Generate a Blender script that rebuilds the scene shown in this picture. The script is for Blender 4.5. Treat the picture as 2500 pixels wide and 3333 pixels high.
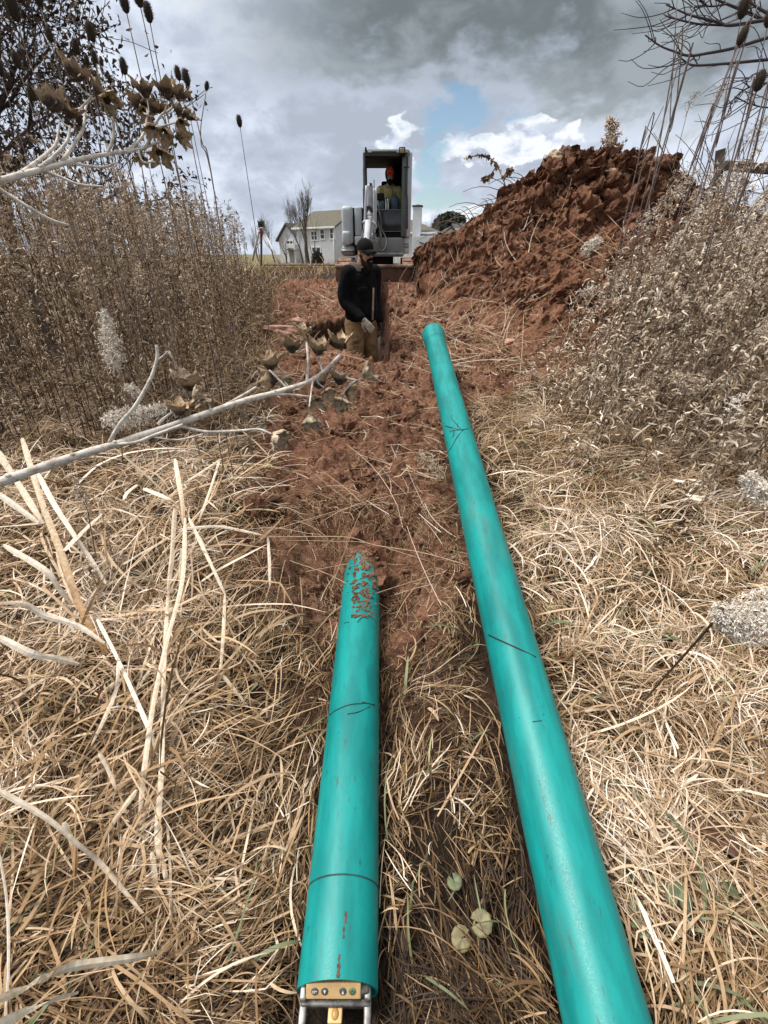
import bpy, bmesh, math, random
import numpy as np
from mathutils import Vector, Matrix

for o in list(bpy.data.objects):
    bpy.data.objects.remove(o, do_unlink=True)
SC = bpy.context.scene
COL = SC.collection
R = math.radians
PI = math.pi

# ------------------------------------------------------------------ camera
F, CX, CY = 1400.0, 1250.0, 1666.5
PITCH = R(31.0)
CAM = np.array((0.0, 0.0, 1.75))
cam_d = bpy.data.cameras.new('camera')
cam = bpy.data.objects.new('camera', cam_d)
COL.objects.link(cam)
cam.location = CAM
cam.rotation_euler = (PI / 2 - PITCH, 0, 0)
cam_d.sensor_fit = 'VERTICAL'
cam_d.sensor_height = 34.6
cam_d.sensor_width = 34.6 * 0.75
cam_d.lens = 34.6 * F / 3333.0
cam_d.clip_start = 0.02
cam_d.clip_end = 3000
SC.camera = cam

# ------------------------------------------------------------------ exposure
SC.view_settings.view_transform = 'Standard'
SC.view_settings.look = 'None'
SC.view_settings.gamma = 1.0
SC.view_settings.exposure = 0.32
SC.cycles.max_bounces = 6
SC.cycles.diffuse_bounces = 3
SC.cycles.transparent_max_bounces = 8

# ------------------------------------------------------------------ sun and sky
SUN_EL, SUN_AZ = R(63), R(-85)          # azimuth from +Y (ahead) towards +X
sd = bpy.data.lights.new('sun', 'SUN')
sd.energy = 3.8
sd.angle = R(24)
sd.color = (1.0, 0.955, 0.89)
sun = bpy.data.objects.new('sun', sd)
COL.objects.link(sun)
sdir = Vector((math.sin(SUN_AZ) * math.cos(SUN_EL), math.cos(SUN_AZ) * math.cos(SUN_EL), math.sin(SUN_EL)))
sun.rotation_euler = (-sdir).to_track_quat('-Z', 'Y').to_euler()
sun.location = (0, 0, 30)

W = bpy.data.worlds.new('World')
SC.world = W
W.use_nodes = True
nt = W.node_tree
nt.nodes.clear()


class NG:
    """small helper to write node maths as calls"""
    def __init__(s, nt): s.nt = nt

    def n(s, typ, **kw):
        nd = s.nt.nodes.new(typ)
        for k, v in kw.items(): setattr(nd, k, v)
        return nd

    def put(s, sock, v):
        if isinstance(v, bpy.types.NodeSocket): s.nt.links.new(v, sock)
        elif v is not None: sock.default_value = v

    def m(s, op, a, b=None, c=None, clamp=False):
        nd = s.n('ShaderNodeMath', operation=op, use_clamp=clamp)
        for i, v in enumerate((a, b, c)):
            if v is not None: s.put(nd.inputs[i], v)
        return nd.outputs[0]

    def mix(s, f, a, b, blend='MIX'):
        nd = s.n('ShaderNodeMix', data_type='RGBA', blend_type=blend)
        s.put(nd.inputs[0], f)
        s.put(nd.inputs[6], a if not isinstance(a, tuple) else (*a[:3], 1))
        s.put(nd.inputs[7], b if not isinstance(b, tuple) else (*b[:3], 1))
        return nd.outputs[2]

    def ss(s, v, lo, hi, a=0.0, b=1.0):
        nd = s.n('ShaderNodeMapRange', interpolation_type='SMOOTHSTEP')
        s.put(nd.inputs[0], v)
        nd.inputs[1].default_value = lo; nd.inputs[2].default_value = hi
        nd.inputs[3].default_value = a; nd.inputs[4].default_value = b
        return nd.outputs[0]

    def noise(s, vec, scale, detail=6, rough=0.55, dist=0.0, off=None):
        if off is not None:
            vm = s.n('ShaderNodeVectorMath', operation='ADD')
            s.put(vm.inputs[0], vec); vm.inputs[1].default_value = off
            vec = vm.outputs[0]
        nd = s.n('ShaderNodeTexNoise')
        if vec is not None: s.put(nd.inputs['Vector'], vec)
        nd.inputs['Scale'].default_value = scale
        nd.inputs['Detail'].default_value = detail
        nd.inputs['Roughness'].default_value = rough
        nd.inputs['Distortion'].default_value = dist
        return nd.outputs[0]

    def ramp(s, v, stops):
        nd = s.n('ShaderNodeValToRGB')
        s.put(nd.inputs[0], v)
        e = nd.color_ramp.elements
        while len(e) < len(stops): e.new(0.5)
        for el, (p, c) in zip(e, stops):
            el.position = p; el.color = (*c, 1)
        return nd.outputs[0]


g = NG(nt)
tc = g.n('ShaderNodeTexCoord')
sep = g.n('ShaderNodeSeparateXYZ')
g.put(sep.inputs[0], tc.outputs['Generated'])
dx, dy, dz = sep.outputs
dvec = tc.outputs['Generated']
# clouds: noise over the direction, flattened towards the horizon
comb = g.n('ShaderNodeCombineXYZ')
g.put(comb.inputs[0], dx); g.put(comb.inputs[1], dy); g.put(comb.inputs[2], g.m('MULTIPLY', dz, 1.9))
cv = comb.outputs[0]
n1 = g.noise(cv, 3.4, 8, 0.55, 0.35, (3.1, 0.4, 0.2))
n2 = g.noise(cv, 9.0, 8, 0.58, 0.3, (0.0, 1.7, 5.0))
n3 = g.noise(cv, 24.0, 6, 0.55, 0.2, (9.0, 1.7, 2.0))
nn = g.m('ADD', g.m('MULTIPLY', n1, 0.5), g.m('ADD', g.m('MULTIPLY', n2, 0.35), g.m('MULTIPLY', n3, 0.15)))
nw = g.m('SUBTRACT', nn, 0.5)                                   # about -0.2 .. 0.2
nb_ = g.m('SUBTRACT', g.m('ADD', g.m('MULTIPLY', n2, 0.55), g.m('MULTIPLY', n3, 0.45)), 0.5)
cloud = g.ramp(nn, [(0.40, (0.42, 0.47, 0.56)), (0.475, (0.52, 0.58, 0.69)), (0.535, (0.68, 0.75, 0.87)), (0.61, (0.88, 0.92, 0.98))])
# the heavy grey bank overhead and to the right
bank = g.m('ADD', g.m('ADD', g.m('MULTIPLY', dz, 1.0), g.m('MULTIPLY', dx, 0.05)), g.m('MULTIPLY', nw, 0.62))
bmask = g.ss(bank, 0.185, 0.270)
bleft = g.ss(g.m('ADD', dx, g.m('MULTIPLY', nw, 0.5)), -0.36, -0.02)
bright_edge = g.ss(dx, 0.50, 0.80, 1.0, 0.35)
bmask = g.m('MULTIPLY', g.m('MULTIPLY', bmask, bleft), bright_edge)
dark = g.mix(g.ss(g.m('ADD', g.m('MULTIPLY', n1, 0.5), g.m('MULTIPLY', n2, 0.5)), 0.42, 0.60), (0.150, 0.180, 0.190), (0.31, 0.355, 0.385))
col = g.mix(g.m('MULTIPLY', bmask, 0.95), cloud, dark)


def blob(cx, cz, rx, rz, k=2.2, lo=0.55, hi=1.0):
    a = g.m('POWER', g.m('DIVIDE', g.m('SUBTRACT', dx, cx), rx), 2.0)
    b = g.m('POWER', g.m('DIVIDE', g.m('SUBTRACT', dz, cz), rz), 2.0)
    e = g.m('SUBTRACT', 1.35, g.m('ADD', a, b))
    return g.ss(g.m('ADD', e, g.m('MULTIPLY', nb_, k)), lo, hi)


front = g.ss(dy, 0.2, 0.5)
white = g.m('MAXIMUM', blob(0.24, 0.150, 0.12, 0.036, 9), blob(0.025, 0.175, 0.05, 0.045, 9))
white = g.m('MAXIMUM', white, blob(0.20, 0.062, 0.15, 0.018, 7))
white = g.m('MAXIMUM', white, blob(0.125, 0.155, 0.05, 0.026, 9))
white = g.m('MULTIPLY', white, front)
col = g.mix(g.m('MULTIPLY', white, 0.9), col, g.ramp(n3, [(0.40, (0.56, 0.64, 0.78)), (0.56, (0.92, 0.95, 0.98))]))
sky = g.n('ShaderNodeTexSky', sky_type='NISHITA')
sky.sun_disc = False
sky.sun_elevation = SUN_EL
sky.sun_rotation = SUN_AZ
skyb = g.mix(1.0, sky.outputs[0], (0.115, 0.125, 0.122), 'MULTIPLY')
gap = g.m('MAXIMUM', blob(0.120, 0.208, 0.100, 0.034, 9.0, 0.2, 1.5), blob(0.10, 0.088, 0.075, 0.019, 8.0, 0.2, 1.4))
gap = g.m('MULTIPLY', g.m('MAXIMUM', gap, blob(0.085, 0.15, 0.030, 0.06, 9.0, 0.2, 1.5)), front)
gap = g.m('MULTIPLY', gap, 0.88)
col = g.mix(gap, col, skyb)
# unseen cloud deck overhead brightened to light the ground, flat grey behind
hi = g.ss(dz, 0.36, 0.62)
lum = g.ramp(nn, [(0.35, (0.66, 0.665, 0.67)), (0.65, (1.12, 1.09, 1.05))])
col = g.mix(hi, col, lum)
back = g.m('MULTIPLY', g.ss(dy, 0.1, -0.5), g.ss(dz, 0.05, 0.3))
col = g.mix(g.m('MULTIPLY', back, 0.8), col, (0.44, 0.45, 0.47))
below = g.ss(dz, 0.0, -0.08)
col = g.mix(below, col, (0.12, 0.10, 0.08))
bg = g.n('ShaderNodeBackground')
g.put(bg.inputs[0], col)
bg.inputs[1].default_value = 0.88
wo = g.n('ShaderNodeOutputWorld')
nt.links.new(bg.outputs[0], wo.inputs[0])

# ------------------------------------------------------------------ projecting helpers
sp, cp = math.sin(PITCH), math.cos(PITCH)


def ray(px, py):
    xc = (px - CX) / F
    yc = -(py - CY) / F
    return np.array((xc, cp + yc * sp, -sp + yc * cp))


def P(px, py, D):
    d = ray(px, py)
    return CAM + d * (D / d[1])


def Pc(px, py, zc):
    return CAM + ray(px, py) * zc


def Pz(px, py, z):
    d = ray(px, py)
    return CAM + d * ((z - CAM[2]) / d[2])


def project(p):
    q = np.asarray(p) - CAM
    zc = q[..., 1] * cp - q[..., 2] * sp
    yc = q[..., 1] * sp + q[..., 2] * cp
    zs = np.where(zc > 0.02, zc, 0.02)
    return CX + F * q[..., 0] / zs, CY - F * yc / zs, zc


# ------------------------------------------------------------------ numpy noise
def _h(ix, iy, s):
    a = (ix.astype(np.int64) * 374761393 + iy.astype(np.int64) * 668265263 + s * 1442695041) & 0xffffffff
    a = ((a ^ (a >> 13)) * 1274126177) & 0xffffffff
    a = ((a ^ (a >> 16)) * 2246822519) & 0xffffffff
    a = a ^ (a >> 15)
    return a / 4294967296.0


def vnoise(x, y, s=0):
    ix, iy = np.floor(x), np.floor(y)
    fx, fy = x - ix, y - iy

    def gr(jx, jy):
        a = _h(ix + jx, iy + jy, s) * 2 * PI
        return np.cos(a) * (fx - jx) + np.sin(a) * (fy - jy)
    u = fx * fx * fx * (fx * (fx * 6 - 15) + 10)
    v = fy * fy * fy * (fy * (fy * 6 - 15) + 10)
    a = gr(0, 0) * (1 - u) + gr(1, 0) * u
    b = gr(0, 1) * (1 - u) + gr(1, 1) * u
    return (a * (1 - v) + b * v) * 1.5


def fbm(x, y, o=4, s=0, gain=0.5):
    t, a, f = 0.0, 1.0, 1.0
    for i in range(o):
        t = t + a * vnoise(x * f + i * 17.3, y * f - i * 9.1, s + i)
        a *= gain; f *= 2.03
    return t


def worley(x, y, s=0):
    ix, iy = np.floor(x), np.floor(y)
    f1 = np.full(x.shape, 9.0); f2 = np.full(x.shape, 9.0); idv = np.zeros(x.shape)
    for a in (-1, 0, 1):
        for b in (-1, 0, 1):
            cx, cy = ix + a, iy + b
            px = cx + _h(cx, cy, s + 1); py = cy + _h(cx, cy, s + 2)
            d = np.hypot(px - x, py - y)
            idh = _h(cx, cy, s + 3)
            closer = d < f1
            f2 = np.where(closer, f1, np.minimum(f2, d))
            idv = np.where(closer, idh, idv)
            f1 = np.where(closer, d, f1)
    return f1, f2, idv


def sstep(x, a, b):
    t = np.clip((x - a) / (b - a), 0, 1)
    return t * t * (3 - 2 * t)


# ------------------------------------------------------------------ terrain
_py = np.linspace(-6, 300, 30601)
_pz = np.interp(_py, [-6, -1, 0.3, 2.15, 5.2, 7.5, 9.7, 14, 17, 26, 70, 300], [-0.2, -0.05, 0.02, 0.24, 0.60, 0.98, 1.22, 1.26, 1.18, 0.84, 0.60, 0.3])
_k = np.ones(41) / 41
_pz = np.convolve(np.pad(_pz, 20, mode='edge'), _k, mode='valid')
PR = 0.1065                                     # pipe radius
PL0, PL1 = np.array((-0.122, 0.318, 0.092)), np.array((-0.135, 2.18, 0.070))   # left pipe axis


def trench_mask(x, y):
    x = np.asarray(x, float); y = np.asarray(y, float)
    wl = -0.66 - 0.10 * fbm(y * 1.3, y * 0 + 2, 2, 9) + 0.10 * sstep(y, 6.9, 7.8) - 0.42 * np.exp(-((y - 6.45) / 0.55) ** 4)
    wr = 0.075 + 0.02 * fbm(y * 2.0, y * 0 + 7, 2, 11)
    y0 = 5.64 + 0.30 * sstep(-x, 0.45, 0.8)
    return sstep(x, wl, wl + 0.09) * (1 - sstep(x, wr - 0.06, wr + 0.03)) * sstep(y, y0, y0 + 0.12) * (1 - sstep(y, 9.75, 9.85))


def H(x, y):
    x = np.asarray(x, float); y = np.asarray(y, float)
    z = np.interp(y, _py, _pz)
    z = z + 0.05 * fbm(x * 0.5 + 3, y * 0.5, 2, 5) * sstep(y, -1, 2) * (1 - sstep(y, 9, 12) * 0.6)
    # hollow dug around the short pipe
    c = np.exp(-((x + 0.13) / 0.42) ** 4) * (1 - sstep(y, 2.05, 2.42))
    z = z + c * (np.minimum(z, -0.02 + 0 * z) - z)
    # trench
    t = trench_mask(x, y)
    fl = 0.08 + 0.04 * (y - 5.6)
    # the mouth is scooped lower at its right corner
    z = z - 0.20 * np.exp(-((x + 0.02) / 0.13) ** 2) * np.exp(-((y - 5.62) / 0.22) ** 2)
    z = z + t * (fl - z)
    return z


def soil_mask(x, y):
    n = 0.16 * fbm(x * 2.2, y * 2.2, 3, 21)
    xl = np.interp(y, [0.7, 1.0, 1.5, 2.0, 3.3, 5.0, 8.0, 10, 11], [-0.30, -0.40, -0.58, -0.88, -1.05, -1.35, -1.85, -2.1, -2.1])
    xr = np.interp(y, [0.7, 1.0, 1.5, 2.0, 3.3, 4.0, 4.5, 5.2, 6.5, 10, 11], [0.15, 0.26, 0.42, 0.50, 0.42, 0.7, 1.3, 2.3, 3.6, 5.0, 5.0])
    m = sstep(x + n, xl - 0.12, xl + 0.12) * (1 - sstep(x + n, xr - 0.12, xr + 0.12))
    return m * (0.45 * sstep(y + n, 0.6, 1.1) + 0.55 * sstep(y + n, 1.2, 1.75)) * (1 - sstep(y + n, 10.8, 11.6))


def soil_rough(x, y):
    f1, f2, i = worley(x * 7, y * 7, 3)
    g1, g2, j = worley(x * 17, y * 17, 8)
    e1, e2, k = worley(x * 38, y * 38, 15)
    z = 0.085 * np.clip((f2 - f1) * 2.2, 0, 1) * i
    z = z + 0.038 * np.clip((g2 - g1) * 1.6, 0, 1) * (0.3 + j) + 0.014 * np.clip((e2 - e1) * 1.6, 0, 1) * k
    return z + 0.055 * fbm(x * 3, y * 3, 4, 31) + 0.02 * (0.4 - np.abs(fbm(x * 11, y * 11, 3, 37, 0.6))) - 0.045


def ground_hit(px, py):
    d = ray(px, py)
    t = np.linspace(0.6, 14, 4000)
    p = CAM + d[None, :] * t[:, None]
    below = p[:, 2] < H(p[:, 0], p[:, 1])
    i = int(np.argmax(below)) if below.any() else len(t) - 1
    return t[i], d


def Pg(px, py, k=1.0):
    t, d = ground_hit(px, py)
    return CAM + d * t * k


# ------------------------------------------------------------------ mesh helpers
class MB:
    def __init__(s):
        s.V, s.Q, s.T, s.mq, s.mt, s.tone, s.n = [], [], [], [], [], [], 0

    def add(s, V, Q=None, T=None, m=0, tone=0.5):
        V = np.asarray(V, float).reshape(-1, 3)
        if Q is not None and len(Q):
            Q = np.asarray(Q, np.int64).reshape(-1, 4); s.Q.append(Q + s.n); s.mq.append(np.full(len(Q), m))
        if T is not None and len(T):
            T = np.asarray(T, np.int64).reshape(-1, 3); s.T.append(T + s.n); s.mt.append(np.full(len(T), m))
        s.V.append(V)
        tone = np.asarray(tone, float)
        s.tone.append(np.full(len(V), float(tone)) if tone.ndim == 0 else tone)
        s.n += len(V)
        return s

    def add_xf(s, prim, M=None, m=0, tone=0.5):
        V, Q, T = prim
        if M is not None:
            M = np.array(M); V = V @ M[:3, :3].T + M[:3, 3]
        return s.add(V, Q, T, m, tone)

    def mesh(s, name, smooth=True):
        me = bpy.data.meshes.new(name)
        V = np.concatenate(s.V) if s.V else np.zeros((0, 3))
        Q = np.concatenate(s.Q) if s.Q else np.zeros((0, 4), np.int64)
        T = np.concatenate(s.T) if s.T else np.zeros((0, 3), np.int64)
        me.vertices.add(len(V)); me.vertices.foreach_set('co', V.astype(np.float32).ravel())
        nl = Q.size + T.size
        me.loops.add(nl)
        me.loops.foreach_set('vertex_index', np.concatenate([Q.ravel(), T.ravel()]).astype(np.int32))
        st = np.concatenate([np.arange(len(Q)) * 4, Q.size + np.arange(len(T)) * 3]).astype(np.int32)
        me.polygons.add(len(st))
        me.polygons.foreach_set('loop_start', st)
        mi = np.concatenate((s.mq or [np.zeros(0)]) + (s.mt or [np.zeros(0)])).astype(np.int32)
        me.polygons.foreach_set('material_index', mi)
        me.polygons.foreach_set('use_smooth', np.full(len(st), smooth))
        at = me.attributes.new('tone', 'FLOAT', 'POINT')
        at.data.foreach_set('value', (np.concatenate(s.tone) if s.tone else np.zeros(0)).astype(np.float32))
        me.update(calc_edges=True)
        me.validate()
        return me

    def build(s, name, mats, parent=None, loc=(0, 0, 0), smooth=True):
        return link(name, s.mesh(name, smooth), mats, parent, loc)


def link(name, me, mats=None, parent=None, loc=(0, 0, 0)):
    if mats is not None:
        for mm in (mats if isinstance(mats, (list, tuple)) else [mats]): me.materials.append(mm)
    o = bpy.data.objects.new(name, me)
    COL.objects.link(o)
    o.location = loc
    if parent is not None: o.parent = parent
    return o


def empty(name, loc=(0, 0, 0), rz=0.0):
    o = bpy.data.objects.new(name, None)
    COL.objects.link(o)
    o.empty_display_size = 0.1
    o.location = loc
    o.rotation_euler = (0, 0, rz)
    return o


def tag(o, label=None, cat=None, group=None, kind=None):
    if label: o['label'] = label
    if cat: o['category'] = cat
    if group: o['group'] = group
    if kind: o['kind'] = kind
    return o


def box(c, s, rot=None):
    c = np.asarray(c, float); h = np.asarray(s, float) / 2
    V = np.array([(x, y, z) for x in (-1, 1) for y in (-1, 1) for z in (-1, 1)], float) * h
    if rot is not None: V = V @ np.array(rot)[:3, :3].T
    Q = [(0, 1, 3, 2), (4, 6, 7, 5), (0, 4, 5, 1), (2, 3, 7, 6), (0, 2, 6, 4), (1, 5, 7, 3)]
    return V + c, Q, None


def bm_arrays(bm):
    bm.verts.index_update()
    bmesh.ops.triangulate(bm, faces=[f for f in bm.faces if len(f.verts) > 4])
    V = np.array([v.co[:] for v in bm.verts])
    Q = [[v.index for v in f.verts] for f in bm.faces if len(f.verts) == 4]
    T = [[v.index for v in f.verts] for f in bm.faces if len(f.verts) == 3]
    bm.free()
    return V, Q, T


def rbox(c, s, bev=0.02, seg=2, rot=None, taper=None):
    bm = bmesh.new()
    bmesh.ops.create_cube(bm, size=1)
    for v in bm.verts:
        v.co = Vector((v.co.x * s[0], v.co.y * s[1], v.co.z * s[2]))
        if taper and v.co.z > 0:
            v.co.x *= taper[0]; v.co.y *= taper[1]
    bmesh.ops.bevel(bm, geom=list(bm.edges), offset=bev, segments=seg, profile=0.6, affect='EDGES')
    V, Q, T = bm_arrays(bm)
    if rot is not None: V = V @ np.array(rot)[:3, :3].T
    return V + np.asarray(c, float), Q, T


def rotm(rx=0, ry=0, rz=0):
    return np.array((Matrix.Rotation(rz, 3, 'Z') @ Matrix.Rotation(ry, 3, 'Y') @ Matrix.Rotation(rx, 3, 'X')))


def tube(pts, r, n=8, caps=True):
    pts = np.asarray(pts, float); S = len(pts)
    r = np.full(S, float(r)) if np.ndim(r) == 0 else np.asarray(r, float)
    tg = np.gradient(pts, axis=0)
    tg /= np.maximum(np.linalg.norm(tg, axis=1, keepdims=True), 1e-9)
    ref = np.array((0, 0, 1.0)) if abs(tg[0][2]) < 0.9 else np.array((1.0, 0, 0))
    u = np.cross(tg[0], ref); u /= np.linalg.norm(u)
    a = np.arange(n) * 2 * PI / n
    V = []
    for i in range(S):
        u = u - tg[i] * np.dot(u, tg[i]); u /= np.linalg.norm(u)
        w = np.cross(tg[i], u)
        V.append(pts[i] + r[i] * (np.cos(a)[:, None] * u + np.sin(a)[:, None] * w))
    V = np.concatenate(V)
    Q = [(i * n + k, i * n + (k + 1) % n, (i + 1) * n + (k + 1) % n, (i + 1) * n + k) for i in range(S - 1) for k in range(n)]
    T = []
    if caps:
        V = np.concatenate([V, pts[:1], pts[-1:]])
        b, e = S * n, S * n + 1
        T = [(b, (k + 1) % n, k) for k in range(n)] + [(e, (S - 1) * n + k, (S - 1) * n + (k + 1) % n) for k in range(n)]
    return V, Q, T


def lathe(prof, n=24, axis_pts=None):
    """prof: (r, z) pairs turned about z"""
    prof = np.asarray(prof, float); S = len(prof)
    a = np.arange(n) * 2 * PI / n
    V = np.stack([prof[:, 0, None] * np.cos(a), prof[:, 0, None] * np.sin(a), np.repeat(prof[:, 1, None], n, 1)], -1).reshape(-1, 3)
    Q = [(i * n + k, i * n + (k + 1) % n, (i + 1) * n + (k + 1) % n, (i + 1) * n + k) for i in range(S - 1) for k in range(n)]
    return V, Q, None


def ell(c, r, nu=16, nv=10, rot=None):
    th = np.linspace(0, PI, nv + 1)
    V, Q, T = lathe(np.stack([np.sin(th), -np.cos(th)], 1), nu)
    V = V * np.asarray(r, float)
    if rot is not None: V = V @ np.array(rot)[:3, :3].T
    return V + np.asarray(c, float), Q, T


def spline(pts, n):
    """Catmull-Rom through the points, n samples"""
    pts = np.asarray(pts, float)
    if len(pts) == 2:
        return pts[0] + (pts[1] - pts[0]) * np.linspace(0, 1, n)[:, None]
    q = np.concatenate([2 * pts[:1] - pts[1:2], pts, 2 * pts[-1:] - pts[-2:-1]])
    seg = len(pts) - 1
    out = []
    for s in np.linspace(0, seg - 1e-6, n):
        i = int(s); t = s - i
        a, b, c, d = q[i:i + 4]
        out.append(0.5 * (2 * b + (c - a) * t + (2 * a - 5 * b + 4 * c - d) * t * t + (3 * b - a - 3 * c + d) * t ** 3))
    return np.array(out)


def norm(v):
    return v / np.maximum(np.linalg.norm(v, axis=-1, keepdims=True), 1e-9)


def ribbons(mb, pts, width, side, tone, m=0, fold=None):
    """N ribbons of S points. width (N,S), side (N,S,3) or (N,3)"""
    N, S, _ = pts.shape
    if side.ndim == 2: side = np.repeat(side[:, None], S, 1)
    off = side * (width / 2)[..., None]
    V = np.stack([pts - off, pts + off], 2).reshape(-1, 3)
    base = (np.arange(N) * S * 2)[:, None]
    i = np.arange(S - 1)[None, :] * 2
    q = np.stack([base + i, base + i + 1, base + i + 3, base + i + 2], -1).reshape(-1, 4)
    mb.add(V, q, None, m, np.repeat(tone, S * 2))


def ntubes(mb, pts, rad, tone, m=0, n=3):
    N, S, _ = pts.shape
    tg = norm(np.gradient(pts, axis=1))
    ref = np.where(np.abs(tg[..., 2:3]) > 0.8, np.array((1.0, 0, 0)), np.array((0, 0, 1.0)))
    u = norm(np.cross(tg, ref)); w = np.cross(tg, u)
    a = np.arange(n) * 2 * PI / n
    V = pts[:, :, None] + rad[:, :, None, None] * (np.cos(a)[:, None] * u[:, :, None] + np.sin(a)[:, None] * w[:, :, None])
    k = np.arange(n); k2 = (k + 1) % n
    i = np.arange(S - 1)[:, None] * n
    q = np.stack([i + k, i + k2, i + n + k2, i + n + k], -1).reshape(1, -1, 4) + (np.arange(N) * S * n)[:, None, None]
    mb.add(V.reshape(-1, 3), q.reshape(-1, 4), None, m, np.repeat(tone, S * n))


def remeshed(mb, voxel, smooth=4):
    """one continuous skin over overlapping shapes"""
    me = mb.mesh('shape')
    o = bpy.data.objects.new('shape', me); COL.objects.link(o)
    md = o.modifiers.new('r', 'REMESH'); md.mode = 'VOXEL'; md.voxel_size = voxel; md.use_smooth_shade = True
    if smooth:
        sm = o.modifiers.new('s', 'SMOOTH'); sm.iterations = smooth; sm.factor = 0.5
    dg = bpy.context.evaluated_depsgraph_get()
    out = bpy.data.meshes.new_from_object(o.evaluated_get(dg))
    bpy.data.objects.remove(o, do_unlink=True); bpy.data.meshes.remove(me)
    out.materials.clear()
    out.polygons.foreach_set('use_smooth', np.full(len(out.polygons), True))
    return out


# ------------------------------------------------------------------ materials
def new_mat(name):
    m = bpy.data.materials.new(name)
    m.use_nodes = True
    n = NG(m.node_tree)
    b = m.node_tree.nodes['Principled BSDF']
    return m, n, b


def add_bump(n, b, h, strength=0.4, dist=0.01):
    bp = n.n('ShaderNodeBump')
    bp.inputs['Strength'].default_value = strength
    bp.inputs['Distance'].default_value = dist
    n.put(bp.inputs['Height'], h)
    n.put(b.inputs['Normal'], bp.outputs[0])


def mat(name, c, rough=0.6, c2=None, scale=20.0, metal=0.0, bump=0.0, bdist=0.003, spec=0.5, lo=0.4, hi=0.65):
    m, n, b = new_mat(name)
    b.inputs['Roughness'].default_value = rough
    b.inputs['Metallic'].default_value = metal
    b.inputs['Specular IOR Level'].default_value = spec
    co = n.n('ShaderNodeTexCoord').outputs['Object']
    if c2 is not None:
        f = n.noise(co, scale, 7, 0.6)
        n.put(b.inputs['Base Color'], n.mix(n.ss(f, lo, hi), c, c2))
    else:
        b.inputs['Base Color'].default_value = (*c, 1)
    if bump:
        add_bump(n, b, n.noise(co, scale * 2.5, 6, 0.6), bump, bdist)
    return m


def tone_mat(name, stops, rough=0.7, trans=0.0, streak=0.0, spec=0.3):
    """colour of each leaf or blade from its own tone value"""
    m, n, b = new_mat(name)
    a = n.n('ShaderNodeAttribute', attribute_name='tone')
    v = a.outputs['Fac']
    if streak:
        co = n.n('ShaderNodeTexCoord').outputs['Object']
        v = n.m('ADD', v, n.m('MULTIPLY', n.m('SUBTRACT', n.noise(co, 60, 3), 0.5), streak))
    n.put(b.inputs['Base Color'], n.ramp(v, stops))
    b.inputs['Roughness'].default_value = rough
    b.inputs['Specular IOR Level'].default_value = spec
    return m

# ================================================================== THE SETTING
def clay_mat(name, k=(1, 1, 1), grassland=True):
    m, n, b = new_mat(name)
    co = n.n('ShaderNodeTexCoord').outputs['Object']
    f = n.noise(co, 3.0, 9, 0.65)
    f2 = n.noise(co, 26.0, 8, 0.7)
    f3 = n.noise(co, 140.0, 4, 0.7)
    v = n.m('ADD', n.m('MULTIPLY', f, 0.5), n.m('MULTIPLY', f2, 0.5))
    c = n.ramp(v, [(p_, tuple(a_ * b_ for a_, b_ in zip(c_, k))) for p_, c_ in ((0.36, (0.040, 0.017, 0.010)), (0.45, (0.125, 0.058, 0.036)), (0.53, (0.225, 0.115, 0.074)), (0.64, (0.38, 0.225, 0.160)))])
    c = n.mix(n.ss(f3, 0.52, 0.75), c, (0.30, 0.16, 0.11))
    c = n.mix(n.ss(f3, 0.42, 0.25), c, (0.045, 0.018, 0.010))
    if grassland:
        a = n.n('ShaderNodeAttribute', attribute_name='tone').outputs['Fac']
        gr = n.ramp(v, [(0.35, (0.012, 0.007, 0.004)), (0.5, (0.034, 0.020, 0.011)), (0.65, (0.070, 0.045, 0.025))])  # field soil darkened to paint shade into the gaps between straw
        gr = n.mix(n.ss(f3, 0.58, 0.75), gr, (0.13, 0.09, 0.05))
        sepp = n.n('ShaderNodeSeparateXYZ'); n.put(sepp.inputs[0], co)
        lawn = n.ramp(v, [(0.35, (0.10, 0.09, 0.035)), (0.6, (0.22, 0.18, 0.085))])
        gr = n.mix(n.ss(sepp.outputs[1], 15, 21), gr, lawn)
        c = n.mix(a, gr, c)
    n.put(b.inputs['Base Color'], c)
    b.inputs['Roughness'].default_value = 0.82
    b.inputs['Specular IOR Level'].default_value = 0.3
    crack = n.n('ShaderNodeTexVoronoi', feature='DISTANCE_TO_EDGE'); n.put(crack.inputs['Vector'], co); crack.inputs['Scale'].default_value = 20
    ck = n.ss(n.m('ADD', crack.outputs[0], n.m('MULTIPLY', f2, 0.10)), 0.05, 0.13)
    add_bump(n, b, n.m('ADD', n.m('ADD', f2, n.m('MULTIPLY', f3, 0.5)), n.m('MULTIPLY', ck, 0.25)), 1.0, 0.035)
    return m


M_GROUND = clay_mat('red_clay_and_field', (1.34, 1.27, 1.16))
M_TRENCH_SHADE = clay_mat('trench_shade_clay', (0.42, 0.34, 0.29), False)  # clay darkened so the trench reads as a shaded hollow
M_CLAY = clay_mat('red_clay', (1.30, 1.23, 1.12), False)
M_HEAP = clay_mat('dug_brown_clay', (1.28, 1.16, 1.00), False)

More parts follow.
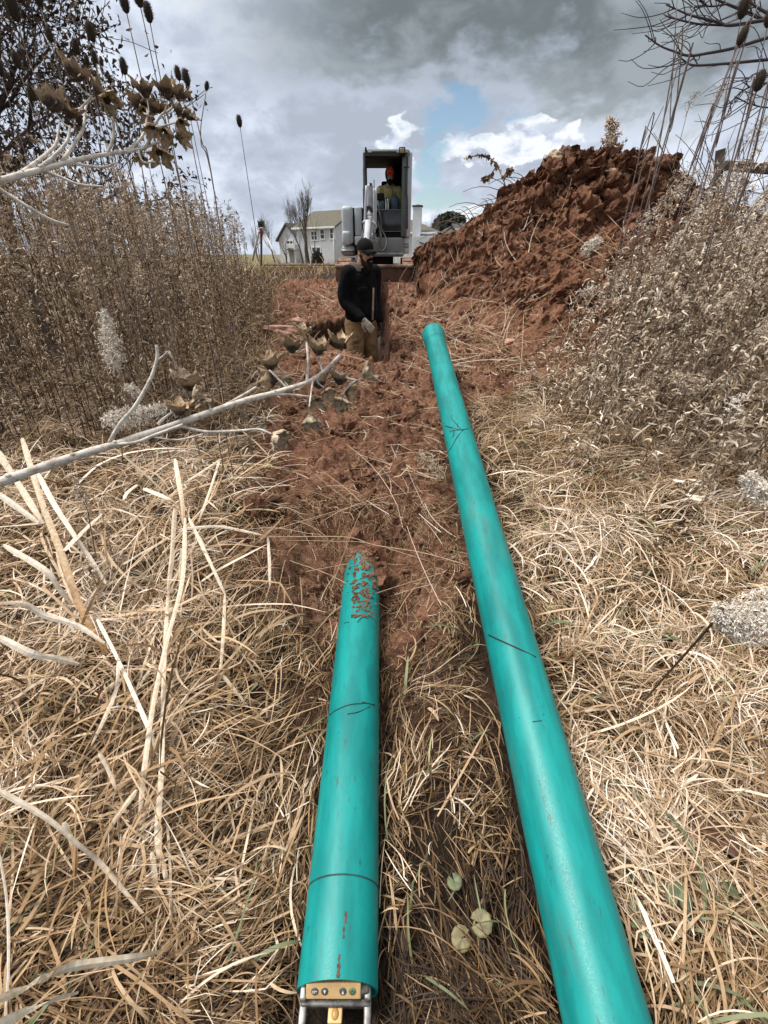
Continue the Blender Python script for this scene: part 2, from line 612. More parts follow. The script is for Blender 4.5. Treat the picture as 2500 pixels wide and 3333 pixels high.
xs = np.concatenate([[-600, -300, -150, -80, -45, -28, -18, -13], np.linspace(-10, -2.3, 70), np.arange(-2.24, 2.7, 0.0165), np.linspace(2.8, 10, 70), [13, 18, 28, 45, 80, 150, 300, 600]])
ys = np.concatenate([[-30, -12, -6, -3, -1.5], np.linspace(-1, 0.2, 20), np.arange(0.25, 7.5, 0.0165), np.arange(7.5, 12, 0.035), np.linspace(12.2, 20, 40), [22, 25, 28, 32, 38, 46, 56, 70, 90, 120, 180, 300, 500, 900]])
X, Y = np.meshgrid(xs, ys)
SM = soil_mask(X, Y)
Zg = H(X, Y)
Zg = Zg + SM * soil_rough(X, Y) + (1 - SM) * 0.02 * fbm(X * 4, Y * 4, 3, 44) * (np.abs(X) < 12) * (Y < 14)
# furrows beside the short pipe and the undercut ledge behind it
led = np.exp(-((Y - 2.40 + 0.10 * fbm(X * 3, X * 0, 2, 71)) / 0.09) ** 2) * np.exp(-((X + 0.25) / 0.75) ** 4)
Zg = Zg - 0.16 * led
slide = sstep(X, -0.9, -0.7) * (1 - sstep(X, 0.0, 0.25)) * sstep(Y, 5.5, 5.8) * (1 - sstep(Y, 9.7, 9.9))
Xw = X + slide * 0.03 * fbm(Y * 5, Zg * 6, 3, 53)
nx, ny = len(xs), len(ys)
idx = np.arange(nx * ny).reshape(ny, nx)
Qg = np.stack([idx[:-1, :-1], idx[:-1, 1:], idx[1:, 1:], idx[1:, :-1]], -1).reshape(-1, 4)
mb = MB().add(np.stack([Xw, Y, Zg], -1).reshape(-1, 3), Qg, None, 0, SM.ravel())
mb.mq[0] = (trench_mask(X, Y).ravel()[Qg].mean(1) > 0.06).astype(int)  # trench faces take the clay with shade in its colour
tag(mb.build('ground', [M_GROUND, M_TRENCH_SHADE]), kind='structure')

# ------------------------------------------------------------------ the heap of dug soil
sil = [(1340, 842), (1383, 812), (1431, 776), (1515, 752), (1600, 692), (1693, 612), (1774, 562), (1850, 536), (1930, 520), (1973, 508), (2060, 520), (2124, 530), (2160, 599), (2238, 645), (2350, 690), (2500, 730), (2800, 830)]
YR = 8.3
sw = np.array([P(a, b_, YR) for a, b_ in sil])


def mound_h(x, y):
    top = np.interp(x, sw[:, 0], sw[:, 2], left=0.6, right=0.8)
    base = H(x, y)
    y0 = np.interp(x, [0.5, 0.85, 1.3, 1.8, 2.6, 4, 7], [8.0, 7.6, 6.7, 6.0, 5.45, 5.0, 4.8])
    y0 = y0 + 0.25 * fbm(x * 1.1, y * 0 + 3, 2, 61)
    s = np.clip((y - y0) / (YR - y0), 0, 1)
    f = 0.80 * s + 0.20 * sstep(s, 0.66, 0.9)
    bk = 1 - np.clip((y - YR) / 2.6, 0, 1) ** 1.4
    lift = top - np.interp(YR, _py, _pz)
    return base + np.maximum(lift, -0.2) * np.where(y <= YR, f, bk) - 0.05 * (s <= 0)


xm = np.arange(0.55, 6.4, 0.0115); ym = np.concatenate([np.arange(4.7, 8.8, 0.0115), np.arange(8.8, 10.6, 0.04)])
XM, YM = np.meshgrid(xm, ym)
ZM0 = mound_h(XM, YM)
above = ZM0 - H(XM, YM)
wet = sstep(above, -0.02, 0.35)
a1, a2, ai = worley(XM * 3.2 + 0.3 * fbm(XM * 4, YM * 4, 2, 5), YM * 3.2, 91)
b1, b2, bi = worley(XM * 8, YM * 8, 97)
c1, c2_, ci = worley(XM * 19, YM * 19, 99)
lum_ = 0.20 * np.clip((a2 - a1) * 1.5, 0, 1) * (ai - 0.2) + 0.10 * np.clip((b2 - b1) * 1.6, 0, 1) * (bi - 0.1) + 0.035 * np.clip((c2_ - c1) * 1.6, 0, 1) * ci + 0.10 * fbm(XM * 2, YM * 2, 5, 77, 0.55)
hgt = sstep(above, 0.9, 1.9)
amp = wet * (0.55 + 0.75 * hgt)
lum_ = 0.7 * lum_ + 0.05 * fbm(XM * 9, YM * 9, 3, 301) + 0.16 * (0.45 - np.abs(fbm(XM * 3.3, YM * 3.3, 5, 311, 0.62))) + 0.05 * (0.4 - np.abs(fbm(XM * 14, YM * 14, 3, 317, 0.6)))
XMd = XM + amp * 0.17 * fbm(YM * 4.5, ZM0 * 5, 4, 201)
YMd = YM - amp * (0.8 * lum_ + 0.14 * fbm(XM * 5, ZM0 * 6, 4, 211))
ZMd = ZM0 + amp * lum_ * 0.9
# an undercut shadow line low on the front, where clods have rolled out
und = np.exp(-((ZM0 - 1.02 - 0.06 * XM) / 0.07) ** 2) * sstep(XM, 1.7, 2.2)
YMd = YMd + 0.16 * und
nxm, nym = len(xm), len(ym)
idm = np.arange(nxm * nym).reshape(nym, nxm)
Qm = np.stack([idm[:-1, :-1], idm[:-1, 1:], idm[1:, 1:], idm[1:, :-1]], -1).reshape(-1, 4)
keep = (above.ravel()[Qm] > -0.03).all(1)
used, inv = np.unique(Qm[keep], return_inverse=True)
Vm = np.stack([XMd, YMd, ZMd], -1).reshape(-1, 3)[used]
tag(MB().add(Vm, inv.reshape(-1, 4)).build('soil_mound', M_HEAP), kind='structure')


def surf(x, y):
    """top of ground or heap"""
    x = np.asarray(x, float); y = np.asarray(y, float)
    z = H(x, y)
    mh = mound_h(x, y)
    ins = (x > 0.6) & (x < 6.5) & (y > 4.75) & (y < 10.5)
    return np.where(ins, np.maximum(z, mh), z)


# ------------------------------------------------------------------ clods and crumbs of clay
rs = np.random.default_rng(4)


def rock(sub, seed, rough=0.35, cuts=5):
    bm = bmesh.new()
    bmesh.ops.create_icosphere(bm, subdivisions=sub, radius=1)
    r = np.random.default_rng(seed)
    V, Q, T = bm_arrays(bm)
    for _ in range(cuts):
        d = norm(r.normal(size=3)); k = r.uniform(0.35, 0.75)
        s = V @ d
        V = V - np.maximum(s - k, 0)[:, None] * d * 0.9
    V = V * (1 + rough * fbm(V[:, 0] * 1.7 + seed, V[:, 1] * 1.7 + V[:, 2] * 1.3, 3, seed))[:, None]
    return V, Q, T


rk1 = [rock(2, i) for i in range(6)]
rk2 = []
for i in range(8):
    V_, Q_, T_ = rock(3, 60 + i, 0.5, 4)
    V_ = V_ * (1 + 0.16 * fbm(V_[:, 0] * 5 + i, V_[:, 1] * 5 + V_[:, 2] * 4, 3, i))[:, None] * (1.2, 1.0, 0.7)
    rk2.append((V_, Q_, T_))
rk0 = [rock(1, 20 + i) for i in range(6)]


def scatter(mb, n, xr, yr, sizes, maskf, lib, seed, sink=0.3):
    r = np.random.default_rng(seed)
    c = 0
    while c < n:
        x, y = r.uniform(*xr), r.uniform(*yr)
        if r.random() > maskf(np.array(x), np.array(y)): continue
        s = sizes[0] * (sizes[1] / sizes[0]) ** (r.random() ** 2.2)
        V, Q, T = lib[r.integers(len(lib))]
        M = rotm(*r.uniform(0, 6.28, 3))
        z = float(surf(x, y)) - s * sink * r.random()
        mb.add((V * (s * r.uniform(0.7, 1.3, 3))) @ M.T + (x, y, z + 0.25 * s), Q, T, 0, r.random())
        c += 1


def mm(x, y): return sstep(mound_h(x, y) - H(x, y), 0.05, 0.5) * (0.35 + 0.65 * sstep(mound_h(x, y) - H(x, y), 0.8, 1.8))


mb = MB()
scatter(mb, 420, (0.8, 5.5), (5.2, 8.7), (0.03, 0.10), mm, rk2, 1, 0.7)
scatter(mb, 5200, (0.7, 5.5), (5.0, 8.7), (0.010, 0.05), lambda x, y: 0.3 + mm(x, y), rk0, 2)
tag(mb.build('clay_crumbs', M_HEAP, smooth=False), 'small broken clods and crumbs of red clay over the soil heap', 'soil', kind='stuff')


def not_trench(x, y):
    return soil_mask(x, y) * (1 - ((x > -1.0) & (x < 0.1) & (y > 5.6) & (y < 9.9)))


mb = MB()
scatter(mb, 1100, (-1.3, 2.2), (1.5, 8.5), (0.012, 0.06), not_trench, rk1, 3, 0.9)
scatter(mb, 3200, (-1.3, 1.8), (1.3, 7.0), (0.004, 0.016), not_trench, rk0, 5)
scatter(mb, 650, (-1.3, 1.8), (1.5, 8.5), (0.02, 0.075), not_trench, rk2, 31, 1.0)
tag(mb.build('soil_crumbs', M_CLAY, smooth=False), 'loose crumbs of red clay scattered over the dug path', 'soil', kind='stuff')

M_PALE = mat('pale_clay', (0.46, 0.27, 0.20), 0.8, (0.30, 0.15, 0.10), 14, bump=0.6, bdist=0.01)
M_TAN = mat('tan_sandstone', (0.42, 0.31, 0.21), 0.8, (0.22, 0.14, 0.09), 10, bump=0.6, bdist=0.01)
M_DCLAY = mat('dark_brown_clay', (0.085, 0.040, 0.024), 0.8, (0.16, 0.085, 0.052), 22, bump=0.9, bdist=0.01)


def chunk(name, p, s, m, label, seed, cat='clod', rz=0.0, group=None):
    V, Q, T = rock(4, seed, 0.3, 7)
    V = V * (1 + 0.06 * fbm(V[:, 0] * 6, V[:, 1] * 6 + V[:, 2] * 5, 3, seed))[:, None]
    o = MB().add(V * np.array(s), Q, T).build(name, m, loc=p)
    o.rotation_euler = (0.1, 0.1, rz)
    tag(o, label, cat, group)
    return o


chunk('rock', P(905, 1066, 6.4) + (0, 0, -0.02), (0.30, 0.17, 0.085), M_PALE, 'large flat pale pink clay slab on the left bank of the trench', 101, 'rock', 0.2)
chunk('rock', P(985, 1040, 6.9) + (0, 0, -0.03), (0.16, 0.12, 0.06), M_PALE, 'smaller pale pink clay slab right beside the large flat one', 106, 'rock', 0.5)
chunk('clay_clod', P(1802, 515, 8.25), (0.16, 0.12, 0.11), M_TAN, 'tan rounded clod on the left shoulder of the soil heap crest', 102)
chunk('clay_clod', P(1838, 505, 8.3), (0.11, 0.10, 0.12), M_DCLAY, 'dark clod beside the tan one on the heap crest', 103)
chunk('clay_clod', P(1993, 500, 8.2), (0.16, 0.13, 0.20), M_DCLAY, 'tall dark clod standing at the very peak of the soil heap, under the dry plume', 104)
chunk('clay_clod', P(2095, 528, 8.15), (0.15, 0.12, 0.12), M_DCLAY, 'dark lumpy clod at the right corner of the heap crest', 105)
chunk('rock', P(1660, 1112, 5.2) + (0, 0, 0.0), (0.085, 0.06, 0.035), M_PALE, 'small pale stone lying on bare soil to the right of the pipe bell', 107, 'rock', 0.1)
chunk('clay_clod', Pg(2318, 2705, 0.965), (0.055, 0.115, 0.032), M_DCLAY, 'flat dark brown clod lying on pale straw right of the long pipe', 108, rz=0.62)
chunk('rock', P(2010, 560, 7.9), (0.20, 0.05, 0.05), M_TAN, 'long tan slab of dried turf sticking out below the heap peak', 109, 'rock', -0.1)

# ================================================================== THE PIPES
def pipe_mat(name, seed):
    m, n, b = new_mat(name)
    co = n.n('ShaderNodeTexCoord').outputs['Object']
    mp = n.n('ShaderNodeMapping'); n.put(mp.inputs[0], co)
    mp.inputs['Scale'].default_value = (1, 0.22, 1); mp.inputs['Location'].default_value = (seed, 0, 0)
    st = mp.outputs[0]
    f = n.noise(st, 14, 7, 0.6)
    f2 = n.noise(co, 55, 5, 0.7, 0, (seed, 2, 1))
    c = n.mix(n.ss(f, 0.35, 0.65), (0.001, 0.185, 0.180), (0.002, 0.275, 0.262))
    spk = n.ss(n.m('ADD', n.m('MULTIPLY', n.noise(st, 30, 4, 0.7), 0.6), n.m('MULTIPLY', f2, 0.4)), 0.60, 0.68)
    c = n.mix(n.m('MULTIPLY', spk, 0.8), c, (0.010, 0.075, 0.070))
    mud = n.ss(n.noise(st, 5, 8, 0.72, 0.3, (seed * 2, 3, 3)), 0.56, 0.72)
    c = n.mix(n.m('MULTIPLY', mud, 0.30), c, (0.13, 0.15, 0.115))
    blt = n.ss(n.noise(co, 24, 8, 0.75, 0.2, (seed * 3, 1, 8)), 0.63, 0.70)
    c = n.mix(n.m('MULTIPLY', blt, 0.55), c, (0.012, 0.055, 0.052))
    scr = n.ss(n.noise(st, 70, 3, 0.6, 0.4, (4, seed, 9)), 0.64, 0.70)
    c = n.mix(n.m('MULTIPLY', scr, 0.5), c, (0.06, 0.05, 0.04))
    n.put(b.inputs['Base Color'], c)
    b.inputs['Specular IOR Level'].default_value = 0.40
    n.put(b.inputs['Roughness'], n.ss(n.noise(co, 220, 3, 0.7), 0.3, 0.7, 0.36, 0.52))
    add_bump(n, b, n.m('ADD', n.noise(co, 260, 4, 0.7), n.m('MULTIPLY', f, 0.6)), 0.16, 0.002)
    return m


M_PIPE_A, M_PIPE_B = pipe_mat('green_plastic', 1.0), pipe_mat('green_plastic_worn', 6.0)
M_RING = mat('groove_grime', (0.012, 0.085, 0.085), 0.6, (0.02, 0.03, 0.03), 60)
M_EDGE = mat('green_plastic_cut_edge', (0.04, 0.42, 0.37), 0.45)
M_STAIN = mat('brown_stain', (0.13, 0.075, 0.05), 0.7, (0.05, 0.03, 0.02), 80, bump=0.4)


def along(a, b):
    """frame whose Y axis runs from a to b"""
    y = norm(np.asarray(b) - np.asarray(a)); x = norm(np.cross(y, (0, 0, 1))); z = np.cross(x, y)
    M = np.eye(4); M[:3, 0], M[:3, 1], M[:3, 2], M[:3, 3] = x, y, z, a
    return Matrix(M.tolist())


def shell(prof, n=72, wall=0.007, rag=None, caps=(True, True)):
    """pipe along Y from (r, y) pairs, with real wall thickness; rag pulls the far end about"""
    prof = np.asarray(prof, float)
    full = np.concatenate([prof, (prof - (wall, 0))[::-1], prof[:1]])
    a = np.arange(n) * 2 * PI / n
    S = len(full)
    V = np.stack([full[:, 0, None] * np.sin(a), np.repeat(full[:, 1, None], n, 1), full[:, 0, None] * np.cos(a)], -1)
    if rag is not None:
        V[..., 1] += rag(np.repeat(a[None], S, 0), V[..., 1])
    Q = [(i * n + k, (i + 1) * n + k, (i + 1) * n + (k + 1) % n, i * n + (k + 1) % n) for i in range(S - 1) for k in range(n)]
    return V.reshape(-1, 3), Q, None


# long pipe lying up the slope
LA, LB = Pz(1975, 3333, 0.115), P(1410, 1087, 5.2)
LA = LA - norm(LB - LA) * 0.55
Lr = np.linalg.norm(LB - LA)
pr = empty('sewer_pipe'); pr.matrix_world = along(LA, LB)
tag(pr, 'long green plastic sewer pipe lying up the slope, bell end at the top', 'pipe')
ysb = np.linspace(0, Lr - 0.30, 60)
prof = [(PR + 0.0004 * math.sin(7 * y), y) for y in ysb]
MB().add_xf(shell(prof)).build('barrel', M_PIPE_A, pr)
bellp = [(PR + 0.0005, Lr - 0.30), (PR + 0.001, Lr - 0.27), (PR + 0.006, Lr - 0.235), (PR + 0.013, Lr - 0.205), (PR + 0.0150, Lr - 0.18), (PR + 0.0150, Lr - 0.075), (PR + 0.019, Lr - 0.065), (PR + 0.0195, Lr - 0.035), (PR + 0.0155, Lr - 0.026), (PR + 0.015, Lr)]
MB().add_xf(shell(bellp)).build('bell', M_PIPE_A, pr)

# short pipe, far end torn and buried
pl = empty('sewer_pipe'); pl.matrix_world = along(PL0, PL1)
tag(pl, 'short green plastic pipe with torn buried far end and laser in its near end', 'pipe')
Ls = np.linalg.norm(PL1 - PL0)


def torn(a, y):
    k = sstep(y, Ls - 0.22, Ls)
    jag = 0.10 * np.sin(a * 2 + 0.6) - 0.17 * sstep(np.cos(a - 0.95), 0.25, 0.8) + 0.035 * np.sin(a * 7 + 1) + 0.02 * np.sin(a * 17)
    return k * (jag - 0.02)


MB().add_xf(shell([(PR, y) for y in np.linspace(0.0, Ls, 90)], 96, 0.008, torn)).build('barrel', M_PIPE_B, pl)
MB().add_xf(shell([(PR + 0.0012, 0.210), (PR + 0.0012, 0.2145)], 72, 0.003)).build('depth_groove', M_RING, pl)
mb = MB()
for a0, a1, y0, y1 in ((0.03, 0.105, 0.002, 0.028), (0.045, 0.085, 0.028, 0.045), (0.12, 0.16, 0.075, 0.10), (0.14, 0.20, 0.105, 0.13)):
    aa = np.linspace(a0, a1, 6); yy = np.linspace(y0, y1, 6)
    A, B = np.meshgrid(aa, yy); A = A + 0.012 * np.sin(B * 400 + A * 50)
    rr = PR + 0.0009
    V = np.stack([rr * np.sin(A), B, rr * np.cos(A)], -1).reshape(-1, 3)
    mb.add(V, [(i * 6 + j, i * 6 + j + 1, i * 6 + j + 7, i * 6 + j + 6) for i in range(5) for j in range(5)])
mb.build('scrape_mark', M_STAIN, pl)
# clay that has fallen on the torn end
mb = MB(); r = np.random.default_rng(12)
for i in range(900):
    y = Ls + 0.02 - 0.62 * r.random() ** 1.9
    sp_ = 0.62 * (1 - 0.5 * (Ls - y) / 0.7)
    a = float(np.clip(r.normal(0.20, 0.62 * sp_ + 0.10), -0.9, 1.3))
    s = 0.0018 + 0.013 * r.random() ** 3.5
    V, Q, T = rk0[i % 6]
    q = np.array(pl.matrix_world @ Vector((PR * math.sin(a), y, PR * math.cos(a) + 0.2 * s)))
    mb.add((V * (s * r.uniform(0.6, 1.4), s * r.uniform(0.7, 2.0), s * 0.55)) @ rotm(0, 0, r.uniform(0, 6)).T + q, Q, T)
tag(mb.build('fallen_clay', M_CLAY, smooth=False), 'red clay crumbs fallen on the torn far end of the short pipe', 'soil', kind='stuff')

chunk('clay_clod', Pz(1232, 1878, 0.10), (0.075, 0.11, 0.06), M_CLAY, 'red clay lump slumped against the right side of the torn pipe end', 110)
chunk('clay_clod', Pz(1195, 1842, 0.13), (0.10, 0.05, 0.05), M_CLAY, 'red clay lump covering the very tip of the torn pipe end', 111)

# ------------------------------------------------------------------ the pipe laser
M_ALU = mat('cast_aluminium', (0.33, 0.33, 0.32), 0.48, (0.16, 0.15, 0.14), 30, metal=0.75, bump=0.1)
M_ALU_D = mat('dirty_casting', (0.13, 0.125, 0.12), 0.5, (0.05, 0.045, 0.04), 40, metal=0.4, bump=0.15)
M_PANEL = mat('buff_panel', (0.66, 0.44, 0.20), 0.5, (0.56, 0.37, 0.17), 30)
M_KEY = mat('grey_key', (0.075, 0.078, 0.080), 0.5)
M_KEYG = mat('green_key', (0.12, 0.20, 0.11), 0.5)
M_WHITE = mat('white_legend', (0.75, 0.74, 0.70), 0.5)
M_KNOB = mat('ochre_knob', (0.42, 0.24, 0.07), 0.45)
M_BLACK = mat('black_plastic', (0.012, 0.012, 0.013), 0.45)
ls = empty('pipe_laser', (PL0[0] + 0.002, PL0[1], 0.0))
tag(ls, 'aluminium pipe laser with buff button panel, sitting in the near end of the short pipe', 'laser')
ax_z = PL0[2]
# panel: slightly above the axis, leaning back, just outside the rim
pan_c = np.array((-0.008, -0.006, 0.146)); pan_t = rotm(R(57), 0, 0)
th = np.linspace(0, 1, 2)
V, Q, T = tube([(0, 0.022, ax_z - 0.008), (0, 0.30, ax_z - 0.008)], 0.079, 32)
mb = MB().add(V, Q, T)
mb.add_xf(rbox((0, 0.012, 0.118), (0.165, 0.05, 0.055), 0.008, 2))
mb.add_xf(rbox((-0.004, -0.018, 0.098), (0.176, 0.022, 0.030), 0.004, 2))
mb.build('body', M_ALU_D, ls)
MB().add_xf(rbox(pan_c, (0.139, 0.040, 0.010), 0.004, 3, pan_t)).build('control_panel', M_PANEL, ls)


def onpan(u, v, h): return pan_c + pan_t @ np.array((u, v, h))


def text_mesh(s, size, depth=0.0004):
    cu = bpy.data.curves.new('legend', 'FONT'); cu.body = s; cu.size = size; cu.extrude = depth
    cu.align_x = 'CENTER'; cu.align_y = 'CENTER'
    o = bpy.data.objects.new('legend', cu); COL.objects.link(o)
    me = bpy.data.meshes.new_from_object(o.evaluated_get(bpy.context.evaluated_depsgraph_get()))
    bpy.data.objects.remove(o, do_unlink=True); bpy.data.curves.remove(cu)
    return me


def tri_prism(c, w, h, up):
    s = 1 if up else -1
    a = [(-w / 2, -h / 2 * s), (w / 2, -h / 2 * s), (0, h / 2 * s)]
    V = [(x, y, z) for z in (0, 0.0006) for x, y in a]
    return np.array(V) + c, [(0, 1, 4, 3), (1, 2, 5, 4), (2, 0, 3, 5)], [(3, 4, 5), (2, 1, 0)]


for u, km, leg in ((-0.047, M_KEY, 'SET'), (-0.022, M_KEY, 'dn'), (0.024, M_KEY, 'up'), (0.048, M_KEYG, 'pw')):
    kb = empty('button', onpan(u, 0.001, 0.005)); kb.parent = ls; kb.rotation_euler = (R(57), 0, 0)
    V, Q, T = lathe([(0, 0.0022), (0.0072, 0.0020), (0.0090, 0.0010), (0.0094, 0), (0.0094, -0.002)], 28)
    MB().add(V, Q, T).build('key', km, kb)
    if leg == 'SET':
        link('legend', text_mesh('SET', 0.0078), M_WHITE, kb, (0, 0, 0.0026))
    elif leg in ('dn', 'up'):
        MB().add_xf(tri_prism((0, 0, 0.0022), 0.0064, 0.0085, leg == 'up')).build('legend', M_WHITE, kb, smooth=False)
    else:
        aa = np.linspace(0.6, 2 * PI - 0.6, 20)
        V, Q, T = tube(np.stack([0.0042 * np.sin(aa), 0.0042 * np.cos(aa), 0 * aa + 0.0024], 1), 0.0006, 5)
        MB().add(V, Q, T).add_xf(box((0, 0.0035, 0.0024), (0.0012, 0.005, 0.001))).build('legend', M_KEY, kb)
mb = MB()
for x in (-0.086, 0.078):
    mb.add_xf(rbox((x, -0.062, 0.098), (0.019, 0.115, 0.022), 0.006, 3))
    mb.add_xf(rbox((x, 0.0, 0.112), (0.017, 0.045, 0.050), 0.005, 2))
mb.add_xf(rbox((-0.004, -0.066, 0.090), (0.150, 0.020, 0.020), 0.006, 3))
mb.build('carry_frame', M_ALU, ls)
for x in (-0.080, -0.052, -0.024, 0.004, 0.032, 0.066):
    V, Q, T = lathe([(0, 0.002), (0.0022, 0.0016), (0.003, 0)], 12)
    MB().add(V + (x, -0.018, 0.1135), Q, T).build('screw', M_ALU, ls)
MB().add_xf(rbox((-0.004, -0.040, 0.092), (0.036, 0.030, 0.016), 0.004, 3)).build('latch_plate', M_PANEL, ls)
MB().add_xf(ell((-0.004, -0.039, 0.100), (0.0095, 0.0115, 0.006))).build('knob', M_KNOB, ls)

# ================================================================== THE EXCAVATOR
def z1(x, y): return 1000 + x / 3.318, 420 + y / 3.318


M_GREY = mat('grey_paint', (0.50, 0.56, 0.59), 0.42, (0.42, 0.47, 0.495), 3.0)
M_GREY_D = mat('grey_paint_dull', (0.20, 0.225, 0.235), 0.5, (0.12, 0.125, 0.12), 4.0)
M_GREY_L = mat('pale_boom_paint', (0.48, 0.51, 0.55), 0.45, (0.36, 0.38, 0.41), 6.0)
M_CAB = mat('dark_cab_frame', (0.10, 0.125, 0.12), 0.5, (0.07, 0.085, 0.08), 5.0)
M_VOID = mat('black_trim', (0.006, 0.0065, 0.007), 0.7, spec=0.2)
M_STEEL = mat('bright_steel', (0.70, 0.71, 0.72), 0.25, metal=0.9)
M_HOSE = mat('rubber_hose', (0.018, 0.018, 0.019), 0.5)
M_MUDTR = mat('clay_caked_rubber', (0.42, 0.26, 0.19), 0.85, (0.16, 0.09, 0.06), 9, bump=0.8, bdist=0.02, lo=0.45, hi=0.6)
M_BLADE = mat('worn_blade_steel', (0.36, 0.29, 0.22), 0.6, (0.14, 0.07, 0.045), 5, bump=0.4)
M_BLADE2 = mat('muddy_blade_face', (0.10, 0.055, 0.038), 0.8, (0.19, 0.10, 0.065), 6, bump=0.6, bdist=0.01)
M_LAMP = mat('lamp_lens', (0.30, 0.24, 0.17), 0.3)
M_GLASS_D = mat('dark_glass', (0.020, 0.024, 0.026), 0.12, (0.035, 0.04, 0.042), 3)
EX = np.array((-0.15, 11.0, 1.24))
ex = empty('excavator', EX)
tag(ex, 'grey compact excavator with open cab facing the camera at the head of the trench', 'excavator')


def pb(x0, y0, x1, y1, D, depth, bev=0.02, seg=2):
    a, b = P(*z1(x0, y0), D), P(*z1(x1, y1), D)
    c = (a + b) / 2 - EX; c[1] += depth / 2
    return rbox(c, (abs(b[0] - a[0]), depth, abs(a[2] - b[2])), bev, seg)


def pz(x, y, D): return P(*z1(x, y), D) - EX


def tb(pts, r, n=8, k=14):
    return tube(spline([pz(*p) for p in pts], k), r, n)


def part(name, m, *prims, parent=ex, smooth=True):
    mb_ = MB()
    for p in prims: mb_.add_xf(p)
    return mb_.build(name, m, parent, smooth=smooth)


cover = part('engine_cover', M_GREY, pb(362, 825, 500, 1250, 10.85, 1.3, 0.09, 4), pb(372, 1100, 470, 1252, 10.80, 0.3, 0.05))
part('side_cover', M_GREY, pb(508, 838, 598, 1152, 10.9, 1.2, 0.025), pb(512, 1158, 600, 1256, 10.86, 1.2, 0.02))
part('cover_gap', M_VOID, pb(480, 850, 610, 1300, 11.0, 1.0, 0.01), pb(515, 1262, 610, 1350, 10.95, 1.0, 0.01))
part('skirt', M_GREY_D, pb(360, 1256, 520, 1372, 10.8, 1.5, 0.10, 4))
part('front_deck', M_GREY_D, pb(600, 1166, 1046, 1372, 10.78, 1.5, 0.05, 3), pb(600, 1335, 1040, 1380, 10.74, 0.4, 0.03))
sdk = part('side_panel', M_GREY, pb(1044, 1170, 1100, 1345, 10.82, 1.4, 0.03))
for y in (1238, 1248, 1268, 1278):
    part('louver', M_VOID, pb(1050, y, 1096, y + 4, 10.815, 0.02, 0.001), parent=sdk)
cab = empty('cab', (0, 0, 0)); cab.parent = ex
part('roof', M_CAB, pb(598, 213, 1112, 292, 10.75, 1.35, 0.06, 3), pb(690, 228, 965, 254, 10.70, 0.08, 0.015), parent=cab)
part('pillar', M_CAB, pb(600, 250, 640, 1165, 10.76, 0.09, 0.02), parent=cab)
part('pillar', M_CAB, pb(1028, 250, 1072, 1165, 10.76, 0.10, 0.02), parent=cab)
part('pillar', M_GREY, pb(1072, 240, 1114, 1168, 10.78, 1.25, 0.03), parent=cab)
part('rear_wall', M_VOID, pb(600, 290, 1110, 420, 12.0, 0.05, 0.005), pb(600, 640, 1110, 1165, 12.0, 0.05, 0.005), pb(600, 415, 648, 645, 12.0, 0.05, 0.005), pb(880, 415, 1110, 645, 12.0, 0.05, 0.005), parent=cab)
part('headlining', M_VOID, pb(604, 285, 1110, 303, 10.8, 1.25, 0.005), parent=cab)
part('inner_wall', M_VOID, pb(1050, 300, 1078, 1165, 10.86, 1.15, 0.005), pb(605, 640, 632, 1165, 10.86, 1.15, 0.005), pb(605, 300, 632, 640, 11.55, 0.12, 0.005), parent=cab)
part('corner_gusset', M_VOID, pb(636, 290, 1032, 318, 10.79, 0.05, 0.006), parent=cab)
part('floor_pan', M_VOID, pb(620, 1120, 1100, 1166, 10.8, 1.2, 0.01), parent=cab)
part('lower_windscreen', M_GLASS_D, pb(765, 872, 1040, 1108, 10.80, 0.02, 0.004), parent=cab)
part('windscreen_rail', M_CAB, pb(760, 866, 1050, 878, 10.785, 0.03, 0.004), pb(770, 1103, 1062, 1111, 10.775, 0.03, 0.004), pb(1018, 872, 1036, 1110, 10.785, 0.03, 0.004), parent=cab)
seat = empty('seat', (0, 0, 0)); seat.parent = ex
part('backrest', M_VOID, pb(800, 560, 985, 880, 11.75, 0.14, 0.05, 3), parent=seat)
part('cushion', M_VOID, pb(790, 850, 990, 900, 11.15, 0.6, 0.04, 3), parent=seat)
hl = part('headlight', M_VOID, pb(992, 190, 1060, 292, 10.62, 0.10, 0.025, 3))
part('lens', M_LAMP, pb(1002, 204, 1050, 258, 10.605, 0.03, 0.012), parent=hl)
part('mirror', M_VOID, pb(622, 193, 642, 250, 10.72, 0.05, 0.012))
part('monitor', M_VOID, pb(756, 690, 832, 772, 10.92, 0.05, 0.012))
for x in (850, 873):
    part('control_lever', M_STEEL, tb([(x, 870, 10.86), (x + 1, 815, 10.9), (x - 2, 750, 10.95)], 0.011, 6))
part('handrail', M_HOSE, tb([(1100, 265, 10.72), (1082, 300, 10.66), (1080, 405, 10.66), (1066, 480, 10.66), (1066, 640, 10.66), (1080, 760, 10.66), (1080, 1080, 10.66)], 0.016, 6, 24), pb(1040, 402, 1102, 416, 10.68, 0.05, 0.005))
part('wiper', M_HOSE, tb([(790, 880, 10.76), (800, 905, 10.76), (770, 940, 10.74)], 0.008, 5))
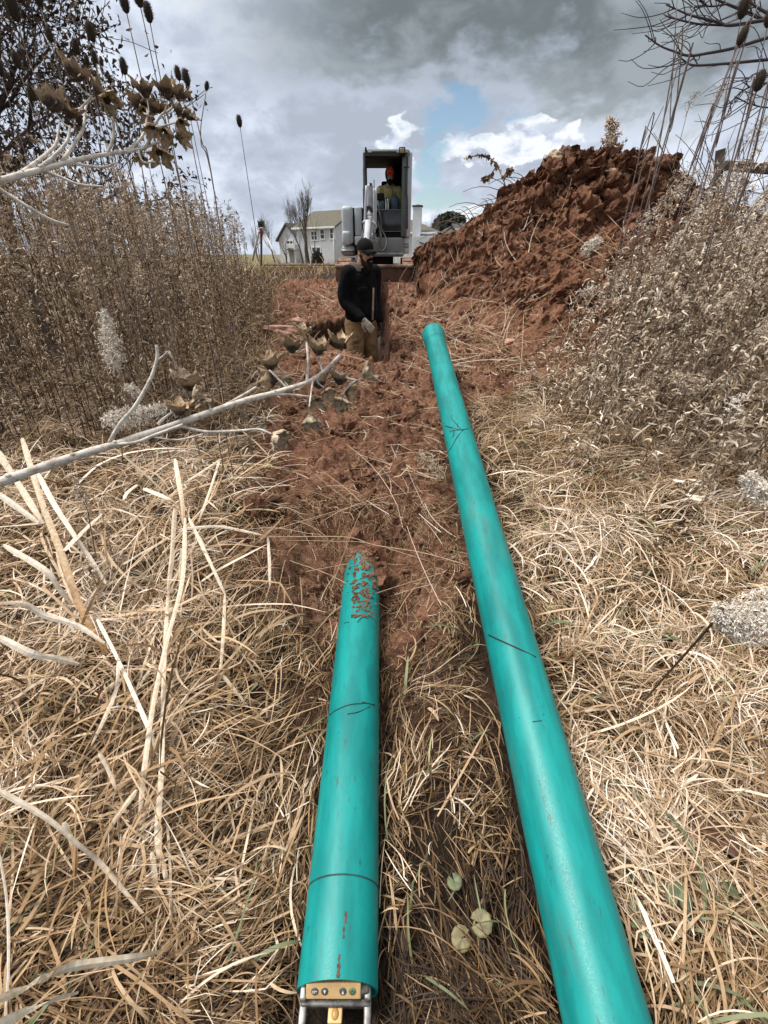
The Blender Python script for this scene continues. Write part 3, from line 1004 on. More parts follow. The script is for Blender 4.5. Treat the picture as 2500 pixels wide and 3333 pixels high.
# boom and arm
boom = part('boom', M_GREY_L, pb(638, 860, 716, 1180, 10.45, 0.26, 0.03), pb(640, 588, 714, 900, 10.05, 0.30, 0.05, 3))
part('bolt', M_VOID, pb(674, 580, 698, 604, 10.0, 0.08, 0.01), parent=boom)
part('clevis', M_HOSE, tube(np.array([pz(665 + 30 * math.cos(a), 893 - 48 * math.sin(a), 9.98) for a in np.linspace(0.0, PI, 14)]), 0.030, 8))
part('boom_ram', M_STEEL, tube([pz(665, 885, 10.0), pz(664, 965, 9.96)], 0.055, 16), tube([pz(652, 1010, 9.9), pz(650, 1200, 9.8)], 0.045, 14))
part('swing_bracket', M_GREY, pb(630, 1128, 740, 1215, 10.30, 0.35, 0.03))
part('rod', M_GREY_L, tb([(640, 612, 9.98), (622, 1000, 9.92), (610, 1200, 9.9)], 0.022, 8))
part('rod', M_GREY_L, tb([(722, 640, 10.0), (722, 900, 9.95), (716, 1190, 9.9)], 0.020, 8))
part('rod', M_GREY_L, tb([(742, 640, 10.0), (738, 1000, 9.95), (730, 1100, 9.92)], 0.020, 8))
part('link', M_GREY_L, tb([(606, 1015, 9.86), (628, 998, 9.84), (690, 1000, 9.84), (722, 1020, 9.84), (742, 1058, 9.86), (722, 1090, 9.86), (738, 1190, 9.88)], 0.028, 8, 24))
part('link', M_GREY_L, tb([(686, 945, 9.84), (684, 1010, 9.83), (682, 1190, 9.83)], 0.026, 8))
part('arm', M_GREY_L, tube([pz(655, 1010, 9.7), pz(640, 1240, 9.3), pz(650, 1420, 8.9)], (0.055, 0.055, 0.05), 12))
bk_ = np.array(P(1192, 960, 8.8)) - EX
part('bucket', M_BLADE2, rbox(bk_ + (0, 0.05, 0.0), (0.36, 0.42, 0.42), 0.10, 3))
for pts in ([(735, 1120, 9.85), (752, 1230, 9.7), (768, 1310, 9.6), (810, 1322, 9.6), (850, 1270, 9.65), (852, 1190, 9.8), (820, 1110, 10.0), (770, 1020, 10.1), (752, 930, 10.1)],
            [(770, 870, 10.4), (785, 930, 10.3), (800, 1040, 10.1), (780, 1180, 10.0), (790, 1290, 9.9)],
            [(610, 1080, 9.85), (588, 1180, 9.7), (592, 1270, 9.7), (606, 1330, 9.8)],
            [(758, 1000, 10.1), (800, 1150, 9.9), (762, 1230, 9.7), (765, 1300, 9.7)],
            [(750, 650, 10.05), (752, 800, 10.05), (778, 940, 10.1)]):
    part('hose', M_HOSE, tb(pts, 0.014, 6, 30))
part('antenna', M_HOSE, tb([(722, 545, 10.3), (722, 600, 10.3), (724, 660, 10.3)], 0.008, 5))
# undercarriage
part('turntable', M_VOID, pb(600, 1360, 930, 1490, 10.9, 1.2, 0.04))


def track(x0, x1):
    a, b = pz(x0, 1408, 10.25), pz(x1, 1500, 10.25)
    zt, zb = a[2], -0.02
    r_ = (zt - zb) / 2; y0, y1 = a[1] + r_, a[1] + 1.7 - r_
    prof = [(y1, zt), (y0, zt)] + [(y0 - r_ * math.sin(t), zb + r_ + r_ * math.cos(t)) for t in np.linspace(0.3, PI - 0.3, 7)] + [(y0, zb), (y1, zb)] + [(y1 + r_ * math.sin(t), zb + r_ - r_ * math.cos(t)) for t in np.linspace(0.3, PI - 0.3, 7)]
    n = len(prof)
    V = [(a[0], y, z) for y, z in prof] + [(b[0], y, z) for y, z in prof]
    Q = [(k, (k + 1) % n, n + (k + 1) % n, n + k) for k in range(n)]
    V += [(a[0], (y0 + y1) / 2, zb + r_), (b[0], (y0 + y1) / 2, zb + r_)]
    T = [(2 * n, (k + 1) % n, k) for k in range(n)] + [(2 * n + 1, n + k, n + (k + 1) % n) for k in range(n)]
    mb_ = MB().add(V, Q, T)
    for k in np.linspace(0, 1, 12):
        mb_.add_xf(rbox(((a[0] + b[0]) / 2, y0 + (y1 - y0) * k, zt + 0.008), (abs(b[0] - a[0]) * 0.98, 0.05, 0.03), 0.008, 1))
    for t in (0.5, 1.2, 1.9):
        mb_.add_xf(rbox(((a[0] + b[0]) / 2, y0 - (r_ + 0.008) * math.sin(t), zb + r_ + (r_ + 0.008) * math.cos(t)), (abs(b[0] - a[0]) * 0.98, 0.03, 0.05), 0.008, 1, rotm(-t, 0, 0)))
    return mb_.build('track', M_MUDTR, ex, smooth=False)


track(315, 478); track(1034, 1184)
bl = part('dozer_blade', M_BLADE2, pb(302, 1494, 1188, 1650, 9.98, 0.05, 0.012))
part('blade_lip', M_BLADE, pb(298, 1464, 1192, 1498, 9.94, 0.10, 0.02, 3), parent=bl)
part('blade_arm', M_VOID, pb(560, 1480, 600, 1540, 10.05, 0.9, 0.01), pb(880, 1480, 920, 1540, 10.05, 0.9, 0.01))

# ================================================================== PEOPLE
M_SKIN = mat('skin', (0.46, 0.25, 0.175), 0.55, (0.38, 0.19, 0.13), 12, spec=0.4)
M_JACKET = mat('black_canvas', (0.0028, 0.003, 0.004), 0.9, (0.007, 0.0075, 0.010), 14, bump=0.6, bdist=0.015, spec=0.15)
M_CAP = mat('black_cap_cloth', (0.006, 0.0065, 0.006), 0.9, spec=0.15, bump=0.3, scale=60)
M_PANT = mat('tan_work_canvas', (0.235, 0.145, 0.066), 0.85, (0.13, 0.075, 0.036), 9, bump=0.8, bdist=0.02)
M_PATCH = mat('dirty_brown_canvas', (0.085, 0.052, 0.030), 0.85, bump=0.4, scale=30)
M_COLLAR = mat('brown_corduroy', (0.075, 0.055, 0.042), 0.85, bump=0.5, scale=60)
M_BEARD = mat('dark_beard', (0.013, 0.009, 0.008), 0.8, (0.028, 0.018, 0.014), 60, bump=0.9, bdist=0.006, scale=90) if False else mat('dark_beard', (0.007, 0.005, 0.0045), 0.9, (0.016, 0.010, 0.008), 60, bump=0.9, bdist=0.006, spec=0.15)
M_GLOVE = mat('pale_glove', (0.52, 0.48, 0.41), 0.8, (0.30, 0.27, 0.22), 30)
M_GLOVE_D = mat('dark_glove_palm', (0.03, 0.03, 0.03), 0.8)
M_SHADES = mat('black_sunglasses', (0.006, 0.006, 0.007), 0.1)
M_BOOT = mat('muddy_boot', (0.10, 0.055, 0.035), 0.8, (0.05, 0.03, 0.02), 12)
M_HOOD = mat('olive_fleece', (0.42, 0.40, 0.17), 0.85, (0.28, 0.265, 0.11), 8, bump=0.6, bdist=0.015)
M_JEANS = mat('blue_jeans', (0.05, 0.085, 0.115), 0.8, (0.03, 0.05, 0.07), 12, bump=0.4)
M_BEANIE = mat('orange_knit', (0.72, 0.065, 0.018), 0.8, (0.55, 0.04, 0.012), 60, bump=0.5)
M_CORD = mat('pale_cord', (0.42, 0.40, 0.24), 0.8)
M_LIP = mat('lips', (0.33, 0.14, 0.11), 0.5)
M_EYE = mat('dark_eye', (0.02, 0.015, 0.012), 0.3)


def limb(mb_, pts, rad, k=10, n=14):
    p = spline(pts, k * (len(pts) - 1) + 1)
    r_ = np.interp(np.linspace(0, 1, len(p)), np.linspace(0, 1, len(rad)), rad)
    mb_.add_xf(tube(p, r_, n))
    mb_.add_xf(ell(p[0], (r_[0],) * 3, 12, 8)); mb_.add_xf(ell(p[-1], (r_[-1],) * 3, 12, 8))


def hand(mb_, w, d, up, s=1.0, curl=0.6, side=1):
    """palm with five bent fingers; w wrist, d towards the fingers, up the back of the hand"""
    d = norm(np.array(d, float)); up = np.array(up, float); up = norm(up - d * np.dot(up, d)); x = np.cross(d, up) * side
    w = np.array(w, float)
    for k in (-0.027, -0.009, 0.009, 0.027):
        limb(mb_, [w + d * 0.005 * s + x * k * 0.6 * s, w + d * 0.085 * s + x * k * s], (0.015 * s, 0.013 * s), 5, 10)
    for k, L in ((-0.030, 0.062), (-0.010, 0.074), (0.010, 0.080), (0.030, 0.070)):
        b0 = w + d * 0.088 * s + x * k * s; p = [b0]; dd = d.copy()
        for j in range(3):
            a = curl * (0.5 + 0.35 * j); dd = d * math.cos(a) - up * math.sin(a)
            p.append(p[-1] + dd * L * s * (0.45, 0.32, 0.23)[j])
        limb(mb_, p, (0.0095 * s, 0.0085 * s, 0.0075 * s), 4, 8)
    b0 = w + d * 0.025 * s + x * 0.032 * s
    limb(mb_, [b0, b0 + (d * 0.7 + x * 0.55 - up * 0.25) * 0.045 * s, b0 + (d * 1.0 + x * 0.45 - up * 0.55) * 0.080 * s], (0.014 * s, 0.011 * s, 0.009 * s), 4, 8)


def head(mb_, c, fwd, s=1.0):
    """skull, jaw, brow, nose, ears as one skin; returns a frame"""
    f = norm(np.array(fwd, float)); u = np.array((0, 0, 1.0)); u = norm(u - f * np.dot(u, f)); x = np.cross(f, u)
    Rm = np.stack([x, -f, u], 1)           # local: x right of viewer, -y forward, z up
    c = np.array(c, float)

    def at(a, b, z): return c + Rm @ np.array((a, b, z)) * s
    mb_.add_xf(ell(at(0, 0.012, 0.025), np.array((0.076, 0.097, 0.098)) * s, 18, 12, Rm))
    mb_.add_xf(ell(at(0, -0.022, -0.045), np.array((0.060, 0.072, 0.075)) * s, 16, 10, Rm))
    mb_.add_xf(ell(at(0, -0.070, -0.088), np.array((0.030, 0.026, 0.024)) * s, 12, 8, Rm))
    limb(mb_, [at(-0.030, -0.083, 0.030), at(0.030, -0.083, 0.030)], (0.012 * s, 0.012 * s), 4, 8)
    limb(mb_, [at(0, -0.088, 0.022), at(0, -0.112, -0.022)], (0.008 * s, 0.014 * s), 4, 8)
    for sx in (-1, 1):
        mb_.add_xf(ell(at(0.042 * sx, -0.070, -0.018), np.array((0.022, 0.018, 0.02)) * s, 10, 8, Rm))
        mb_.add_xf(ell(at(0.078 * sx, 0.012, -0.004), np.array((0.010, 0.020, 0.033)) * s, 10, 8, Rm))
    return at, Rm


# ---- the worker standing in the trench
WK = np.array((-0.285, 5.98, 0.095))
wk = empty('person', WK, R(38))
tag(wk, 'bearded person in black jacket, cap and sunglasses standing in the trench', 'person')
hips = np.array((0, 0.02, 0.95))
sh_r, el_r, wr_r = np.array((-0.190, -0.01, 1.46)), np.array((-0.235, 0.03, 1.17)), np.array((-0.125, -0.20, 0.965))
sh_l, el_l, wr_l = np.array((0.190, -0.03, 1.46)), np.array((0.235, 0.02, 1.16)), np.array((0.215, -0.10, 0.90))
hc = np.array((0.0, -0.105, 1.660)); hf = np.array((0.06, -1.0, -0.14))
b_ = MB()
at, Rm = head(b_, hc, hf)
limb(b_, [hc + (0, 0.05, -0.06), (0, 0.0, 1.47)], (0.058, 0.068))
limb(b_, [(0, 0.0, 1.42), (0, 0.0, 1.2), hips], (0.135, 0.125, 0.14))
limb(b_, [(-0.17, -0.01, 1.44), (0.17, -0.02, 1.44)], (0.075, 0.075))
for a1_, a2_, a3_ in ((sh_r, el_r, wr_r), (sh_l, el_l, wr_l)):
    limb(b_, [a1_, a2_, a3_], (0.058, 0.045, 0.030))
hand(b_, wr_r, (0.45, -0.55, -0.75), (-0.6, -0.6, 0.1), 1.0, 0.5)
hand(b_, wr_l, (0.0, -0.15, -1.0), (0.9, -0.3, 0), 1.0, 0.5, -1)
kn_r, an_r = np.array((-0.125, -0.03, 0.50)), np.array((-0.135, 0.03, 0.09))
kn_l, an_l = np.array((0.115, -0.02, 0.50)), np.array((0.125, 0.05, 0.09))
limb(b_, [(-0.095, 0.02, 0.92), kn_r, an_r], (0.085, 0.058, 0.042))
limb(b_, [(0.095, 0.02, 0.92), kn_l, an_l], (0.085, 0.058, 0.042))
for an in (an_r, an_l):
    limb(b_, [an + (0, 0.03, -0.045), an + (0, -0.15, -0.055)], (0.042, 0.035))
link('body', remeshed(b_, 0.0075, 3), M_SKIN, wk)
j_ = MB()
limb(j_, [(0, 0.0, 1.40), (0, -0.005, 1.2), (0, 0.0, 1.08), (0, 0.0, 1.00)], (0.150, 0.165, 0.165, 0.170))
for x in (-0.075, 0.075):
    limb(j_, [(x, -0.005, 1.38), (x, -0.005, 1.12), (x * 1.1, 0.0, 0.985)], (0.130, 0.140, 0.145))
limb(j_, [(-0.165, -0.01, 1.44), (0, 0.0, 1.475), (0.165, -0.02, 1.44)], (0.085, 0.085, 0.085))
for a1_, a2_, a3_ in ((sh_r, el_r, wr_r), (sh_l, el_l, wr_l)):
    limb(j_, [a1_, a2_, a2_ + (a3_ - a2_) * 0.9], (0.088, 0.074, 0.058))
rr = np.random.default_rng(3)
for k in range(26):                      # creases
    a = rr.uniform(0, 6.28); z = rr.uniform(0.9, 1.4)
    limb(j_, [(0.19 * math.cos(a), 0.16 * math.sin(a), z), (0.20 * math.cos(a + 0.5), 0.165 * math.sin(a + 0.5), z + rr.uniform(-0.06, 0.06))], (0.012, 0.008), 3, 6)
jm = remeshed(j_, 0.010, 5)
link('jacket', jm, M_JACKET, wk)
MB().add_xf(rbox((0.055, -0.170, 1.12), (0.022, 0.02, 0.36), 0.006, 2, rotm(0, R(3), 0))).build('jacket_lining', M_COLLAR if False else M_TAN, wk)
MB().add_xf(rbox((-0.085, -0.165, 1.285), (0.13, 0.02, 0.045), 0.006, 2)).build('pocket_flap', M_CAP, wk)
cb = MB()
aa = np.linspace(-2.6, 2.6, 28)
V = []
for a in aa:
    V += [(0.105 * math.sin(a), 0.015 + 0.105 * math.cos(a), 1.485), (0.108 * math.sin(a), 0.012 + 0.115 * math.cos(a), 1.575 + 0.02 * math.cos(a)), (0.138 * math.sin(a), 0.01 + 0.142 * math.cos(a), 1.545), (0.145 * math.sin(a), 0.005 + 0.145 * math.cos(a), 1.475)]
Qc = [(i * 4 + k, i * 4 + k + 1, i * 4 + k + 5, i * 4 + k + 4) for i in range(27) for k in range(3)]
cb.add(V, Qc).build('collar', M_COLLAR, wk)
t_ = MB()
limb(t_, [(-0.06, 0.01, 0.93), (0.06, 0.01, 0.93)], (0.150, 0.150))
limb(t_, [(-0.105, 0.015, 0.90), kn_r + (-0.01, 0, 0), an_r + (0, 0, 0.03)], (0.128, 0.108, 0.100))
limb(t_, [(0.105, 0.015, 0.90), kn_l, an_l + (0, 0, 0.03)], (0.128, 0.105, 0.098))
for k in range(30):
    s_ = rr.choice((-1, 1)); a = rr.uniform(0, 6.28); z = rr.uniform(0.14, 0.62)
    limb(t_, [(0.125 * s_ + 0.102 * math.cos(a), 0.01 + 0.102 * math.sin(a), z), (0.125 * s_ + 0.108 * math.cos(a + 0.7), 0.01 + 0.108 * math.sin(a + 0.7), z + rr.uniform(-0.05, 0.05))], (0.012, 0.007), 3, 6)
link('trousers', remeshed(t_, 0.009, 4), M_PANT, wk)
MB().add_xf(ell((-0.175, -0.105, 0.70), (0.05, 0.02, 0.035), 12, 8, rotm(0, 0, R(-35)))).build('leg_pocket', M_PATCH, wk)
for an in (an_r, an_l):
    s_ = MB()
    limb(s_, [an + (0, 0.03, -0.04), an + (0, -0.06, -0.045), an + (0, -0.17, -0.055)], (0.052, 0.050, 0.042))
    limb(s_, [an + (0, 0.02, -0.03), an + (0, 0.02, 0.10)], (0.052, 0.055))
    link('boot', remeshed(s_, 0.010, 3), M_BOOT, wk)
gl = MB(); hand(gl, wr_r, (0.45, -0.55, -0.75), (-0.6, -0.6, 0.1), 1.16, 0.5); limb(gl, [wr_r + (-0.02, 0.03, 0.04), wr_r], (0.036, 0.036))
link('glove', remeshed(gl, 0.005, 2), M_GLOVE, wk)
gl = MB(); hand(gl, wr_l, (0.0, -0.15, -1.0), (0.9, -0.3, 0), 1.12, 0.5, -1); limb(gl, [wr_l + (0, 0.0, 0.05), wr_l], (0.036, 0.036))
link('glove', remeshed(gl, 0.005, 2), M_GLOVE_D, wk)
# cap: crown and curved peak
cp_ = MB()
th = np.linspace(0.0, PI / 2 + 0.12, 9)
V, Q, T = lathe(np.stack([np.sin(th) * 0.094, np.cos(th) * 0.105], 1), 28)
V = V * (1, 1.20, 1) + (0, 0.010, 0.045)
cp_.add(V @ Rm.T + hc, Q, T)
u = np.linspace(-1, 1, 13); v = np.linspace(0, 1, 6)
U, Vv = np.meshgrid(u, v)
pk = np.stack([U * 0.088 * (1 - 0.12 * Vv), -0.085 * np.sqrt(1 - (U * 0.92) ** 2) - 0.015 - 0.085 * Vv * np.sqrt(1.02 - U ** 2 * 0.9), 0.056 - 0.030 * U ** 2 - 0.018 * Vv], -1).reshape(-1, 3)
pk2 = np.concatenate([pk, pk - (0, 0, 0.006)])
n13 = 13
Qp = [(i * n13 + j, i * n13 + j + 1, (i + 1) * n13 + j + 1, (i + 1) * n13 + j) for i in range(5) for j in range(12)]
Qp2 = [(a + 78, d_ + 78, c_ + 78, e_ + 78) for a, e_, c_, d_ in [(q[0], q[1], q[2], q[3]) for q in Qp]]
edge = [(65 + j, 65 + j + 1, 65 + j + 79, 65 + j + 78) for j in range(12)] + [(i * 13, (i + 1) * 13, (i + 1) * 13 + 78, i * 13 + 78) for i in range(5)] + [((i + 1) * 13 + 12, i * 13 + 12, i * 13 + 90, (i + 1) * 13 + 90) for i in range(5)]
cp_.add(pk2 @ Rm.T + hc, Qp + Qp2 + edge)
cp_.add_xf(ell(at(0, 0.010, 0.150), (0.009, 0.009, 0.006), 10, 6))
cp_.build('cap', M_CAP, wk)
sg = MB()
for sx in (-1, 1):
    sg.add_xf(ell(at(0.034 * sx, -0.094, 0.005), (0.034, 0.016, 0.023), 14, 10, Rm))
    sg.add_xf(tube([at(0.062 * sx, -0.085, 0.012), at(0.084 * sx, 0.01, 0.012)], 0.005, 6))
sg.add_xf(tube([at(-0.02, -0.105, 0.010), at(0.02, -0.105, 0.010)], 0.006, 6))
sg.build('sunglasses', M_SHADES, wk)
bd = MB()
for sx in (-1, 1):
    limb(bd, [at(0.073 * sx, 0.0, -0.02), at(0.060 * sx, -0.040, -0.085), at(0.03 * sx, -0.075, -0.125)], (0.010, 0.020, 0.032), 6, 10)
limb(bd, [at(0, -0.085, -0.095), at(0, -0.090, -0.155), at(0, -0.070, -0.205)], (0.040, 0.048, 0.030))
limb(bd, [at(-0.034, -0.088, -0.062), at(0, -0.108, -0.044), at(0.034, -0.088, -0.062)], (0.012, 0.013, 0.012), 5, 8)
bm_ = remeshed(bd, 0.006, 2)
link('beard', bm_, M_BEARD, wk)
MB().add_xf(ell(at(0, -0.116, -0.070), (0.022, 0.007, 0.006), 10, 6, Rm)).build('mouth', M_LIP, wk)

# ---- the operator sitting in the cab
OPD = 11.25
hp = P(*z1(903, 500), OPD)
OP = np.array((hp[0], OPD + 0.22, P(*z1(870, 875), OPD)[2]))
op = empty('person', OP, R(-4))
tag(op, 'seated operator in orange knit hat and olive hoodie inside the excavator cab', 'person')
hz = hp[2] - OP[2]
hc2 = np.array((0.0, -0.20, hz)); hf2 = np.array((0.0, -1.0, -0.30))
sz = hz - 0.225
b_ = MB(); at2, Rm2 = head(b_, hc2, hf2)
limb(b_, [hc2 + (0, 0.05, -0.06), (-0.02, -0.10, sz + 0.02)], (0.058, 0.068))
limb(b_, [(-0.03, -0.08, sz - 0.03), (-0.03, 0.0, 0.10)], (0.13, 0.14))
oar = [np.array((-0.215, -0.08, sz - 0.02)), np.array((-0.265, -0.14, sz - 0.28)), np.array((-0.17, -0.40, sz - 0.40))]
oal = [np.array((0.175, -0.08, sz - 0.03)), np.array((0.245, -0.10, sz - 0.30)), np.array((0.23, -0.36, sz - 0.42))]
limb(b_, oar, (0.055, 0.045, 0.030)); limb(b_, oal, (0.055, 0.045, 0.030))
hand(b_, oar[2], (0.2, -0.9, -0.2), (0, 0, 1), 1.0, 1.0); hand(b_, oal[2], (0.0, -0.9, -0.3), (0, 0, 1), 1.0, 1.0, -1)
okr = [np.array((-0.12, 0.0, 0.09)), np.array((-0.15, -0.48, 0.10)), np.array((-0.15, -0.40, -0.30))]
okl = [np.array((0.08, 0.0, 0.09)), np.array((0.12, -0.48, 0.12)), np.array((0.13, -0.40, -0.30))]
for L in (okr, okl):
    limb(b_, L, (0.085, 0.058, 0.045)); limb(b_, [L[2] + (0, 0, -0.03), L[2] + (0, -0.16, -0.04)], (0.042, 0.035))
link('body', remeshed(b_, 0.009, 3), M_SKIN, op)
j_ = MB()
limb(j_, [(-0.03, -0.075, sz - 0.07), (-0.03, -0.04, sz - 0.3), (-0.03, 0.0, 0.13)], (0.150, 0.165, 0.175))
limb(j_, [(-0.19, -0.08, sz - 0.03), (-0.02, -0.085, sz + 0.01), (0.16, -0.08, sz - 0.04)], (0.092, 0.085, 0.092))
limb(j_, [oar[0], oar[1], oar[1] + (oar[2] - oar[1]) * 0.9], (0.095, 0.085, 0.058)); limb(j_, [oal[0], oal[1], oal[1] + (oal[2] - oal[1]) * 0.9], (0.095, 0.085, 0.058))
limb(j_, [(-0.10, -0.12, sz + 0.03), (0, -0.03, sz + 0.06), (0.09, -0.12, sz + 0.03)], (0.045, 0.05, 0.045))
limb(j_, [(-0.02, -0.085, sz), (-0.01, -0.12, sz + 0.075)], (0.080, 0.072))
for k in range(22):
    a = rr.uniform(-2.8, -0.3); z = rr.uniform(0.1, sz - 0.1)
    limb(j_, [(-0.03 + 0.16 * math.cos(a), -0.04 + 0.16 * math.sin(a), z), (-0.03 + 0.165 * math.cos(a + 0.5), -0.04 + 0.165 * math.sin(a + 0.5), z + rr.uniform(-0.06, 0.06))], (0.014, 0.008), 3, 6)
hd = link('hoodie', remeshed(j_, 0.010, 4), M_HOOD, op)
for x, L in ((-0.055, 0.15), (0.035, 0.13)):
    MB().add_xf(tube([(x, -0.185, sz + 0.0), (x * 1.05, -0.225, sz - 0.06), (x * 1.1, -0.225, sz - L)], 0.006, 6)).build('drawstring', M_CORD, hd)
t_ = MB()
for L in (okr, okl): limb(t_, L, (0.115, 0.088, 0.075))
link('trousers', remeshed(t_, 0.010, 3), M_JEANS, op)
for L in (okr, okl):
    s_ = MB(); limb(s_, [L[2] + (0, 0.02, -0.02), L[2] + (0, -0.17, -0.045)], (0.056, 0.044))
    link('boot', remeshed(s_, 0.011, 2), M_BOOT, op)
hb = MB()
th = np.linspace(0.45, PI * 0.78, 9)
for i, a in enumerate(np.linspace(0.35, 2 * PI - 0.35, 24)): pass
aa = np.linspace(0.75, 2 * PI - 0.75, 24)
V = []
for a in aa:
    for t_k in th:
        V.append((0.108 * math.sin(a) * math.sin(t_k), 0.02 - 0.125 * math.cos(a) * math.sin(t_k), 0.02 + 0.15 * math.cos(t_k)))
V = np.array(V) @ Rm2.T + hc2
hb.add(V, [(i * 9 + k, i * 9 + k + 1, i * 9 + k + 10, i * 9 + k + 9) for i in range(23) for k in range(8)])
hb.build('hood', M_COLLAR, op)
bn = MB()
th = np.linspace(0.0, PI / 2 + 0.10, 9)
V, Q, T = lathe(np.stack([np.sin(th) * 0.092, np.cos(th) * 0.120], 1), 26)
bn.add((V * (1, 1.14, 1) + (0, 0.006, 0.040)) @ Rm2.T + hc2, Q, T)
bn.build('beanie', M_BEANIE, op)
MB().add_xf(rbox(at2(0.0, -0.100, 0.052), (0.030, 0.010, 0.024), 0.003, 2, Rm2)).build('hat_patch', M_CAP, op)
bd = MB()
for sx in (-1, 1):
    limb(bd, [at2(0.070 * sx, -0.01, -0.02), at2(0.055 * sx, -0.05, -0.08), at2(0.02 * sx, -0.085, -0.105)], (0.012, 0.022, 0.028), 6, 10)
limb(bd, [at2(0, -0.085, -0.085), at2(0, -0.080, -0.130)], (0.034, 0.026))
limb(bd, [at2(-0.032, -0.088, -0.060), at2(0, -0.106, -0.046), at2(0.032, -0.088, -0.060)], (0.010, 0.011, 0.010), 5, 8)
link('beard', remeshed(bd, 0.006, 2), M_BEARD, op)
for sx in (-1, 1):
    MB().add_xf(ell(at2(0.031 * sx, -0.093, 0.008), (0.013, 0.008, 0.008), 10, 6, Rm2)).build('eye', M_EYE, op)

# ---- spade leaning in the trench
M_WOOD = mat('weathered_ash_handle', (0.30, 0.17, 0.09), 0.7, (0.18, 0.10, 0.055), 20)
M_ZINC = mat('worn_spade_steel', (0.42, 0.42, 0.40), 0.5, (0.28, 0.26, 0.23), 14, metal=0.3)
s0, s1, s2 = P(1234, 908, 6.55), P(1231, 1075, 6.42), P(1226, 1162, 6.36)
spd = empty('spade', s2)
tag(spd, 'narrow steel spade with wooden handle leaning on the trench wall behind the person', 'spade')
MB().add_xf(tube([s0 - s2, s1 - s2], 0.017, 10)).add_xf(ell(s0 - s2, (0.028, 0.024, 0.024))).build('handle', M_WOOD, spd)
MB().add_xf(rbox((s1 - s2) * 0.5 + (0, 0.0, 0.02), (0.085, 0.012, 0.38), 0.005, 2, rotm(R(-8), R(2), 0))).build('blade', M_ZINC, spd)
MB().add_xf(rbox((s1 - s2) * 0.92 + (0, -0.005, 0.02), (0.09, 0.02, 0.08), 0.006, 2)).build('socket', M_ALU_D, spd)

# ================================================================== SURVEY TRIPOD
TD = 17.0


def z3(x, y): return 750 + x / 3.318, 550 + y / 3.318


M_TRIW = mat('white_tripod_leg', (0.62, 0.63, 0.64), 0.5, (0.45, 0.45, 0.45), 20)
M_TRID = mat('wooden_tripod_leg', (0.20, 0.13, 0.075), 0.7)
M_RED = mat('red_tripod_head', (0.32, 0.05, 0.035), 0.5)
M_INS = mat('dark_instrument', (0.06, 0.065, 0.06), 0.5, (0.12, 0.12, 0.11), 20)
tp = P(*z3(335, 700), TD)
tr = empty('survey_tripod', tp)
tag(tr, 'survey tripod with white legs and red head standing at the thicket edge', 'tripod')
for (x, y, dD), m in (((585, 1118, -0.6), M_TRIW), ((240, 990, 0.2), M_TRIW), ((335, 1040, 0.9), M_TRID)):
    q = P(*z3(x, y), TD + dD)
    q = tp + (q - tp) * 1.0
    xo = P(*z3({585: 358, 240: 305, 335: 333}[x], 672), TD)
    MB().add_xf(tube([xo - tp, q - tp], (0.045, 0.030), 8)).build('leg', m, tr)
a, b = P(*z3(315, 640), TD), P(*z3(352, 708), TD)
MB().add_xf(rbox((a + b) / 2 - tp, (abs(b[0] - a[0]), 0.14, abs(a[2] - b[2])), 0.02)).build('head', M_RED, tr)
a, b = P(*z3(297, 552), TD), P(*z3(372, 632), TD)
ins = empty('survey_level', (a + b) / 2)
tag(ins, 'dark boxy survey level mounted on the tripod', 'survey level')
w_, h_ = abs(b[0] - a[0]), abs(a[2] - b[2])
MB().add_xf(rbox((0, 0, 0), (w_ * 0.8, 0.2, h_ * 0.9), 0.03)).add_xf(rbox((0, 0, h_ * 0.5), (w_ * 0.4, 0.14, h_ * 0.2), 0.02)).build('housing', M_INS, ins)
for s_ in (-1, 1):
    MB().add_xf(rbox((s_ * w_ * 0.47, 0, -0.01), (w_ * 0.08, 0.18, h_), 0.01)).build('grip', M_GREY_D, ins)
MB().add_xf(ell((0, -0.10, 0.01), (0.07, 0.02, 0.07))).build('lens', M_GLASS_D, ins)

# ================================================================== HOUSES BEHIND
M_SIDING = mat('white_siding', (0.58, 0.60, 0.64), 0.7, (0.53, 0.55, 0.59), 2)
M_SIDING2 = mat('pale_siding', (0.60, 0.62, 0.67), 0.7, (0.55, 0.57, 0.62), 2)
M_SHINGLE = mat('weathered_shingle', (0.125, 0.115, 0.085), 0.95, (0.095, 0.088, 0.066), 3, bump=0.4)
M_SHINGLE_D = mat('dark_shingle', (0.070, 0.068, 0.064), 0.95, (0.05, 0.05, 0.05), 3, bump=0.4)
M_TRIM = mat('white_trim', (0.74, 0.75, 0.77), 0.6)
M_PANE = mat('window_pane', (0.035, 0.045, 0.055), 0.15)
M_DOOR = mat('house_door', (0.20, 0.19, 0.16), 0.6)
M_BUSH = tone_mat('dark_hedge', [(0, (0.012, 0.014, 0.010)), (1, (0.045, 0.05, 0.03))])


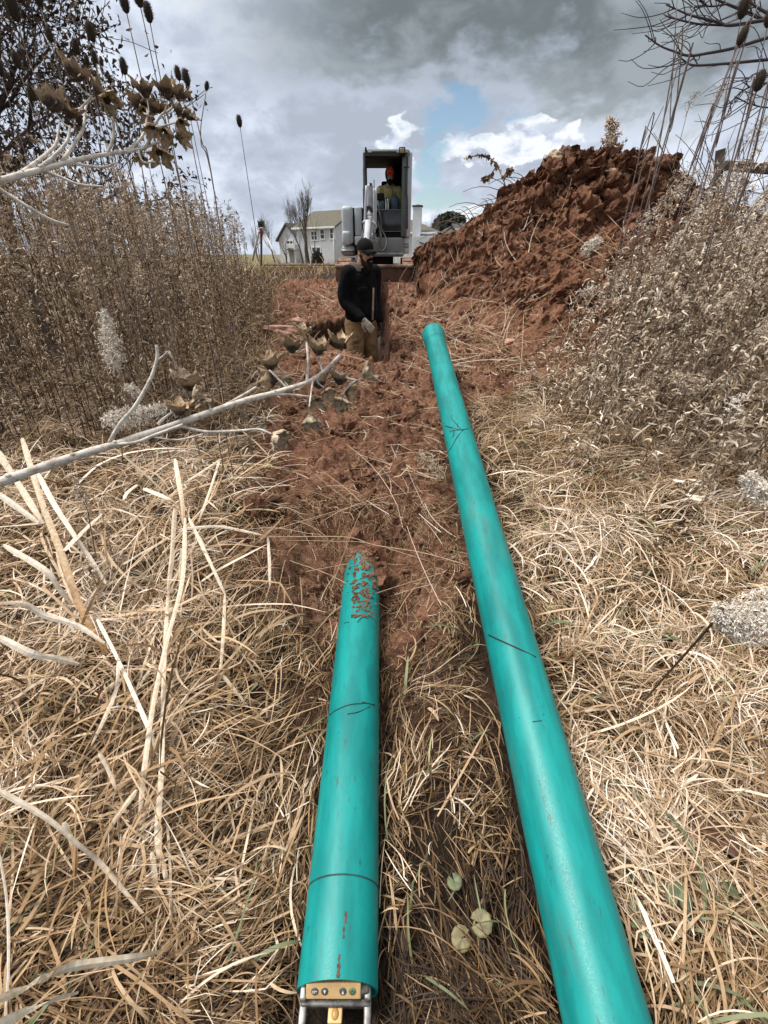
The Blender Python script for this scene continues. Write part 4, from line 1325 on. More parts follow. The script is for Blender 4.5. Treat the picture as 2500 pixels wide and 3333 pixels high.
class House:
    """gabled block standing on a front line given by two pixel columns at two distances"""
    def __init__(s, name, label, p0, p1, zb):
        s.o = np.array((p0[0], p0[1], zb))
        s.ang = math.atan2(p1[1] - p0[1], p1[0] - p0[0])
        s.root = empty(name, s.o, s.ang)
        s.w = math.hypot(p1[0] - p0[0], p1[1] - p0[1])
        tag(s.root, label, 'house')

    def block(s, x0, x1, y0, y1, zt, ridge, along_x=True, wallm=M_SIDING, roofm=M_SHINGLE, over=0.35, zb=-1.2, hip=0.0):
        V = [(x, y, z) for z in (zb, zt) for x, y in ((x0, y0), (x1, y0), (x1, y1), (x0, y1))]
        Q = [(0, 1, 5, 4), (1, 2, 6, 5), (2, 3, 7, 6), (3, 0, 4, 7)]
        xm_, ym_ = (x0 + x1) / 2, (y0 + y1) / 2
        if along_x:
            V += [(x0, ym_, ridge), (x1, ym_, ridge if not hip else zt)]; T = [(7, 4, 8), (5, 6, 9)]
            e = over * (ridge - zt) / ((y1 - y0) / 2)
            A = [(x0 - over, y0 - over, zt - e), (x1 + over, y0 - over, zt - e), (x1 + over - hip, ym_, ridge), (x0 - over, ym_, ridge), (x1 + over, y1 + over, zt - e), (x0 - over, y1 + over, zt - e)]
        else:
            V += [(xm_, y0, ridge), (xm_, y1, ridge)]; T = [(4, 5, 8), (6, 7, 9)]
            e = over * (ridge - zt) / ((x1 - x0) / 2)
            A = [(x0 - over, y1 + over, zt - e), (x0 - over, y0 - over, zt - e), (xm_, y0 - over, ridge), (xm_, y1 + over, ridge), (x1 + over, y0 - over, zt - e), (x1 + over, y1 + over, zt - e)]
        MB().add(V, Q, T).build('wall', wallm, s.root, smooth=False)
        A = np.array(A) + (0, 0, 0.03); B = A + (0, 0, 0.22)
        V = np.concatenate([A, B])
        q = [(0, 1, 2, 3), (3, 2, 4, 5)] + ([(1, 4, 2, 2)] if hip else [])
        Q = [tuple(k + 6 for k in f) for f in q] + [f[::-1] for f in q] + [(0, 6, 7, 1), (1, 7, 8, 2), (2, 8, 10, 4), (4, 10, 11, 5), (5, 11, 9, 3), (3, 9, 6, 0)]
        Q4 = [f for f in Q if len(set(f)) == 4]; T3 = [tuple(dict.fromkeys(f)) for f in Q if len(set(f)) == 3]
        rf = MB().add(V, Q4, T3).build('roof', roofm, s.root, smooth=False)
        if along_x:
            MB().add_xf(rbox(((x0 + x1) / 2, y0 - over - 0.06, zt - e + 0.14), (x1 - x0 + 2 * over, 0.12, 0.22), 0.02)).build('gutter', M_TRIM, rf)
        return rf

    def window(s, x, z, w, h, y=-0.02, cols=1, rows=2):
        f = MB()
        for cx_ in (-w / 2, w / 2): f.add_xf(box((cx_, 0, 0), (0.14, 0.12, h + 0.14)))
        for cz_ in (-h / 2, h / 2): f.add_xf(box((0, -0.005, cz_), (w - 0.14, 0.12, 0.14)))
        for c in range(1, cols): f.add_xf(box((-w / 2 + w * c / cols, -0.005, 0), (0.10, 0.09, h - 0.14)))
        for r_ in range(1, rows): f.add_xf(box((0, -0.01, -h / 2 + h * r_ / rows), (w - 0.14, 0.085, 0.07)))
        o = f.build('window', M_TRIM, s.root, (x, y, z), smooth=False)
        MB().add_xf(box((0, 0.02, 0), (w - 0.1, 0.03, h - 0.1))).build('pane', M_PANE, o, smooth=False)


HB = 0.55
p0, p1 = P(971, 850, 72), P(1094, 850, 68)
hs = House('house', 'two storey white house with brown shingle roof and gabled wing, left of the excavator', p0, p1, HB)
sc = 1.0 / 20.2      # metres per photo pixel at that distance (about)


def hx(px): return (px - 971) / 123.0 * hs.w


def hzz(py): return P(1030, py, 70)[2] - HB


rf = hs.block(0, hs.w, 0, 8.5, hzz(742), hzz(684), True)
for cx_, y0_, y1_, w_, c in ((1031, 752, 782, 1.15, 2), (1057, 747, 779, 1.05, 1), (1087, 745, 779, 1.05, 1), (1034.5, 804, 838, 1.6, 2)):
    a, b = hzz(y0_), hzz(y1_)
    hs.window(hx(cx_), (a + b) / 2, w_ * (0.75 if c == 1 else 1.0), a - b, cols=c)
wx0, wx1 = hx(892), hx(960)
hs.block(wx0, wx1, 1.0, 9.0, hzz(776), hzz(726), False, M_SIDING2, M_SHINGLE_D)
hs.window(hx(931), hzz(792), 1.3, hzz(780) - hzz(803), 0.98, 2)
hs.window(hx(932), hzz(828), 1.3, 1.6, 0.98, 2)
MB().add_xf(rbox((hx(965), -0.4, hzz(830)), (1.5, 0.9, 2.6), 0.03)).build('porch', M_SIDING2, hs.root, smooth=False)
V = [(hx(954) - 0.2, -1.2, hzz(814)), (hx(976) + 0.2, -1.2, hzz(814)), (hx(965), -1.2, hzz(806)), (hx(954) - 0.2, 0.05, hzz(814)), (hx(976) + 0.2, 0.05, hzz(814)), (hx(965), 0.05, hzz(806))]
MB().add(V, [(0, 1, 4, 3), (1, 2, 5, 4), (2, 0, 3, 5)], [(0, 2, 1), (3, 4, 5)]).build('porch_roof', M_SHINGLE, hs.root, smooth=False)
MB().add_xf(rbox((hx(965), -0.87, hzz(834)), (0.9, 0.06, 2.0), 0.02)).build('door', M_DOOR, hs.root, smooth=False)
MB().add_xf(tube([(hs.w - 0.15, -0.1, hzz(742)), (hs.w - 0.15, -0.1, -0.8)], 0.07, 6)).build('downspout', M_TRIM, hs.root)

p0, p1 = P(1300, 850, 69.2), P(1412, 850, 68)
h2 = House('house', 'white house with tall pale chimney between the excavator cab and the soil heap', p0, p1, HB)


def kx(px): return (px - 1300) / 112.0 * h2.w


def kz(py): return P(1360, py, 68)[2] - HB


h2.block(-4, h2.w, 0, 9, kz(759), kz(714), True, M_SIDING2, hip=4.2)
ch = MB().add_xf(rbox((kx(1356.5), -0.5, (kz(672) - 1.0) / 2), (1.05, 0.9, kz(672) + 1.0), 0.04)).build('chimney', M_SIDING2, h2.root, smooth=False)
MB().add_xf(rbox((kx(1356.5), -0.5, kz(671)), (1.25, 1.1, 0.2), 0.03)).add_xf(tube([(kx(1357), -0.5, kz(672)), (kx(1357), -0.5, kz(666))], 0.25, 10)).build('chimney_cap', M_SHINGLE_D, ch)
a, b = kz(767), kz(794)
h2.window(kx(1367), (a + b) / 2, 0.85, a - b)
h2.window(kx(1366), kz(828), 0.85, 1.6)
MB().add_xf(rbox((kx(1395), -1.6, kz(822)), (3.2, 3.0, 3.6), 0.03)).build('side_wing', M_SIDING, h2.root, smooth=False)
V = [(kx(1377), -3.3, kz(792)), (kx(1412), -3.3, kz(806)), (kx(1412), 0.0, kz(800)), (kx(1377), 0.0, kz(778))]
V = V + [(x, y, z + 0.15) for x, y, z in V]
MB().add(V, [(0, 1, 2, 3), (4, 7, 6, 5), (0, 4, 5, 1), (1, 5, 6, 2), (2, 6, 7, 3), (3, 7, 4, 0)]).build('wing_roof', M_SHINGLE, h2.root, smooth=False)
for i in range(14):
    MB().add_xf(box((kx(1302) + i * 0.42, -6.0, 0.35), (0.30, 0.05, 1.5))).build('railing_board', M_TRIM, h2.root, smooth=False) if i < 13 else None

for k, (xa, xb, yt, yb, D, lab) in enumerate(((1438, 1486, 742, 800, 95, 'pale gabled house roof just showing above the left slope of the soil heap'), (1478, 1560, 728, 800, 105, 'farther house with light roof behind the bare brambles of the heap'))):
    q0, q1 = P(xa, 840, D), P(xb, 840, D)
    hh = House('house', lab, q0, q1, 0.3)
    zz = lambda py, D=D, xm_=(xa + xb) / 2: P(xm_, py, D)[2] - 0.3
    hh.block(0, hh.w, 0, 9, zz(yt + 20), zz(yt), k == 1, M_SIDING2, M_SHINGLE_D)

# ------------------------------------------------------------------ fences
M_FENCE = mat('weathered_rail', (0.21, 0.17, 0.11), 0.85, (0.13, 0.10, 0.07), 8, bump=0.4)
M_FENCE_D = mat('old_dark_rail', (0.075, 0.060, 0.046), 0.85, (0.15, 0.135, 0.11), 10, bump=0.6)
FD = 26.0
fo = np.array((P(930, 870, FD)[0], FD, 0.80))
fe = empty('rail_fence', fo); tag(fe, 'low weathered post and rail fence in front of the left house', 'fence')
for x, y0_ in ((884, 858), (1005, 856), (1028.5, 857), (1062, 858), (1108, 856), (966, 860)):
    t = P(x, y0_, FD)
    MB().add_xf(rbox((t[0] - fo[0], 0, (t[2] - 0.5) / 2 + 0.25 - fo[2]), (0.16, 0.14, t[2] - 0.5), 0.02)).build('post', M_FENCE, fe)
for y0_ in (861, 872, 881):
    a, b = P(860, y0_ + 1, FD), P(1300, y0_ - 1, FD)
    MB().add_xf(tube([a - fo, (a + b) / 2 - fo + (0, 0, -0.02), b - fo], 0.055, 8)).build('rail', M_FENCE, fe)
MB().add_xf(tube([P(1005, 862, FD) - fo + (0, -0.1, 0), P(1028, 884, FD) - fo + (0, -0.1, 0)], 0.045, 6)).build('brace', M_FENCE, fe)

RD = 9.6
fo = np.array((P(2333, 700, RD)[0], RD, 1.0))
fe = empty('rail_fence', fo); tag(fe, 'dark old wooden fence post with one rail, behind the weeds at the right edge', 'fence')
a, b = P(2346, 486, RD), P(2318, 760, RD)
MB().add_xf(tube([a - fo, b - fo, b - fo + (b - a) * 0.5], 0.085, 4)).build('post', M_FENCE_D, fe, smooth=False)
a, b = P(2338, 542, RD), P(2720, 572, RD)
MB().add_xf(rbox(((a + b) / 2 - fo + (0, -0.1, 0)), (np.linalg.norm(b - a), 0.09, 0.14), 0.02, 2, rotm(0, math.atan2(a[2] - b[2], b[0] - a[0]), 0))).build('rail', M_FENCE_D, fe)

# ------------------------------------------------------------------ trees
M_BARK = mat('grey_brown_bark', (0.060, 0.045, 0.036), 0.9, (0.11, 0.088, 0.07), 14, bump=0.6)
M_BARK_F = mat('far_bark', (0.115, 0.098, 0.09), 0.9, (0.17, 0.15, 0.14), 6)
M_BARK_P = mat('purplish_twig_bark', (0.060, 0.045, 0.052), 0.8)
M_OAK = tone_mat('withered_oak_leaf', [(0, (0.026, 0.016, 0.011)), (0.5, (0.080, 0.050, 0.034)), (1, (0.20, 0.13, 0.085))], 0.75)
M_EVER = tone_mat('evergreen_needles', [(0, (0.010, 0.016, 0.010)), (0.6, (0.030, 0.042, 0.022)), (1, (0.085, 0.095, 0.05))], 0.8)


def grow(out, p, d, L, r_, lvl, rng, spread=0.55, kids=3, up=0.12, seg=6, tips=None):
    pts = [np.array(p, float)]; dd = norm(np.array(d, float))
    for i in range(seg):
        dd = norm(dd + rng.normal(0, 0.10, 3) + (0, 0, up * 0.3))
        pts.append(pts[-1] + dd * L / seg)
    rad = np.linspace(r_, r_ * 0.55, seg + 1)
    out.append((np.array(pts), rad, lvl))
    if lvl == 0:
        if tips is not None: tips.append(pts)
        return
    for k in range(kids + (1 if lvl > 1 else 0)):
        i = rng.integers(max(1, seg // 2 - 1), seg + 1) if k else seg
        a = rng.uniform(0, 2 * PI); ax = norm(np.cross(dd, rng.normal(size=3)))
        nd = norm(dd + ax * rng.uniform(0.6, 1.3) * spread + (0, 0, up))
        grow(out, pts[i], nd, L * rng.uniform(0.55, 0.85), rad[i] * (0.75 if k == 0 else 0.55), lvl - 1, rng, spread, kids, up, seg, tips)


def bare_tree(base, h, label, seed, lvl=4, m=M_BARK_F, r_=None, kids=3, spread=0.5, lean=(0, 0, 1), group=None, cat='tree'):
    rng = np.random.default_rng(seed)
    out = []
    grow(out, (0, 0, 0), lean, h * 0.36, r_ or h * 0.02, lvl, rng, spread, kids, 0.25)
    root = empty('bare_tree', base); tag(root, label, cat, group)
    t, c = MB(), MB()
    for pts, rad, l in out:
        (t if l >= lvl - 1 else c).add_xf(tube(pts, np.maximum(rad, 0.004 * h / 6), 6 if l >= lvl - 1 else 4, False))
    t.build('trunk', m, root); c.build('crown', m, root)
    return root


bare_tree(P(1003, 860, 52), 7.2, 'bare tree with forked dark trunk standing before the left house', 5, 5, M_BARK, 0.26, 3, 0.42)
bare_tree(P(990, 860, 90), 9.5, 'tall bare tree rising behind the roof of the left house', 8, 5, M_BARK_F, 0.22, 3, 0.5)
bare_tree(P(955, 860, 86), 8.0, 'bare tree behind the gabled wing of the left house', 9, 5, M_BARK_F, 0.2, 3, 0.5)
bare_tree(P(935, 862, 55), 3.3, 'small spreading bare tree in front of the gabled wing', 10, 4, M_BARK, 0.10, 3, 0.8)
bare_tree(P(988, 862, 54), 4.2, 'thin leaning bare trunk left of the forked tree', 12, 3, M_BARK, 0.13, 2, 0.4, (-0.25, 0, 1))
bare_tree(P(1017, 862, 50), 4.5, 'thin upright bare trunk right of the forked tree', 13, 3, M_BARK, 0.10, 2, 0.3)
bare_tree(P(895, 862, 80), 6.5, 'bare tree behind the survey tripod', 14, 5, M_BARK_F, 0.16, 3, 0.5)
bare_tree(P(845, 862, 88), 6.5, 'bare tree at the thicket edge, leftmost of the far bare trees', 15, 5, M_BARK_F, 0.16, 3, 0.5)
bare_tree(P(1398, 862, 92), 7.5, 'bare tree between the chimney house and the evergreens', 16, 5, M_BARK_F, 0.16, 3, 0.45)
bare_tree(P(1382, 862, 96), 7.0, 'bare tree directly behind the chimney house eave', 17, 4, M_BARK_F, 0.16, 3, 0.45)


def evergreen(base, h, w, label, seed):
    rng = np.random.default_rng(seed)
    root = empty('evergreen_tree', base); tag(root, label, 'tree', 'evergreen trees behind the houses')
    MB().add_xf(tube([(0, 0, 0), (0, 0, h * 0.95)], (0.22, 0.05), 6)).build('trunk', M_BARK, root)
    n = 1500
    t = rng.random(n) ** 0.8
    a = rng.uniform(0, 2 * PI, n)
    lay = np.floor(t * 9) / 9
    rad = w * (1 - t) ** 0.6 * np.sqrt(rng.random(n)) * (0.7 + 0.5 * _h(np.floor(t * 9), np.floor(a * 2), seed))
    p = np.stack([rad * np.cos(a), rad * np.sin(a), h * (0.12 + 0.88 * t)], -1)
    d = norm(np.stack([np.cos(a), np.sin(a), rng.normal(-0.1, 0.4, n)], -1)) * rng.uniform(0.25, 0.6, (n, 1))
    mb_ = MB()
    pts = p[:, None] + d[:, None] * np.linspace(0, 1, 3)[None, :, None]
    ribbons(mb_, pts, np.repeat(np.array([[0.14, 0.20, 0.03]]), n, 0), norm(rng.normal(size=(n, 3))), rng.random(n))
    mb_.build('crown', M_EVER, root)


for k, (x, yt, wd) in enumerate(((1420, 712, 1.6), (1431, 700, 1.7), (1443, 695, 1.9), (1456, 690, 2.0), (1468, 688, 1.8), (1480, 690, 1.9), (1493, 694, 1.9), (1506, 700, 1.9))):
    D = 112 + (k % 3) * 5
    t = P(x, yt, D)
    evergreen(np.array((t[0], t[1], 0.4)), t[2] - 0.4, wd * 1.35, 'dark evergreen tree in the row behind the houses', 40 + k)

# round clipped bush by the house
r = np.random.default_rng(2)
bo = P(1034, 854, 64)
mb_ = MB(); n = 1800
d = norm(r.normal(size=(n, 3))); d[:, 2] = np.abs(d[:, 2]) * 1.2 - 0.15
p = d * (1.0 + 0.12 * r.normal(size=(n, 1))) * (0.65, 0.65, 1.05)
pts = p[:, None] + norm(r.normal(size=(n, 3)))[:, None] * np.linspace(0, 0.22, 3)[None, :, None]
ribbons(mb_, pts, np.repeat(np.array([[0.06, 0.14, 0.02]]), n, 0), norm(r.normal(size=(n, 3))), r.random(n))
mb_.add_xf(ell((0, 0, 0.4), (0.55, 0.55, 0.8)), tone=0.0)
o = mb_.build('bush', M_BUSH, loc=bo); tag(o, 'round dark clipped bush against the wall of the left house', 'bush')


# the dark leafed tree at upper left
def oak():
    rng = np.random.default_rng(77)
    base = np.array((-6.3, 8.6, float(H(-6.3, 8.6))))
    out, tips = [], []
    root = empty('oak_tree', base); tag(root, 'tree holding dark withered leaves, towering over the left thicket', 'tree')
    for k in range(6):
        grow(out, (0, 0, 0.3 * k), (rng.uniform(-0.4, 0.6), rng.uniform(-0.5, 0.2), rng.uniform(0.7, 1)), rng.uniform(1.4, 2.0), 0.08, 4, rng, 0.8, 3, 0.05, 6, tips)
    t, c = MB(), MB()
    for pts, rad, l in out:
        t.add_xf(tube(pts, np.maximum(rad, 0.005), 6 if l > 2 else 3, False))
    t.build('trunk', M_BARK, root)
    tp_ = np.array(tips)                                   # (n, 7, 3)
    allp = tp_[:, 1:].reshape(-1, 3)
    for pts, rad, l in out:
        if l == 1: allp = np.concatenate([allp, pts[2:]])
    keepp = (np.linalg.norm(allp, axis=1) > 0.8)
    allp = allp[keepp]
    n = min(15000, len(allp) * 6)
    i = rng.integers(0, len(allp), n)
    p = allp[i] + rng.normal(0, 0.09, (n, 3))
    d = norm(rng.normal(size=(n, 3)) + (0, 0, -0.6)) * rng.uniform(0.04, 0.085, (n, 1))
    q = p + d * 0.5 + rng.normal(0, 0.012, (n, 3)); e = p + d + rng.normal(0, 0.02, (n, 3))
    w = np.linalg.norm(d, axis=1)[:, None] * np.array([[0.25, 0.62, 0.12]])
    ribbons(c, np.stack([p, q, e], 1), w, norm(np.cross(d, rng.normal(size=(n, 3)))), rng.random(n))
    c.build('crown', M_OAK, root)


oak()


# branches of a bare tree reaching in at upper right
def branch_tree():
    base = np.array((5.4, 4.9, float(H(5.4, 4.9))))
    root = empty('bare_tree', base); tag(root, 'bare tree whose purplish branches reach in from the upper right corner', 'tree')
    Rr = np.random.default_rng(31)

    def z6(x, y): return 1800 + x / 2.37, y / 2.37
    t, c = MB(), MB()
    t.add_xf(tube([(0, 0, -0.1), (0.05, 0, 2.2), (0.1, 0.1, 3.6), (0.0, 0.2, 5.0)], (0.11, 0.09, 0.07, 0.05), 10))
    lines = [([(1900, 230), (1659, 290), (1400, 370), (1200, 410), (1050, 430), (930, 395), (820, 350), (710, 270)], 0.013),
             ([(1900, 440), (1659, 460), (1400, 485), (1110, 505), (1030, 480), (960, 425)], 0.012),
             ([(1900, 130), (1659, 152), (1370, 195), (1250, 165), (1100, 128), (1010, 98), (870, 35)], 0.013),
             ([(1370, 195), (1250, 192), (1100, 182), (900, 132), (850, 105)], 0.008),
             ([(1900, 200), (1659, 160), (1440, 70), (1270, 0), (1100, -90)], 0.014),
             ([(1340, 30), (1240, 48), (1120, 45)], 0.007), ([(1659, 105), (1540, 30), (1480, -60)], 0.010),
             ([(1900, 560), (1659, 580), (1560, 570), (1500, 610)], 0.007),
             ([(1900, 620), (1659, 640), (1500, 680), (1400, 760), (1350, 860)], 0.008),
             ([(1900, 820), (1659, 830), (1520, 800), (1400, 745)], 0.006)]
    for L, r0 in lines:
        Ds = [4.6 + 0.04 * math.sin(i * 1.7 + L[0][1]) for i in range(len(L))]
        p = spline([P(*z6(x, y), D) - base for (x, y), D in zip(L, Ds)], 40)
        rad = np.linspace(r0, 0.004, 40)
        c.add_xf(tube(p, rad, 6))
        if L[0][0] > 1800: t.add_xf(tube([p[0], (0.05, 0.1, p[0][2] + 0.5)], (r0, 0.04), 6))
        for k in range(10):
            i = Rr.integers(4, 38)
            tg = norm(p[i] - p[i - 1]); s = Rr.choice((-1, 1))
            nd = norm(tg + np.array((0, Rr.uniform(-0.4, 0.4), s * Rr.uniform(0.4, 1.2))))
            Lk = Rr.uniform(0.06, 0.34)
            q = spline([p[i], p[i] + nd * Lk * 0.4 + Rr.normal(0, 0.012, 3), p[i] + nd * Lk * 0.75 + tg * Lk * 0.12 + Rr.normal(0, 0.015, 3), p[i] + nd * Lk * 0.9 + tg * Lk * 0.45], 10)
            c.add_xf(tube(q, np.linspace(0.0040, 0.0018, 10), 4))
    t.build('trunk', M_BARK_P, root); c.build('crown', M_BARK_P, root)


branch_tree()

# ================================================================== DRY VEGETATION
STRAW = [(0.0, (0.030, 0.017, 0.009)), (0.25, (0.140, 0.078, 0.034)), (0.5, (0.345, 0.222, 0.115)), (0.75, (0.57, 0.425, 0.285)), (1.0, (0.82, 0.715, 0.60))]
M_STRAW = tone_mat('dry_straw', STRAW, 0.6, streak=0.25)
M_STEMW = tone_mat('weed_stem', [(0, (0.040, 0.023, 0.014)), (0.5, (0.13, 0.080, 0.050)), (1, (0.36, 0.265, 0.175))], 0.75)
M_LEAFL = tone_mat('withered_leaf_brown', [(0, (0.050, 0.030, 0.018)), (0.36, (0.29, 0.195, 0.118)), (0.70, (0.60, 0.465, 0.325)), (1, (0.80, 0.70, 0.56))], 0.7)
M_LEAFR = tone_mat('withered_leaf_grey', [(0, (0.045, 0.028, 0.017)), (0.33, (0.26, 0.185, 0.125)), (0.66, (0.58, 0.475, 0.36)), (1, (0.80, 0.72, 0.61))], 0.7)
M_FLUFF = tone_mat('seed_fluff', [(0, (0.30, 0.22, 0.15)), (0.4, (0.60, 0.52, 0.43)), (1, (0.84, 0.80, 0.74))], 0.8)
M_FLUFFT = tone_mat('tan_seed_fluff', [(0, (0.20, 0.13, 0.08)), (0.5, (0.45, 0.34, 0.24)), (1, (0.68, 0.58, 0.47))], 0.8)
M_GREEN = tone_mat('greyish_green_blade', [(0, (0.085, 0.105, 0.050)), (0.6, (0.19, 0.215, 0.120)), (1, (0.36, 0.35, 0.17))], 0.6)
rg = np.random.default_rng(123)


def fluff(mb_, c, n_each, rng, size=(0.006, 0.013), m=0, lo=0.35):
    """little tufts of hairs round the given points"""
    n = len(c) * n_each
    p = np.repeat(c, n_each, 0) + rng.normal(0, 0.002, (n, 3))
    d = norm(rng.normal(size=(n, 3))) * rng.uniform(*size, (n, 1))
    q = p + d * 0.55; e = p + d + rng.normal(0, 0.0015, (n, 3))
    w = np.linalg.norm(d, axis=1)[:, None] * np.array([[0.16, 0.34, 0.10]])
    ribbons(mb_, np.stack([p, q, e], 1), w, norm(np.cross(d, rng.normal(size=(n, 3)))), rng.uniform(lo, 1, n), m)


def leaves_along(stem, n, rng, L=(0.045, 0.10), W=(0.005, 0.011), t0=0.12, t1=0.97, lo=0.0):
    S = 7
    t = rng.uniform(t0, t1, n)
    f = t * (len(stem) - 1); i = np.minimum(f.astype(int), len(stem) - 2)
    p = stem[i] + (stem[i + 1] - stem[i]) * (f - i)[:, None]
    a = rng.uniform(0, 2 * PI, n); e = rng.uniform(-0.3, 0.9, n)
    le = rng.uniform(*L, n) * (1.15 - 0.5 * t)
    ca, ce = rng.normal(0, 0.55, n), -rng.uniform(0.05, 0.75, n)
    pts = [p]
    for k in range(S - 1):
        d = np.stack([np.cos(a) * np.cos(e), np.sin(a) * np.cos(e), np.sin(e)], -1)
        pts.append(pts[-1] + d * (le / (S - 1))[:, None])
        a = a + ca * rng.uniform(0.4, 1.5, n); e = np.clip(e + ce * rng.uniform(0.4, 1.6, n), -1.9, 1.4)
    pts = np.stack(pts, 1)
    prof = np.array([0.25, 0.8, 1.0, 1.0, 0.85, 0.55, 0.1])
    w = rng.uniform(*W, n)[:, None] * prof
    tg = np.gradient(pts, axis=1)
    sd = norm(np.cross(tg, norm(rng.normal(size=(n, 3)))[:, None]))
    return pts, w, sd, np.clip(rng.normal(0.5, 0.29, n), lo, 1)


def weed(seed, h, lean, nl, fluffy, leafm, Lr=(0.045, 0.10), Wr=(0.005, 0.011), m_fl=None):
    """returns (stem MB, leaf MB): an upright dead stalk hung with curled leaves"""
    rng = np.random.default_rng(seed)
    S = 9
    t = np.linspace(0, 1, S)
    bend = rng.normal(0, 0.035, 2)
    st = np.stack([lean[0] * t * h + bend[0] * np.sin(t * 3), lean[1] * t * h + bend[1] * np.sin(t * 2.5), h * t], -1)
    s, l = MB(), MB()
    tn = rng.uniform(0.1, 0.9)
    ntubes(s, st[None], np.linspace(0.0042, 0.0016, S)[None], np.array([tn]), 0, 4)
    pts, w, sd, tone = leaves_along(st, nl, rng, Lr, Wr)
    ribbons(l, pts, w, sd, tone, 0)
    nb = 9 if fluffy else 5
    for k in range(nb):                     # side sprays near the top
        i = rng.uniform(0.72, 1.0); f = i * (S - 1); j = min(int(f), S - 2)
        p = st[j] + (st[j + 1] - st[j]) * (f - j)
        a = rng.uniform(0, 6.28); Lb = rng.uniform(0.06, 0.20) * (1.5 - i)
        u = np.linspace(0, 1, 6)[:, None]
        br = p + np.array((math.cos(a), math.sin(a), 0.7)) * Lb * u + np.array((0, 0, -0.35 * Lb)) * u ** 2
        ntubes(s, br[None], np.linspace(0.0016, 0.0007, 6)[None], np.array([tn]), 0, 3)
        if fluffy:
            c = br[rng.integers(1, 6, 16)] + rng.normal(0, 0.007, (16, 3))
            fluff(l, c, 4, rng, (0.006, 0.014), 1)
        else:
            pts, w, sd, tone = leaves_along(br, 5, rng, (0.015, 0.04), (0.003, 0.006))
            ribbons(l, pts, w, sd, tone, 0)
    return s, l


def thicket(side, total, indiv, label, group, place, variants, leafm, hscale, seed, stuff_label):
    rng = np.random.default_rng(seed)
    pos = []
    while len(pos) < total:
        q = place(rng)
        if q is not None: pos.append(q)
    pos.sort(key=lambda q: math.hypot(q[0], q[1]) - 1.2 * q[2])
    protos = []
    for s, l in variants:
        protos.append((s.mesh('stem'), l.mesh('leaves'), s, l))
        protos[-1][0].materials.append(M_STEMW)
        for m in (leafm, M_FLUFF if side > 0 else M_FLUFFT): protos[-1][1].materials.append(m)
    SS, LL = MB(), MB()
    for k, (x, y, edge) in enumerate(pos):
        sm_, lm_, s, l = protos[rng.integers(len(protos))]
        sc_ = hscale(x, y) * rng.uniform(0.78, 1.12)
        rz = rng.normal(0, 0.5) if side > 0 else rng.uniform(0, 6.28)
        z = float(surf(x, y)) - 0.01
        if k < indiv:
            o = link('weed_stalk', sm_, None, None, (x, y, z)); o.rotation_euler = (0, 0, rz); o.scale = (1, 1, sc_)
            c = link('leaves', lm_, None, o)
            tag(o, label, 'weed', group)
        else:
            Rm_ = rotm(0, 0, rz)
            for A, B in ((SS, s), (LL, l)):
                off = A.n
                V = np.concatenate(B.V) * (1, 1, sc_) @ Rm_.T + (x, y, z)
                A.add(V, np.concatenate(B.Q), None, 0, np.concatenate(B.tone))
                A.mq[-1] = np.concatenate(B.mq)
    if SS.n:
        o = SS.build('dense_weeds', M_STEMW); tag(o, stuff_label, 'weeds', kind='stuff')
        c = LL.build('leaves', [leafm, M_FLUFF if side > 0 else M_FLUFFT], o); c['kind'] = 'stuff'


def place_l(rng):
    y = rng.uniform(3.1, 8.8); x = rng.uniform(-6.5, -1.2)
    n = 0.18 * float(fbm(np.array(y * 1.3), np.array(3.0), 2, 7))
    edge = np.interp(y, [3.1, 3.6, 4.5, 8, 8.8], [-2.2, -1.45, -1.42, -2.25, -2.6]) + n
    if x > edge or -x > 0.95 * y + 1.2: return None
    if rng.random() > np.interp(edge - x, [0, 0.8, 3], [1, 0.9, 0.45]): return None
    return (x, y, 0)


varl = [weed(100 + i, 1.55, (rg.normal(0.03, 0.04), rg.normal(0, 0.05)), 130, i % 4 == 0, M_LEAFL, (0.035, 0.085), (0.004, 0.010)) for i in range(11)]
thicket(-1, 640, 160, 'dead brown weed stalk with curled leaves in the dense left thicket', 'weed stalks of the left thicket', place_l, varl, M_LEAFL,
        lambda x, y: float(np.interp(y, [3, 5, 8.5], [1.22, 1.05, 0.74])) * float(np.interp(-x, [1.6, 2.4, 4], [0.92, 1.05, 1.12])), 51, 'mass of dead brown weed stalks deeper in the left thicket')


def place_r(rng):
    y = rng.uniform(2.0, 6.2); x = rng.uniform(0.9, 5.2)
    n = 0.15 * float(fbm(np.array(y * 1.3), np.array(8.0), 2, 17))
    edge = np.interp(y, [2.0, 2.4, 3.0, 3.6, 4.4, 5.2, 6.2], [2.1, 1.60, 1.28, 1.15, 1.18, 1.65, 2.5]) + n
    if x < edge or x > 0.95 * y + 1.0: return None
    if rng.random() > np.interp(x - edge, [0, 0.5, 1, 2.5], [0.35, 0.8, 1, 0.8]): return None
    return (x, y, 0)


varr = [weed(200 + i, 1.62, (rg.uniform(0.20, 0.62), rg.normal(0, 0.08)), 95, i % 4 == 0, M_LEAFR, (0.06, 0.14), (0.007, 0.016)) for i in range(11)]
thicket(1, 330, 135, 'dead greyish weed stalk with curled pale leaves leaning in the right thicket', 'weed stalks of the right thicket', place_r, varr, M_LEAFR,
        lambda x, y: float(np.interp(x / y, [0.3, 0.6, 1.0], [0.70, 1.02, 1.15])), 52, 'mass of dead greyish weed stalks deeper in the right thicket')

# ------------------------------------------------------------------ the straw mat
PAX = [(LA, LB), (PL0 - (0, 0.03, 0), PL1)]


def pipe_gap(p):
    best = np.full(p.shape[:-1], 9.0)
    for a, b in PAX:
        ab = b - a; t = np.clip(((p - a) @ ab) / (ab @ ab), 0, 1)
        best = np.minimum(best, np.linalg.norm(p - (a + t[..., None] * ab), axis=-1))
    return best


